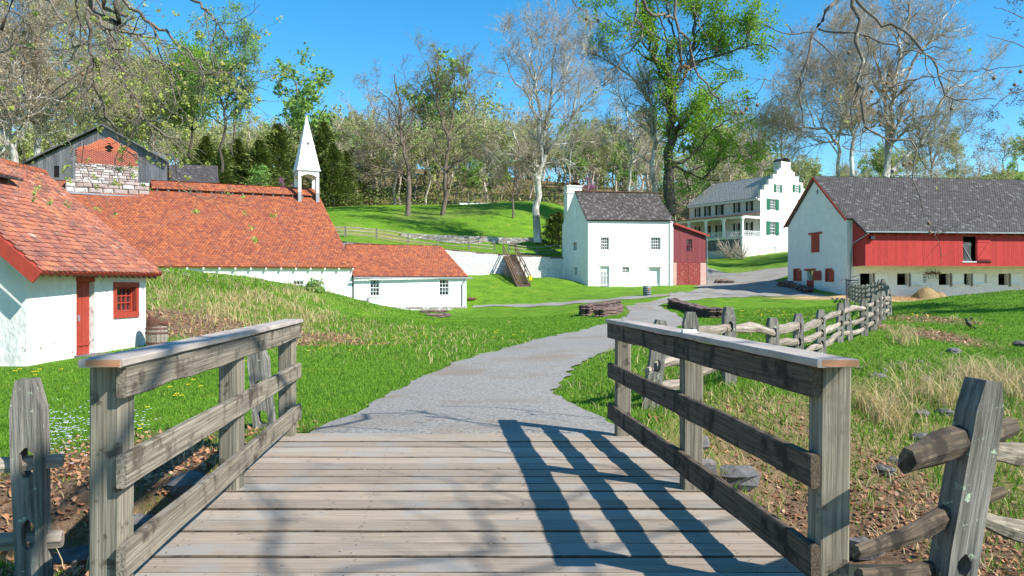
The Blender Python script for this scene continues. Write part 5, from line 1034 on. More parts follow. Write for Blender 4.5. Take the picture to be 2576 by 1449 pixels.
for x, y_, s, lb in rl:
    q = G(*z7(x, y_+s*.2)); sz = s/2.2287*.62891*q[1]/FX; o = obj('rock', rmesh[rnd.randrange(6)], None, Matrix.Translation((q[0],q[1],q[2]+sz*.08)) @ Matrix.Rotation(rnd.uniform(0,6),4,'Z') @ Matrix.Scale(sz*1.25,4), label=lb, cat='rock', group='field rocks on the right bank')
for px, py, s, lb in ((470,1235,105,'big dark angular block of stone under the left bridge railing'),(345,1330,80,'grey stone at the bank edge left of the bridge deck'),(195,1425,110,'dark wet boulder in the hollow by the left fence post'),(1762,1120,50,'small upright stone beside the right middle bridge post'),(1850,1215,95,'broad flat stone at the edge of the bridge deck in dead leaves'),(2175,1400,90,'brown wet stone in the creek at the foot of the right railing post')):
    q = G(px, py, 3); sz = s*q[1]/FX; o = obj('rock', rmesh[rnd.randrange(6)], None, Matrix.Translation((q[0],q[1]+sz*.2,q[2]+sz*.1)) @ Matrix.Rotation(rnd.uniform(0,6),4,'Z') @ Matrix.Scale(sz*1.2,4), label=lb, cat='rock', group='stones beside the bridge')
def drywall(t, pts, hgt, th, sw=.42, ch=.2):
    for a, b in zip(pts, pts[1:]):
        a = np.array(a[:2]); b = np.array(b[:2]); L = np.linalg.norm(b-a); ex_ = (b-a)/L; an = math.atan2(ex_[1], ex_[0]); nr_ = max(1, round(hgt/ch)); nx = max(1, round(L/sw))
        for r_ in range(nr_):
            for i in range(nx):
                for sgn in (-1, 1):
                    c = a+ex_*L*(i+.5+.3*(r_%2))/nx+np.array([-ex_[1],ex_[0]])*sgn*th*.25; z = h1(c[0],c[1])-.05+ch*(r_+.4)
                    obj('stone', rmb[rnd.randrange(6)], t, Matrix.Translation((c[0],c[1],z)) @ Matrix.Rotation(an+rnd.uniform(-.15,.15),4,'Z') @ Matrix.Diagonal((L/nx*1.12, th*.72, ch*1.45, 1)))
a = G(1484,796); t = thing('stone_pit_wall', 'low ring of brown stones around a pit on the lawn left of the path', 'wall', a)
drywall(t, [G(1474,795), np.array([*(G(1474,795)[:2]+np.array([.1,3.4])),0])], .75, .6); drywall(t, [np.array([*(G(1474,795)[:2]+np.array([.3,3.5])),0]), G(1552,781)[:2]+np.array([.2,1.2])], .75, .6); drywall(t, [G(1506,798), G(1556,783)], .6, .75)
a = G(1790,800); t = thing('dry_stone_wall', 'straight low brown dry stone wall on the lawn right of the path', 'wall', a); drywall(t, [G(1803,800), G(1745,786), G(1690,768)], .65, .8, .5, .16)
a = G(1090,797); t = thing('flat_stone_pile', 'small flat pile of brown slabs on the lawn before the wing building', 'stones', a)
for px, py, w_, hh_, zz_ in ((1070,789,1.1,.16,.0),(1095,797,1.3,.3,.05),(1110,796,1.0,.28,.1),(1122,797,.7,.3,.1),(1100,795,1.7,.14,.34),(1075,794,1.2,.12,.30)):
    q = G(px, py); obj('slab', rmb[rnd.randrange(6)], t, Matrix.Translation((q[0],q[1],q[2]+zz_)) @ Matrix.Diagonal((w_, .7, hh_*1.6, 1)))
a = G(2000,735); t = thing('shaded_stone_ledge', 'dark stone ledge in the shade at the foot of the barn gable', 'stones', a)
drywall(t, [G(1962,716)[:2]+np.array([0,.0]), G(2035,738)[:2]], .55, 1.0, .9, .28)
a = G(1822,714); t = thing('mill_corner_stones', 'cluster of grey stones at the corner of the red annex', 'stones', a)
for dx, s in ((-18,.8),(-4,.9),(10,.6),(20,.45)): q = G(1822+dx, 713); obj('stone', rmb[rnd.randrange(6)], t, Matrix.Translation((q[0],q[1],q[2]+.15)) @ Matrix.Scale(s*1.1,4))
a = G(1900,655)
# bird standing in the grass
q = G(2441,829); t = thing('bird', 'small dark bird standing in the grass on the right slope', 'bird', q); mb = blob_mesh(8, 10, lambda s, a: (.07*math.sin(math.pi*min(max(s,.03),.97))**.8, .26*s)); mb.build('body', m_dkiron, t, Matrix.Translation((q[0],q[1],q[2]+.07)) @ Matrix.Rotation(-.6,4,'Y'), smooth=True)
mb = MB(); mb.tube([(0,0,.30),(-.0,0,.36)],[.04,.035],8); mb.tube([(-.17,0,.33),(-.24,0,.32)],[.015,.003],6); mb.tube([(-.14,0,.26),(-.15,0,.34)],[.045,.04],8); mb.tube([(.08,0,.08),(.17,0,.0)],[.03,.012],6); mb.tube([(-.02,.02,.12),(-.02,.02,0)],.008,5); mb.tube([(-.02,-.02,.12),(-.02,-.02,0)],.008,5); mb.build('head_tail_legs', m_dkiron, t, Matrix.Translation(Vector(q.tolist())))
# ================================================================ trees
def norm(v): return v/np.maximum(np.linalg.norm(v, axis=-1, keepdims=True), 1e-9)
def tubes(pts, rad, s):
    n, k, _ = pts.shape; d = np.gradient(pts, axis=1); d = norm(d); ref = np.where(np.abs(d[...,2:3]) > .85, np.array([1.,0,0]), np.array([0,0,1.]))
    x = norm(np.cross(d, ref)); y = np.cross(x, d); a = 2*np.pi*np.arange(s)/s
    V = pts[:,:,None,:]+rad[:,:,None,None]*(x[:,:,None,:]*np.cos(a)[:,None]+y[:,:,None,:]*np.sin(a)[:,None]); V = V.reshape(-1, 3)
    i, j, q = np.meshgrid(np.arange(n), np.arange(k-1), np.arange(s), indexing='ij'); b = (i*k+j)*s; q2 = (q+1) % s
    F = np.stack([b+q, b+q2, b+s+q2, b+s+q], -1).reshape(-1, 4); return V, F
def spawn(pp, pr, n, lr, ang, up, wig, k, rs, t0=.15, t1=1., rmin=.004, taper=.35, lean=None, tp=1.):
    N_, K, _ = pp.shape; ln = np.linalg.norm(np.diff(pp, axis=1), axis=2).sum(1); w = ln/ln.sum(); pi = R.choice(N_, n, p=w); t = (t0+(t1-t0)*R.random(n)**tp)*(K-1)
    i = np.minimum(t.astype(int), K-2); f = (t-i)[:,None]; p = pp[pi,i]*(1-f)+pp[pi,i+1]*f; d = norm(pp[pi,i+1]-pp[pi,i]); r = (pr[pi,i]*(1-f[:,0])+pr[pi,i+1]*f[:,0])*rs
    rv = R.normal(size=(n,3)); pv = norm(np.cross(d, rv)); a = (ang*(.7+.6*R.random(n)))[:,None]; d = norm(d*np.cos(a)+pv*np.sin(a)); L = R.uniform(*lr, n)*(1-.35*t/(K-1))
    pts = [p]; 
    for q in range(k-1):
        d = norm(d+R.normal(size=(n,3))*wig+np.array([0,0,up])); p = p+d*(L/(k-1))[:,None]; pts.append(p)
    rad = np.maximum(r, rmin)[:,None]*(1-(1-taper)*np.linspace(0,1,k))[None]; return np.stack(pts, 1), rad
def limbs_to_arr(limbs, k=14, wig=.25):
    P = []; Rr = []
    for pts, r0, r1 in limbs:
        q = spline(pts, k); L = np.linalg.norm(q[-1]-q[0]); q[1:] += R.normal(size=(k-1,3))*L*.006*wig*4; P.append(q); s = np.linspace(0,1,k); Rr.append(r0+(r1-r0)*s**.8)
    return np.array(P), np.array(Rr)
def leaves(pp, n, size, spread=.1, t0=.3, sq=.7):
    N_, K, _ = pp.shape; pi = R.integers(0, N_, n); t = (t0+(1-t0)*R.random(n))*(K-1); i = np.minimum(t.astype(int), K-2); f = (t-i)[:,None]
    p = pp[pi,i]*(1-f)+pp[pi,i+1]*f+R.normal(size=(n,3))*spread; u = norm(R.normal(size=(n,3))); v = norm(np.cross(u, R.normal(size=(n,3)))); s = size*R.uniform(.6,1.3,n)[:,None]
    V = np.stack([p-u*s, p-v*s*sq, p+u*s, p+v*s*sq], 1).reshape(-1,3); return V, np.arange(n*4).reshape(-1,4)
def join(parts):
    V = []; F = []; o = 0
    for v, f in parts: V.append(v); F.append(f+o); o += len(v)
    return np.concatenate(V), np.concatenate(F)
bk = lambda n, a, b, s=3, **k: mat(n, a, b, s, (1,1,.35), .9, .03, **k)
m_syc = bk('sycamore bark', (.60,.585,.53), (.30,.275,.225), 1.1, ramp=(.42,.56), c3=(.2,.18,.15), s3=1.6, t3=.56)
m_sycs = bk('sycamore twigs', (.46,.37,.26), (.30,.235,.16))
m_wal = bk('walnut bark', (.20,.155,.12), (.11,.085,.065)); m_walt = bk('walnut twigs', (.27,.22,.17), (.17,.135,.105))
m_dkb = bk('dark ivy bark', (.10,.085,.065), (.05,.042,.03)); m_twig = bk('brown twigs', (.52,.45,.37), (.36,.30,.24))
def lmat(n, cols, tr=.3):
    m = mat(n, cols[0], cols[1], .3, rough=.75, rancol=cols, spec=.2); nt = m.node_tree; b = nt.nodes['Principled BSDF']; src = b.inputs['Base Color'].links[0].from_socket
    t = nt.nodes.new('ShaderNodeBsdfTranslucent'); x = nt.nodes.new('ShaderNodeMixShader'); x.inputs[0].default_value = tr; nt.links.new(src, t.inputs[0]); nt.links.new(b.outputs[0], x.inputs[1]); nt.links.new(t.outputs[0], x.inputs[2]); nt.links.new(x.outputs[0], nt.nodes['Material Output'].inputs[0]); return m
l_green = lmat('spring green leaves', [(.20,.40,.03),(.28,.48,.04),(.14,.33,.025),(.34,.5,.06)], .45)
l_mid = lmat('fresh mid green leaves', [(.20,.36,.08),(.27,.42,.10),(.15,.30,.06),(.33,.45,.12)], .4)
l_yel = lmat('yellow green buds', [(.42,.46,.12),(.33,.40,.08),(.48,.48,.2),(.28,.34,.08)], .35)
l_tan = lmat('tan buds and twigs', [(.46,.40,.26),(.40,.36,.2),(.52,.45,.30),(.38,.38,.17)], .3)
l_olive = lmat('olive woodland leaves', [(.42,.43,.18),(.34,.41,.12),(.47,.44,.26),(.42,.47,.14)], .4)
l_ever = lmat('cedar needles', [(.10,.145,.035),(.15,.195,.045),(.20,.235,.06),(.075,.11,.03)], .15)
l_pink = lmat('redbud blossom', [(.5,.16,.42),(.42,.12,.36),(.56,.24,.5)], .3)
def tree(name, label, limbs, levels, mt, mtt, leaf=None, cat='tree', group=None, wig=.35, k=18, sides=9, thick=1, extra=None, rsc=.62):
    P, Rr = limbs_to_arr(limbs, k, wig); Rr = Rr*rsc; b = limbs[0][0][0]; t = thing(name, label, cat, (b[0], b[1], b[2]), group)
    thk = [tubes(P, Rr, sides)]; thin = []; cur = (P, Rr); 
    for li, lv in enumerate(levels):
        s = lv.pop('s', 3); q = spawn(*cur, **lv); (thk if li < thick else thin).append(tubes(*q, s)); cur = q
    v, f = join(thk); me = mesh_np('trunk', v, f, mt, True); obj('trunk', me, t)
    if thin: v, f = join(thin); obj('crown', mesh_np('crown', v, f, mtt, True), t)
    if leaf:
        n, size, spread, lm = leaf[:4]; v, f = leaves(cur[0], n, size, spread)
        if extra is not None: e_ = leaves(P[extra], int(n*.12), size, .45, 0.); v, f = join([(v, f), e_])
        obj('leaves', mesh_np('leaves', v, f, lm), t, kind='stuff')
    return t
def tr(Z, Y, pts, jit=2.0):
    ax, ay, sx = Z; out = []; j = rnd.uniform(-jit, jit)
    for i, (x, y_) in enumerate(pts): out.append(W(ax+sx*x, ay+sx*y_, Y+j*i/len(pts)*1.5))
    return out
Z1 = (0,0,.34714); Z2 = (691.8,125.8,.34714); Z3 = (1226.4,0,.34714); Z4 = (1855.3,0,.34718)
def LV(n1, n2, n3, n4, s=1., up=.06):
    return [dict(n=n1, lr=(3*s,6*s), ang=.8, up=up, wig=.16, k=8, rs=.55, t0=.2, s=5, rmin=.03*s), dict(n=n2, lr=(1.4*s,3.2*s), ang=.75, up=up, wig=.2, k=6, rs=.6, s=3, rmin=.02*s), dict(n=n3, lr=(.7*s,1.8*s), ang=.7, up=up*.8, wig=.22, k=5, rs=.65, s=3, rmin=.013*s), dict(n=n4, lr=(.35*s,1.0*s), ang=.7, up=up*.5, wig=.25, k=4, rs=.7, s=3, rmin=.010*s)]
# two walnuts on the lawn
Y = 112
tree('walnut_tree', 'left of two bare dark walnut trees on the sloping lawn', [(tr(Z2,Y,[(963,1205),(960,1000),(958,850),(945,760),(930,680),(910,560),(912,430),(880,300),(860,200)],0),.62,.10)]+[(tr(Z2,Y,p),a,b) for p,a,b in (([(958,960),(900,890),(800,870),(700,830),(620,760)],.28,.07),([(945,750),(1000,700),(1090,670),(1120,690)],.22,.06),([(930,710),(830,705),(720,690),(640,630)],.2,.06),([(930,660),(860,570),(790,490),(720,450)],.22,.06),([(935,680),(970,590),(1000,480),(1010,360),(1060,330)],.24,.06),([(910,550),(880,440),(800,330),(700,300)],.18,.05),([(912,430),(950,320),(940,200)],.13,.05),([(960,880),(1020,830),(1100,770),(1150,760)],.16,.05))],
     LV(50,380,1700,3800), m_wal, m_walt, (1500,.09,.1,l_olive), group='bare walnut trees on the lawn')
tree('walnut_tree', 'right of two bare walnut trees on the lawn, taller with a long low right limb', [(tr(Z2,Y,[(1212,1205),(1225,1050),(1240,900),(1250,760),(1250,620),(1215,520),(1180,350),(1130,180),(1100,80)],0),.62,.09)]+[(tr(Z2,Y,p),a,b) for p,a,b in (([(1250,640),(1290,500),(1300,300),(1290,100)],.3,.07),([(1240,900),(1290,830),(1400,750),(1560,670)],.27,.07),([(1225,780),(1160,650),(1110,500),(1060,300)],.24,.06),([(1222,965),(1150,960),(1110,900),(1080,830)],.14,.05),([(1270,660),(1340,560),(1420,480),(1450,300)],.22,.05),([(1255,680),(1330,640),(1400,620)],.15,.05),([(1180,350),(1170,200),(1190,60)],.12,.04),([(1300,400),(1370,280),(1380,160)],.12,.04))],
     LV(50,400,1900,4000), m_wal, m_walt, (1500,.09,.1,l_olive), group='bare walnut trees on the lawn')
Y = 94
tree('sycamore_tree', 'large pale-barked bare sycamore standing by the low rubble wall', [(tr(Z3,Y,[(364,1757),(368,1500),(375,1270),(385,1150),(385,950),(370,760),(355,640),(330,450),(310,250)],0),.80,.08)]+[(tr(Z3,Y,p),a,b) for p,a,b in (([(370,1210),(320,1190),(240,1130),(200,1000),(160,900)],.34,.08),([(395,1190),(450,1080),(530,980),(620,850),(720,720),(830,650)],.40,.09),([(405,980),(440,850),(460,700),(520,600),(600,450),(640,300)],.34,.07),([(380,930),(320,800),(290,700),(200,600),(130,450),(90,400)],.28,.06),([(360,1190),(250,1160),(130,1180),(60,1220)],.17,.05),([(420,1190),(560,1160),(640,1200)],.15,.05),([(460,700),(470,500),(500,300),(560,130)],.18,.05),([(355,640),(300,500),(230,330),(210,230)],.16,.04),([(560,790),(560,640),(550,500)],.14,.05),([(620,850),(650,650),(700,420),(710,300)],.17,.04),([(350,600),(400,420),(420,300),(420,200)],.14,.04))],
     LV(80,750,4000,9000,1.05,.1), m_syc, m_sycs, (2600,.06,.1,l_tan), thick=2)
tree('sycamore_tree', 'tall bare mottled tree rising right behind the white stone house roof', [(tr(Z3,112,[(1205,1500),(1205,1200),(1205,1000),(1205,850),(1150,720),(1060,590),(960,500),(820,400),(720,300)],0),.62,.08)]+[(tr(Z3,112,p),a,b) for p,a,b in (([(1205,850),(1220,700),(1235,580)],.2,.1),([(1200,1200),(1130,1150),(1030,1080),(900,1000),(830,1010)],.2,.06),([(1200,980),(1100,900),(1000,780),(920,690),(850,650)],.24,.06),([(1150,740),(1130,600),(1090,450),(1060,300)],.2,.05),([(1060,590),(960,570),(880,640)],.14,.05),([(960,500),(900,350),(950,230)],.14,.04))],
     LV(60,520,2600,5600,1.15), m_syc, m_walt, (1500,.08,.1,l_tan), thick=2)
tree('sycamore_tree', 'slender white-barked tree behind the chimney side of the stone house', [(tr(Z3,128,[(1028,1480),(1035,1200),(1055,1000),(1020,850),(1010,700)],0),.42,.07),(tr(Z3,128,[(1050,1020),(980,950),(900,960),(850,990)]),.14,.05),(tr(Z3,128,[(1040,1100),(1100,980),(1120,950)]),.14,.05),(tr(Z3,128,[(590,1400),(600,1150),(640,980),(700,900)]),.3,.06)], LV(30,250,1300,2500,1.1), m_syc, m_sycs, (1500,.09,.15,l_tan), thick=2)
# big green tree
Y = 106
gl = [(tr(Z3,Y,[(1330,1560),(1312,1250),(1322,1100),(1325,950),(1345,780),(1350,640),(1290,560),(1210,450),(1200,280),(1130,150),(1120,20),(1100,-200)],0),1.0,.12)]+[(tr(Z3,Y,p,3),a,b) for p,a,b in (([(1360,660),(1430,540),(1480,400),(1500,200),(1520,20),(1560,-180)],.42,.1),([(1420,540),(1520,460),(1650,410),(1830,350),(1990,320),(2120,380)],.3,.07),([(1340,900),(1420,820),(1560,770),(1680,640),(1790,490)],.3,.07),([(1320,1180),(1420,1170),(1520,1080),(1640,930),(1770,860)],.32,.08),([(1340,1200),(1450,1250),(1560,1300),(1680,1310)],.25,.07),([(1400,520),(1390,350),(1330,200),(1300,20),(1290,-200)],.28,.08),([(1300,480),(1300,300),(1240,100),(1200,-100)],.2,.07),([(1560,1290),(1620,1240),(1700,1150),(1850,1130)],.18,.06),([(1700,600),(1600,700),(1700,800)],.14,.05),([(1650,410),(1700,250),(1800,150),(1900,180)],.16,.05),([(1130,200),(1000,180),(850,100)],.16,.05),([(1640,930),(1700,1000),(1830,1060)],.14,.05),([(1430,540),(1520,380),(1620,200),(1680,50)],.16,.05))]
tree('tulip_tree', 'huge dark-trunked tree with bright spring green leaves above the mill roof', gl, LV(80,600,2200,3800,1.15,.08), m_dkb, m_walt, (30000,.15,.36,l_green), thick=2, extra=[0], rsc=.8)
# sycamores behind the barn
Y = 101
tree('sycamore_tree', 'biggest white-limbed sycamore spreading above the barn roof', [(tr(Z4,Y,[(1075,1420),(1090,1150),(1130,980),(1140,750),(1150,500),(1180,250),(1250,60),(1290,-150)],0),.85,.12)]+[(tr(Z4,Y,p),a,b) for p,a,b in (([(1100,1280),(1200,1160),(1300,1060),(1420,860),(1500,680),(1640,600),(1850,520)],.5,.08),([(1140,980),(1250,900),(1300,850),(1420,840)],.25,.07),([(1060,1280),(1075,1000),(1065,760),(1020,500),(1000,400),(940,200),(900,0)],.5,.08),([(1150,550),(1250,480),(1350,350),(1500,250),(1700,180)],.34,.07),([(1190,700),(1280,430),(1420,280),(1540,60),(1600,-100)],.32,.07),([(1150,400),(1230,200),(1280,0)],.2,.06),([(1000,400),(930,280),(860,120)],.2,.05),([(1065,760),(960,560),(900,430)],.18,.05),([(1420,860),(1560,760),(1700,700)],.18,.05),([(1110,1270),(1250,1270),(1380,1270),(1500,1200)],.2,.06))],
     LV(120,1000,5200,11000,1.15,.08), m_syc, m_sycs, (3500,.07,.1,l_tan), thick=2)
tree('sycamore_tree', 'white sycamore with curling lower limbs above the barn gable peak', [(tr(Z4,97,[(832,1420),(835,1150),(835,1000),(820,930),(860,780),(820,600),(870,400),(850,150),(830,0)],0),.46,.07)]+[(tr(Z4,97,p),a,b) for p,a,b in (([(820,940),(740,830),(640,750),(480,760)],.26,.06),([(800,880),(770,740),(650,690),(520,550),(470,540)],.26,.05),([(838,1100),(760,1060),(800,1020),(880,980)],.12,.05),([(640,700),(640,560),(560,420)],.15,.05),([(860,780),(950,640),(960,420),(1000,300)],.15,.04),([(820,600),(720,450),(700,250)],.15,.04))],
     LV(80,800,4200,9000,1.1,.07), m_syc, m_sycs, (2600,.07,.1,l_tan), thick=2)
tree('sycamore_tree', 'leaning pale sycamore between the mansion chimney and barn roof', [(tr(Z4,104,[(718,1420),(725,1120),(680,980),(560,920),(430,940),(360,900),(300,720)],0),.42,.06)]+[(tr(Z4,104,p),a,b) for p,a,b in (([(725,1120),(640,1000),(500,990),(400,950)],.2,.05),([(560,920),(520,800),(450,600),(430,420)],.18,.05),([(700,1050),(760,900),(740,700),(690,500),(700,250)],.2,.05),([(600,930),(620,700),(560,500)],.15,.05))],
     LV(80,800,4000,8600,1.15,.07), m_syc, m_sycs, (2600,.07,.1,l_tan), thick=2)
tree('bare_tree', 'dark bare multi-stemmed tree low behind the right part of the barn roof', [(tr(Z4,108,[(1385,1420),(1400,1230),(1430,1120),(1500,950),(1520,800)],0),.25,.05)]+[(tr(Z4,108,p),a,b) for p,a,b in (([(1395,1260),(1300,1100),(1290,900)],.14,.05),([(1400,1230),(1380,1000),(1400,850)],.14,.04),([(1430,1120),(1600,1000),(1650,900)],.12,.04))], LV(40,350,1700,3000,.9,.1), m_wal, m_walt, (900,.07,.1,l_tan))
tree('bare_tree', 'slim bare tree between the green tree and the sycamores above the mansion', [(tr(Z4,150,[(310,1330),(315,1150),(320,1000),(330,850)],0),.3,.06),(tr(Z4,150,[(100,1330),(100,1100),(60,950),(-60,880)]),.25,.05),(tr(Z4,150,[(100,1150),(180,1000),(220,880)]),.16,.05)], LV(40,300,1500,2800,1.3,.1), m_wal, m_walt, (3000,.16,.4,l_mid))
tree('bare_tree', 'dark drooping bare tree with little buds at the far right edge', [([W(2720,700,60),W(2690,300,60),W(2640,50,61),W(2600,-100,62)],.3,.1),([W(2690,300,60),W(2600,230,59),W(2520,250,58),W(2470,330,58)],.10,.03),([W(2680,200,60),W(2580,120,60),W(2480,90,59)],.10,.03),([W(2660,100,61),W(2560,40,60),W(2500,20,60)],.09,.03),([W(2690,330,60),W(2620,330,60),W(2540,370,60),W(2490,385,60)],.08,.02)], LV(30,160,650,1300,.42,-.06), m_wal, m_walt, (2600,.05,.05,lmat('dark little buds', [(.06,.045,.04),(.09,.06,.05)], .1)))
# left group
for lb, limbs, n in (('leftmost white sycamore rising behind the cottage roof', [(tr(Z1,92,[(90,1330),(100,1080),(60,1000),(70,800),(75,600),(100,420),(60,250),(40,0)],0),.55,.12),(tr(Z1,92,[(70,850),(10,730),(-60,650)]),.25,.06),(tr(Z1,92,[(110,1080),(200,900),(220,720),(160,500)]),.25,.06),(tr(Z1,92,[(75,600),(-10,420),(-40,200)]),.2,.06),(tr(Z1,92,[(100,420),(180,330),(220,150)]),.2,.06)], 1),
                     ('second white sycamore from the left, with its trunk behind the shed', [(tr(Z1,96,[(262,1330),(275,1100),(275,950),(268,700),(285,450),(268,200),(300,50),(330,-150)],0),.55,.1),(tr(Z1,96,[(275,750),(330,620),(420,560),(520,600)]),.22,.06),(tr(Z1,96,[(285,450),(400,460),(520,470),(620,560)]),.2,.06),(tr(Z1,96,[(270,650),(200,520),(120,430)]),.2,.06),(tr(Z1,96,[(280,250),(360,60),(380,-100)]),.25,.07),(tr(Z1,96,[(290,400),(420,250),(560,200)]),.2,.05),(tr(Z1,96,[(275,1000),(400,800),(560,760),(700,740)]),.2,.05)], 1)):
    tree('sycamore_tree', lb, limbs, LV(90,800,4000,8500,1.25,.03), m_syc, m_sycs, (9000,.10,.25,l_tan), thick=2, rsc=.85)
tree('budding_tree', 'tan budding tree filling the sky between the sycamores and the shed', [(tr(Z1,120,[(560,1300),(560,900),(600,600),(640,300),(650,50)],0),.5,.1),(tr(Z1,120,[(560,900),(700,700),(850,500),(900,300)]),.25,.06),(tr(Z1,120,[(570,800),(450,600),(420,300),(400,100)]),.25,.06),(tr(Z1,120,[(600,600),(760,400),(800,100)]),.2,.06),(tr(Z1,120,[(560,1000),(800,850),(1000,700),(1060,560)]),.2,.06)], LV(80,620,3000,6000,1.5,.05), m_twig, m_twig, (34000,.13,.3,l_olive))
tree('budding_tree', 'second tan budding tree low behind the peak of the grey shed', [(tr(Z1,118,[(860,1300),(880,1000),(900,800),(880,560)],0),.4,.1),(tr(Z1,118,[(880,1000),(1000,850),(1080,700)]),.2,.06),(tr(Z1,118,[(870,1000),(700,850),(600,800)]),.2,.06),(tr(Z1,118,[(400,1250),(420,900),(350,700)]),.3,.06)], LV(60,420,2000,4000,1.4,.05), m_twig, m_twig, (18000,.14,.35,l_olive))
tree('budding_tree', 'tan budding tree right of the shed peak below the slim green tree', [(tr(Z1,122,[(1080,1300),(1090,1000),(1060,800),(1080,640)],0),.4,.1),(tr(Z1,122,[(1080,1050),(1220,900),(1280,760)]),.2,.06),(tr(Z1,122,[(1080,1000),(960,820),(940,700)]),.2,.06)], LV(60,480,2200,4400,1.4,.04), m_twig, m_twig, (22000,.14,.35,l_olive))
tree('green_tree', 'tall slim light green tree standing against the blue sky left of the spire', [(tr(Z1,112,[(1612,1250),(1625,1000),(1625,850),(1610,720),(1560,560),(1540,300),(1580,120)],0),.42,.06)]+[(tr(Z1,112,p,3),a,b) for p,a,b in (([(1625,840),(1660,700),(1690,450),(1750,150)],.25,.05),([(1600,860),(1560,800),(1480,700),(1400,650)],.15,.05),([(1690,1130),(1705,900),(1730,600),(1780,300)],.16,.04),([(1640,780),(1760,650),(1880,520)],.14,.04),([(1660,700),(1800,620),(1950,660)],.13,.04),([(1600,700),(1500,550),(1480,400)],.14,.04))], LV(60,420,1600,2600,1.0,.08), m_dkb, m_walt, (16000,.12,.28,l_mid), thick=2)
tree('green_tree', 'dense green tree just left of the tall slim one above the outbuilding roof', [(tr(Z1,124,[(1380,1300),(1390,900),(1370,650),(1380,500)],0),.4,.08),(tr(Z1,124,[(1385,900),(1300,760),(1220,620)]),.18,.05),(tr(Z1,124,[(1390,850),(1460,700),(1470,560)]),.18,.05)], LV(50,350,1300,2200,1.1,.08), m_dkb, m_walt, (20000,.15,.4,l_green))
tree('small_lawn_tree', 'small bare thin tree on the lawn between the walnuts and the sycamore', [([W(1290,549,110),W(1291,500,110),W(1294,460,110),W(1296,420,110),W(1292,380,110)],.3,.05),([W(1291,490,110),W(1270,450,110),W(1250,420,111)],.1,.03),([W(1293,470,110),W(1320,430,111),W(1335,400,110)],.1,.03)], LV(30,200,900,1800,.9,.05), m_wal, m_walt)
tree('sycamore_tree', 'sycamore beyond the right edge whose shade falls across the right slope', [([(34,29,.3),(34,29.3,5),(33.4,29,9),(33.8,29,14)],.6,.12),([(34,29,4),(30,30,7),(28,31,11)],.3,.06),([(34,29,5),(37,28,8),(39,27,12)],.3,.06),([(33.5,29,8),(30.5,28,11),(30,27,15)],.25,.05),([(34,29,6),(33,32,9),(32,34,13)],.25,.05)], LV(60,400,1500,2500,.8,.05), m_syc, m_sycs, (9000,.16,.3,l_mid))
# ---------------------------------------------------------------- woodland prototypes
def proto(kind, seed):
    if kind == 'cedar':
        P, Rr = limbs_to_arr([([(0,0,0),(0,0,6),(.1,0,12)],.22,.03)], 8, .3); n = 5200; h_ = R.random(n)**.8*12.3+.6; rmax = 2.5*(1-h_/13.2)**.72*(1+.28*np.sin(h_*2.3+R.random()*6)); a = R.random(n)*6.283
        lob = 1+.22*np.sin(3*a+h_*.9); r = rmax*lob*(R.random(n)**.45)*(1+.35*np.sin(7*a+h_*3.1)*(R.random(n)<.7)); p = np.stack([r*np.cos(a), r*np.sin(a), h_-.12*r+.0], 1); u = norm(np.stack([np.cos(a),np.sin(a),R.normal(.5,.4,n)],1)); v = norm(np.cross(u, R.normal(size=(n,3)))); s = R.uniform(.12,.32,n)[:,None]
        V = np.stack([p-u*s*.5, p-v*s*.4, p+u*s, p+v*s*.4],1).reshape(-1,3); return [tubes(P,Rr,5)], (V, np.arange(n*4).reshape(-1,4))
    H_ = 16; L0 = [([(0,0,0),(.2,.1,5),(-.1,.2,9),(.3,0,13),(.2,.2,15.5)],.28,.05)]
    for i in range(5): z = R.uniform(4.5,10); a = R.random()*6.28; l = R.uniform(2.5,4.5); L0.append(([(0,0,z),(l*.4*np.cos(a),l*.4*np.sin(a),z+l*.5),(l*np.cos(a),l*np.sin(a),z+l*1.2)],.13,.04))
    P, Rr = limbs_to_arr(L0, 9, 1); n_ = {'bare':1., 'olive':.8, 'green':.6, 'pink':.5}[kind]
    a1 = spawn(P,Rr,int(40*n_)+8,(2,4.2),.75,.12,.16,6,.5,rmin=.035); a2 = spawn(*a1,int(200*n_),(1,2.4),.7,.08,.2,5,.6,rmin=.022); a3 = spawn(*a2,int(620*n_),(.6,1.5),.7,.05,.2,4,.7,rmin=.018)
    nl, sz = {'bare':(700,.13), 'olive':(2600,.20), 'green':(3200,.23), 'pink':(1500,.16)}[kind]
    return [tubes(P,Rr,5), tubes(*a1,3), tubes(*a2,3), tubes(*a3,3)], leaves(a3[0], nl, sz, .32)
kinds = {'bare':(m_twig, l_tan), 'olive':(m_twig, l_olive), 'green':(m_walt, l_mid), 'cedar':(m_dkb, l_ever), 'pink':(m_walt, l_pink), 'yellow':(m_twig, l_yel)}
PR = {}
for k_ in ('bare','olive','green','cedar','pink'):
    for q in range(2 if k_ != 'pink' else 1):
        w_, lf = proto(k_, q); w1, f1 = join(w_[:1]); tm_ = mesh_np('trunk', w1, f1, kinds[k_][0], True); cm = None
        if len(w_) > 1: w2, f2 = join(w_[1:]); cm = mesh_np('crown', w2, f2, kinds[k_][0], True)
        PR.setdefault(k_, []).append((tm_, cm, mesh_np('leaves', *lf, kinds[k_][1]), join(w_), lf))
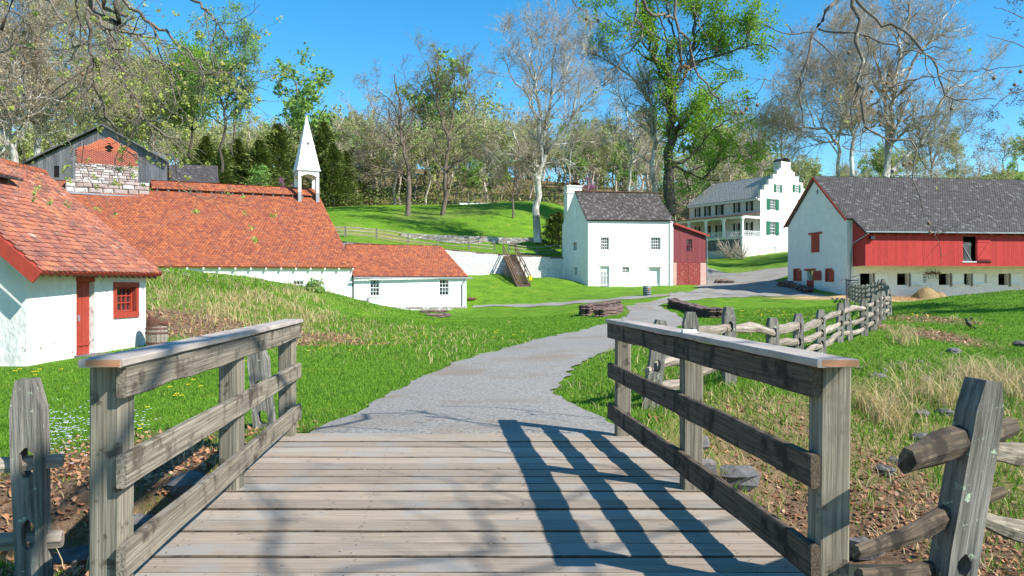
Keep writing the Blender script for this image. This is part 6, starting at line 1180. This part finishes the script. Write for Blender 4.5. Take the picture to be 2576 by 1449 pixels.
def put(kind, px, Y, sc, label, cat='tree', group=None, name=None, vi=None, widen=1.):
    x = (px-CX)/FX*Y; z = h1(x, Y)-.2; t = thing(name or {'cedar':'cedar_tree','pink':'redbud_tree'}.get(kind,'woodland_tree'), label, cat, (x,Y,z), group); M_ = Matrix.Translation((x,Y,z)) @ Matrix.Rotation(rnd.uniform(0,6.28),4,'Z') @ Matrix.Diagonal((sc*widen,sc*widen,sc*rnd.uniform(.92,1.08),1))
    a, b, c, _, _ = PR[kind][rnd.randrange(len(PR[kind])) if vi is None else vi]
    obj('trunk', a, t, M_)
    if b: obj('crown', b, t, M_)
    obj('leaves', c, t, M_, kind='stuff')
for px, Y, sc, lb in ((655,118,1.0,'dark cedar left of the white spire behind the redbud'),(700,122,1.15,'dark cedar just left of the white spire'),(600,120,.95,'dark cedar right of the shingled outbuilding roof'),(560,116,.8,'low dark cedar over the shingled outbuilding'),(838,132,.98,'dark cedar at the wood edge right of the spire'),(872,134,.8,'yellowish cedar standing forward at the wood edge'),(815,136,1.2,'tall dark cedar behind the yellowish one'),(520,124,1.0,'cedar above the left end of the outbuilding roof'),(905,150,1.1,'cedar half hidden in the wood beyond the lawn'),(1010,165,.7,'small cedar deep in the wood left of the walnut')):
    put('cedar', px, Y, sc*.92, lb, widen=rnd.uniform(1.5,2.1))
for px, Y, sc, lb in ((712,112,.32,'pink blossoming redbud left of the white spire'),(110,104,.35,'pink redbud behind the left end of the shed roof'),(1480,150,.35,'small pink redbud behind the mill chimney')): put('pink', px, Y, sc, lb)
for px, Y, sc, lb in ((1405,95,.34,'dark leafy bush against the shaded side of the white house'),(1390,97,.30,'lower dark bush between the sycamore trunk and the white house')): put('cedar', px, Y, sc, lb, 'bush', name='bush', widen=2.6)
for px, Y, sc, lb in ((655,100,.4,'fresh green bush below the cedars beside the roof ridge'),(1180,142,.5,'bright green shrub at the wood edge beyond the walnuts'),(1240,146,.5,'green shrub behind the white board fence')): put('green', px, Y, sc, lb, 'bush', name='bush', widen=1.3)
mix = ['bare','olive','bare','green','olive','bare','olive']
lbs = {'bare':'bare brown tree in the woodland edge behind the lawn and roofs','olive':'olive budding tree in the woodland edge behind the lawn and roofs','green':'fresh green tree in the woodland edge behind the lawn and roofs'}
cnt = 0
for i in range(62):
    px = 480+i*23+rnd.uniform(-14,14); Y = rnd.uniform(138,168)
    if 1330 < px < 1700 and rnd.random() < .2: continue
    k_ = mix[rnd.randrange(7)]; put(k_, px, Y, rnd.uniform(.75,1.08), lbs[k_], group=f'{k_} trees of the woodland edge')
for i in range(16):
    px = 2080+i*32+rnd.uniform(-14,14); k_ = mix[rnd.randrange(7)]; put(k_, px, rnd.uniform(140,158), rnd.uniform(.45,.62), lbs[k_], group=f'{k_} trees of the woodland edge')
for px, Y, sc, k_, lb in ((762,150,1.55,'green','tall green tree whose top shows above the spire against the sky'),(1120,165,1.75,'green','tallest fresh green tree behind the right walnut'),(1075,168,1.45,'green','fresh green tree left of the tallest one behind the walnuts'),(1165,170,1.4,'olive','olive tree right of the tallest green one'),(940,165,1.3,'bare','tall bare tree above the wood left of the walnuts'),(860,165,1.25,'olive','tall olive tree rising above the cedars'),(2525,230,.72,'bare','lone small round-topped tree on the skyline at the far right'),(2405,190,.8,'olive','round bushy tree on the ridge behind the barn roof'),(2595,210,.9,'green','green tree at the very right edge of the ridge')): put(k_, px, Y, sc, lb, widen=1.1)
VV = []; FF = []; LVt = {}
for i in range(330):
    Y = rnd.choice((rnd.uniform(172,235), rnd.uniform(235,325))); px = rnd.uniform(-200, 2700)
    if px > 2330 and rnd.random() < .8: continue
    k_ = rnd.choices(['bare','olive','green','cedar'], [5,5,1.4,.6])[0]; pr = PR[k_][rnd.randrange(2)]; (v, f), (lv, lf) = pr[3], pr[4]; x = (px-CX)/FX*Y; sc = rnd.uniform(.8,1.15)*(1.0 if px < 1950 else .6); z = h1(x, Y)-.3
    a = rnd.uniform(0,6.28); c_, s_ = math.cos(a)*sc*1.15, math.sin(a)*sc*1.15; M3 = np.array([[c_,-s_,0],[s_,c_,0],[0,0,sc]]); off = np.array([x,Y,z])
    keep = R.random(len(lf)) < .5; lf2 = lf[keep]; lvv = lv.reshape(-1,4,3)[keep].copy(); cen = lvv.mean(1, keepdims=True); lvv = (cen+(lvv-cen)*1.5).reshape(-1,3)
    n_t = len(tubes(np.zeros((6,9,3)), np.ones((6,9)), 5)[1]) if k_ != 'cedar' else len(f); fs_ = f if k_ == 'cedar' else f[:int(len(f)*.42)]
    LVt.setdefault(k_, []).append((lvv @ M3.T+off, np.arange(len(lf2)*4).reshape(-1,4))); used = fs_.max()+1; VV.append((v[:used] @ M3.T+off, fs_))
v, f = join(VV); obj('woodland_branches', mesh_np('woodland_branches', v, f, m_twig), kind='stuff')
for k_ in LVt: v, f = join(LVt[k_]); obj({'bare':'woodland_buds','olive':'woodland_foliage','green':'woodland_green_foliage','cedar':'woodland_needles'}[k_], mesh_np('woodland_foliage', v, f, kinds[k_][1]), kind='stuff')
# understorey brush at the wood edge
n = 30000; px = R.uniform(350, 2500, n); Y = R.uniform(128, 200, n); x = (px-CX)/FX*Y; hh = R.random(n)**1.6*3.2*(.4+fbm(x*.12, Y*.12)); ok = ~((px > 1650) & (Y < 150)); p = np.stack([x, Y, H(x,Y)+hh], 1)[ok]; n = len(p); u = norm(R.normal(size=(n,3))); v_ = norm(np.cross(u, R.normal(size=(n,3)))); s = R.uniform(.1,.3,n)[:,None]
obj('understorey_brush', mesh_np('understorey_brush', np.stack([p-u*s,p-v_*s*.6,p+u*s,p+v_*s*.6],1).reshape(-1,3), np.arange(n*4).reshape(-1,4), lmat('brush', [(.20,.17,.09),(.16,.22,.05),(.27,.22,.12),(.12,.19,.04),(.24,.27,.06)], .3)), kind='stuff')
# ---------------------------------------------------------------- overhanging sycamore branches, near
def ball(t, px, py, Y, r=.0165):
    p = W(px, py, Y); mb = blob_mesh(8, 10, lambda s, a: (r*math.sin(math.pi*min(max(s,.02),.98))*(1+.06*math.sin(9*a+14*s)), r*(1-math.cos(math.pi*s))-r)); mb.build('seed_ball', m_ball, t, Matrix.Translation(Vector(p.tolist())), smooth=True)
    mb = MB(); mb.tube([p+[0,0,r], p+[.004,0,r*2.2], p+[-.002,.002,r*3.6]], .0016, 4); mb.build('seed_stalk', m_twn, t)
m_ball = mat('sycamore seed ball', (.30,.19,.10), (.16,.10,.055), 90, rough=.95, bump=.003, bscale=200, coords='Object'); m_twn = bk('near sycamore twig bark', (.21,.18,.145), (.12,.10,.08), 9, c3=(.42,.40,.34), s3=14, t3=.6); l_near = lmat('opening sycamore leaves', [(.50,.52,.12),(.40,.46,.10),(.58,.55,.22),(.34,.40,.10)], .45)
def near_tree(name, label, trunk, traces, conn, Y, Z, levels, nleaf, balls, lsz=.013):
    t = thing(name, label, 'tree', trunk[0]); P, Rr = limbs_to_arr([(trunk, .42, .16)], 14, .2); v, f = tubes(P, Rr, 12); obj('trunk', mesh_np('trunk', v, f, m_syc, True), t)
    L_ = []
    for pts, r0, r1 in traces:
        q = tr(Z, Y+rnd.uniform(-.6,.6), pts, .5); L_.append((q, r0, r1))
    c_ = []
    for pts, r0, r1 in conn: c_.append((pts, r0, r1))
    P2, R2 = limbs_to_arr(c_, 14, .5); P, Rr = limbs_to_arr(L_, 22, .45); v, f = join([tubes(P2,R2,8), tubes(P,Rr,8)]); obj('limbs', mesh_np('limbs', v, f, m_twn, True), t); cur = (P, Rr); ts = []
    for lv in levels: cur = spawn(*cur, **lv); ts.append(tubes(*cur, 5 if not ts else 4))
    v, f = join(ts); obj('twigs', mesh_np('twigs', v, f, m_twn, True), t)
    if nleaf:
        cl = np.repeat(cur[0][R.integers(0, len(cur[0]), nleaf//5)], 1, 0); tps = cl[:,-1:,:]*.85+cl[:,-2:-1,:]*.15; seg2 = np.concatenate([tps, tps+.004], 1); sv = [leaves(seg2, nleaf, lsz, .014, 0, .8)]; v, f = join(sv); obj('leaves', mesh_np('leaves', v, f, l_near), t, kind='stuff')
    for px, py in balls: ball(t, px, py, Y+rnd.uniform(-.3,.3))
    return t
st = lambda Z, x, y_, Y: W(Z[0]+Z[2]*x, Z[1]+Z[2]*y_, Y)
near_tree('sycamore_tree', 'near sycamore branches with opening yellow leaves hanging down at upper left', [(-11,2.0,-.5),(-10.8,2.2,3),(-10,2.8,7),(-9,3.2,9.5)],
  [([(560,-40),(560,60),(590,170),(640,260)],.014,.006),([(620,-30),(640,200),(680,400),(700,600),(760,780),(800,900),(900,1040),(1010,1150),(1090,1190)],.024,.003),([(650,-30),(700,160),(800,300),(860,500),(930,640),(1000,800),(1060,870),(1180,980),(1250,1080),(1260,1240),(1350,1350),(1480,1400)],.021,.003),([(860,-40),(1050,120),(1200,230),(1320,330),(1450,450),(1530,530),(1620,500)],.018,.004),([(640,60),(760,190),(880,220),(1000,250),(1180,320),(1330,380),(1430,480),(1500,620)],.014,.003),([(1350,-40),(1480,70),(1600,190),(1700,330)],.014,.003),([(1000,260),(1120,420),(1250,480),(1500,550),(1680,500),(1840,420)],.010,.0025),([(700,-30),(790,160),(820,330),(840,560),(880,640)],.012,.003),([(320,-40),(480,180),(560,300),(700,330),(800,310)],.012,.003),([(-40,20),(150,120),(260,240),(400,360),(480,420)],.011,.003),([(-60,430),(120,330),(180,420),(170,640),(140,800)],.008,.002),([(780,300),(960,420),(1080,580),(1150,720),(1300,840),(1400,880)],.010,.0025),([(620,550),(560,760),(500,960),(540,1100),(560,1180)],.007,.002),([(-30,650),(60,800),(130,980),(190,1150),(210,1280)],.008,.002),([(1060,870),(990,940),(1040,1040)],.006,.002),([(1480,540),(1640,560),(1700,660),(1920,740)],.007,.002),([(1330,1380),(1500,1440),(1620,1380)],.005,.002),([(1240,480),(1260,640),(1270,760),(1180,780)],.006,.002)],
  [([(-9.4,3.0,8.6),(-7,5,7.2),st(Z1,640,-200,7),st(Z1,635,-30,7)],.06,.024),([(-9,3.2,9.3),(-5,5.5,7.5),st(Z1,700,-300,7),st(Z1,860,-40,7)],.05,.018),([(-9.6,3,8),(-6,5.5,6),st(Z1,-60,-100,7),st(Z1,-40,20,7)],.03,.012)],
  7, Z1, [dict(n=150, lr=(.3,.9), ang=.75, up=-.05, wig=.16, k=9, rs=.6, rmin=.0028), dict(n=330, lr=(.1,.35), ang=.8, up=-.02, wig=.2, k=6, rs=.7, rmin=.0017)], 3600, [(z*.34714, w*.34714) for z, w in ((180,237),(605,540),(955,703),(1325,467),(177,468),(678,730),(998,775))])
near_tree('sycamore_tree', 'near bare sycamore branches with round seed balls hanging at upper right', [(6.3,-6,-.3),(6.2,-5.8,3),(6,-5.4,6.5),(5.7,-5,9)],
  [([(760,-40),(600,130),(560,250),(500,450),(455,560),(450,700),(465,880),(430,920),(370,950)],.017,.003),([(835,-40),(860,80),(890,230),(880,330),(915,480),(875,600),(885,740),(920,870),(1000,970),(1150,1010),(1275,1080),(1260,1250),(1300,1440),(1370,1580),(1420,1690)],.021,.003),([(840,-40),(950,110),(1130,190),(1300,310),(1420,480),(1480,640),(1580,740),(1700,730),(1840,715)],.016,.003),([(580,212),(800,250),(1000,290),(1180,360),(1330,410),(1390,560),(1470,650)],.009,.004),([(930,785),(1050,700),(1160,600),(1400,560),(1680,510),(1850,510),(2100,470)],.009,.003),([(885,740),(820,800),(810,880)],.006,.003),([(1420,1690),(1560,1660),(1620,1580),(1700,1590)],.006,.002),([(1275,1080),(1340,1180),(1400,1230)],.005,.002),([(920,280),(1030,320),(1020,480),(1040,600),(1100,760),(1110,880)],.006,.002),([(465,510),(400,600),(300,620),(250,540)],.006,.002),([(-730,-40),(-740,150),(-690,270),(-820,400),(-990,640)],.014,.003),([(-700,-40),(-640,100),(-520,110),(-440,150)],.018,.01),([(-460,-40),(-430,200),(-360,300),(-300,500),(-210,650),(-110,730),(40,740),(200,600)],.015,.003),([(-320,30),(-280,190),(-210,310),(-250,440)],.006,.002),([(-1200,-60),(-1190,20),(-1130,75),(-1080,75),(-1060,-20)],.006,.002),([(-430,190),(-400,480),(-300,610),(-120,720)],.008,.003),([(270,690),(330,780),(350,930),(480,1000)],.005,.002),([(-60,820),(20,890),(120,860),(190,760)],.005,.002)],
  [([(5.8,-5.1,8.6),(5.2,0,8.2),(3.6,5,6),st(Z4,835,-40,7)],.07,.021),([(5.8,-5.1,8.2),(4.6,1,7.8),(2,5.5,6.2),st(Z4,-460,-40,7)],.06,.015),([(4.6,1,7.8),(3.0,4,7),(1.0,6,5.8),st(Z4,-1200,-60,7)],.03,.007),([(5.7,-5,8.9),(7,-1.5,8),(8.2,1.5,6.6),(8.2,4,5.6)],.035,.008),([(5.9,-5.2,7.6),(7.5,-2,7.4),(7.0,.5,6.8),(6.2,2.5,6.6)],.03,.008),([(7,-1.5,8),(6.3,.5,8.2),(5.2,2.4,8.3)],.022,.006),([(8.2,1.5,6.6),(7.2,2.6,7.2),(5.9,3.4,7.6)],.018,.005),([(7.5,-2,7.4),(8.6,-.2,6.6),(9.6,2,6.0)],.022,.005)],
  7, Z4, [dict(n=60, lr=(.25,.7), ang=.8, up=-.04, wig=.17, k=9, rs=.6, rmin=.003), dict(n=90, lr=(.08,.25), ang=.8, up=0, wig=.2, k=6, rs=.7, rmin=.002)], 60, [(1475,48),(1504,54),(1802,126),(1722,168),(1649,151),(1730,170),(1880,249),(1904,265),(1876,275),(1850,284),(1866,285),(2133,133),(2234,189),(2230,210),(2221,228),(2192,231),(2213,315),(2240,336),(2272,415),(2498,198),(2565,181),(2550,214),(2391,274),(2287,411),(2334,562),(2338,586)])
# extra off-frame canopy of the right tree, casting soft lace on the deck
P, Rr = limbs_to_arr([([(6.3,-1.5,8),(7.2,.5,7.6),(8.2,2.5,6.9),(8.4,4.5,6.3)],.025,.006),([(6.6,-3,7.5),(6.9,0,7.2),(6.3,2,7)],.022,.006),([(7,-1.5,7.7),(6,.8,8.2),(5,2.2,8.5)],.02,.006)], 12, 1.2)
a1 = spawn(P,Rr,34,(.8,2.),.8,-.02,.2,9,.5,rmin=.007); a2 = spawn(*a1,110,(.3,.9),.8,0,.2,7,.6,rmin=.004); v, f = join([tubes(P,Rr,6),tubes(*a1,4),tubes(*a2,3)])
tp_ = [o for o in bpy.data.objects if o.get('label','').startswith('near bare sycamore')][0]; obj('twigs', mesh_np('twigs', v, f, m_twn, True), tp_)
# ---------------------------------------------------------------- grass, leaves, flowers
def blades(name, x, y, hgt, wid, mt, lean=.5, curve=False, z0=None):
    n = len(x); z = (H(x, y) if z0 is None else z0)-.01; a = R.random(n)*6.283; b = R.random(n)*6.283; p = np.stack([x,y,z],1); w = np.stack([np.cos(a)*wid/2,np.sin(a)*wid/2,0*a],1); tip = np.stack([np.cos(b)*hgt*lean*R.random(n),np.sin(b)*hgt*lean*R.random(n),hgt],1)
    if not curve:
        V = np.stack([p-w,p+w,p+tip],1).reshape(-1,3); F = np.arange(n*3).reshape(-1,3)
    else:
        rows = []; bd = np.stack([np.cos(b),np.sin(b),0*b],1); ln = lean*hgt*R.uniform(.4,1.2,n)
        for s in (0,.3,.6,.85,1.): c_ = p+bd*(ln*s**2.2)[:,None]+np.stack([0*b,0*b,hgt*(s-.38*s**3.5)],1); ww = w*(1-s*.85); rows += [c_-ww, c_+ww]
        V = np.stack(rows,1).reshape(-1,3); base = (np.arange(n)*10)[:,None]; F = np.concatenate([base+np.array([[2*k,2*k+1,2*k+3,2*k+2]]) for k in range(4)])
    return obj(name, mesh_np(name, V, F, mt), kind='stuff')
m_bl = lmat('grass blades', [(.08,.21,.014),(.13,.29,.02),(.19,.35,.03),(.055,.15,.012),(.28,.38,.06)], .3); m_dry = lmat('dry grass blades', [(.62,.48,.24),(.52,.38,.18),(.7,.58,.34),(.42,.32,.15)], .3); m_dl = lmat('dead leaves', [(.46,.22,.11),(.36,.16,.08),(.55,.32,.18),(.24,.11,.06),(.6,.4,.27)], .15)
def scat(n, y0, y1, p=1.0, mx=.88):
    Y = y0*(y1/y0)**(R.random(n)**p); x = Y*R.uniform(-mx, mx, n); return x, Y
def okg(x, y):
    m = ~on_path(x+R.normal(0,.07,len(x)), y+R.normal(0,.07,len(x))); m &= ~((y < 8.15) & (x > LXI(y)-.3) & (x < RXI(y)+.3)); m &= ~((x < -10.4) & (x > -17) & (y > 17) & (y < 23.2)); m &= y < 58; return m & (H(x,y) > -1.34)
x, y = scat(520000, 4.2, 58, .85); le, dr_, stw = cover(x, y); m = okg(x, y) & (R.random(len(x)) > le*.9) & (R.random(len(x)) > dr_*.35); x, y, dr_, le = x[m], y[m], dr_[m], le[m]
tl = 1+1.6*dr_+.8*sst((fbm(x*1.3,y*1.3)-.52)/.2)*(dr_ > .15)
hg = R.uniform(.022,.05,len(x))*tl*(1+y/50); blades('grass', x, y, hg, .006+.0011*y, m_bl, .9)
x, y = scat(42000, 4.2, 55, .8); le, dr_, stw = cover(x, y); m = okg(x, y) & (R.random(len(x)) < np.maximum(dr_*.9, .18*(le > .2))) ; x, y = x[m], y[m]
blades('dry_grass', x, y, R.uniform(.06,.26,len(x))*(1+y/60), .005+.0009*y, m_dry, 1.1, True)
# tufts of tall arching dry grass
cx_, cy_ = [], []; P7 = [z7(a, b) for a, b in ((1450,600),(1300,560),(1050,640),(1560,560),(1640,640),(900,700),(780,640),(540,880),(640,800),(250,760),(1230,520),(1400,520),(700,200),(720,160),(1700,560),(430,800),(600,950),(1140,760),(1760,700))]
xs, ys_, hs = [], [], []
for px, py in P7:
    q = G(px, min(py+25, 1400)); n = rnd.randint(45, 80); xs.append(q[0]+R.normal(0,.16,n)); ys_.append(q[1]+R.normal(0,.16,n)); hs.append(R.uniform(.35,.85,n))
for k in range(70):
    px, py = rnd.uniform(390,840), rnd.uniform(705,815); q = G(px, py); n = rnd.randint(18,34); xs.append(q[0]+R.normal(0,.3,n)); ys_.append(q[1]+R.normal(0,.3,n)); hs.append(R.uniform(.3,.8,n))
x, y = np.concatenate(xs), np.concatenate(ys_); blades('tall_dry_grass', x, y, np.concatenate(hs), .005+.0006*y, m_dry, 1.0, True)
# weeds by the casting house wall and the bush under its window
xs, ys_, hs = [], [], []
for k in range(60): q = G(rnd.uniform(380,860), 0+0*1 if False else rnd.uniform(700,735)); n = 26; xs.append(q[0]+R.normal(0,.5,n)); ys_.append(q[1]+R.normal(0,.5,n)); hs.append(R.uniform(.3,.9,n))
x, y = np.concatenate(xs), np.concatenate(ys_); blades('weeds', x, y, np.concatenate(hs), .03, m_bl, .6, True)
def leafbush(name, label, c, rx, rz, n, sz, lm, tag=True):
    c = np.array(c); d = norm(R.normal(size=(n,3))); d[:,2] = np.abs(d[:,2]); p = c+d*np.array([rx,rx,rz])*(R.random((n,1))**.4)*(.75+.4*vnoise(d[:,0]*3, d[:,2]*3+d[:,1]*2))[:,None]; u = norm(R.normal(size=(n,3))); v_ = norm(np.cross(u,R.normal(size=(n,3)))); s = sz*R.uniform(.6,1.3,n)[:,None]
    t = thing(name, label, 'bush', c); obj('leaves', mesh_np('leaves', np.stack([p-u*s,p-v_*s*.6,p+u*s,p+v_*s*.6],1).reshape(-1,3), np.arange(n*4).reshape(-1,4), lm), t, kind='stuff')
    e = c+norm(R.normal(size=(14,3))*[1,1,.5]+[0,0,.9])*np.array([rx,rx,rz])*.9; P = np.stack([c+(e-c)*s for s in np.linspace(0,1,5)],1); v, f = tubes(P, np.full(P.shape[:2],.012)*(1+c[1]/40), 4); obj('stems', mesh_np('stems', v, f, m_twig), t)
q = G(793, 733); leafbush('bush', 'rounded green bush beside the small window of the casting house', (q[0],q[1]-.3,q[2]), .75, .95, 700, .08, l_mid)
for px, py, lb, s in ((600,715,'low green bramble on the mound under the middle of the long eave',.8),(545,712,'left bramble on the mound by the whitewashed wall',.7),(440,698,'leafy weeds where the mound meets the long eave',.9),(655,722,'small bramble right of the others on the mound',.6)): q = G(px, py); leafbush('bramble', lb, (q[0],q[1],q[2]), .9*s, .55*s, 420, .06, l_green)
for px, py, lb in ((1835,650,'leafless tangled shrub in front of the mansion porch'),(1865,652,'leafless shrub at the mansion porch corner'),(1800,650,'leafless shrub left of the others by the porch')):
    q = G(px, py, 90); t = thing('bare_shrub', lb, 'bush', q); P = q+np.zeros((40,6,3)); dd = norm(R.normal(size=(40,3))*[.6,.6,.3]+[0,0,1]); P = P+dd[:,None,:]*np.linspace(0,1,6)[None,:,None]*R.uniform(2.0,3.6,(40,1,1))+R.normal(size=(40,6,3))*.12*np.linspace(0,1,6)[None,:,None]; Rr = np.full((40,6),.03); a1 = spawn(P,Rr,160,(.5,1.2),.6,0,.2,5,.7,rmin=.015); v, f = join([tubes(P,Rr,3),tubes(*a1,3)]); obj('stems', mesh_np('stems', v, f, m_twig), t)
# dead leaves on the bank and mound foot
x, y = scat(110000, 4.5, 36, .75); le, dr_, stw = cover(x, y); m = okg(x, y) & (R.random(len(x)) < le**1.3); x, y = x[m], y[m]; n = len(x); p = np.stack([x,y,H(x,y)+R.uniform(.004,.03,n)],1); a = R.random(n)*6.28; tilt = R.normal(0,.45,(n,2)); s = R.uniform(.012,.028,n)*(1+y/22)
u = np.stack([np.cos(a),np.sin(a),tilt[:,0]],1)*s[:,None]; v_ = np.stack([-np.sin(a),np.cos(a),tilt[:,1]],1)*s[:,None]*.65
obj('dead_leaves', mesh_np('dead_leaves', np.stack([p-u,p-v_,p+u+[0,0,.01],p+v_],1).reshape(-1,3), np.arange(n*4).reshape(-1,4), m_dl), kind='stuff')
# small leaf litter on the deck and path
x = R.uniform(-1.6,1.4,160); y = R.uniform(3,12,160)**1.0; x = x+LXI(y)*.0; z = np.where(y < 8, .002, H(x,y)+.06); n = 160; s = R.uniform(.004,.010,n)[:,None]; a = R.random(n)*6.28; u = np.stack([np.cos(a),np.sin(a),0*a],1)*s; v_ = np.stack([-np.sin(a),np.cos(a),0*a+.3],1)*s*.7; p = np.stack([x,y,z+.004],1)
obj('catkin_crumbs', mesh_np('catkin_crumbs', np.stack([p-u,p-v_,p+u,p+v_],1).reshape(-1,3), np.arange(n*4).reshape(-1,4), m_dry), kind='stuff')
# dandelions and small white flowers
def flowers(name, x, y, r, mt, up=.03):
    n = len(x); z = H(x,y)+up; k = 6; a = np.arange(k)/k*6.283; V = np.stack([x[:,None]+np.cos(a)*r[:,None], y[:,None]+np.sin(a)*r[:,None], z[:,None]+0*a+np.where(np.arange(k)%2, .3, 0)*r[:,None]],-1); c_ = np.stack([x,y,z+.3*r],1)[:,None]; V = np.concatenate([V,c_],1).reshape(-1,3); b = (np.arange(n)*7)[:,None]; F = np.concatenate([b+np.array([[j,(j+1)%k,6]]) for j in range(k)]); obj(name, mesh_np(name, V, F, mt), kind='stuff')
fx_, fy_ = [], []
for px, py, sx, sy, n in ((1620,1168,90,12,0),(1450,870,60,10,6),(1660,868,60,8,5),(950,862,120,14,12),(1050,852,90,10,14),(1240,842,80,10,6),(820,880,60,18,5),(450,990,120,40,8),(300,910,60,8,10),(560,900,80,30,4),(1250,905,60,12,3),(2350,790,60,10,2),(2300,795,40,6,3),(1900,790,90,12,14),(1980,796,60,8,10),(1700,775,40,5,4),(350,1075,60,20,4),(70,940,60,10,7),(1680,1010,40,8,3)):
    for _ in range(n):
        q = G(px+rnd.gauss(0,sx*.5), py+rnd.gauss(0,sy*.5)); fx_.append(q[0]); fy_.append(q[1])
x, y = np.array(fx_), np.array(fy_); m = ~on_path(x,y); x, y = x[m], y[m]; flowers('dandelion_flowers', x, y, .018+.0012*y, mat('dandelion yellow', (.9,.62,.01), rough=.6), .06)
fx_, fy_ = [], []
for _ in range(330): q = G(rnd.gauss(165,50), rnd.gauss(1090,34)) if rnd.random() < .8 else G(rnd.gauss(335,30), rnd.gauss(1075,18)); fx_.append(q[0]); fy_.append(q[1])
x, y = np.array(fx_), np.array(fy_); flowers('white_flowers', x, y, R.uniform(.009,.016,len(x)), mat('small white blossom', (.75,.75,.85), rough=.6), R.uniform(.05,.12,len(x)))
# straw scattered in front of the barn
bf_ = Fr(g0, g0+bx*LB); n = 16000; xx = R.uniform(3,26,n); yy = -R.random(n)**1.2*3.6; p = bf_.o+np.outer(xx,bf_.ex)+np.outer(yy,bf_.ey); x, y = p[:,0], p[:,1]; blades('straw', x, y, R.uniform(.05,.22,n), .03, lmat('straw stalks', [(.66,.46,.26),(.5,.34,.18),(.75,.55,.33)], .1), 3.)
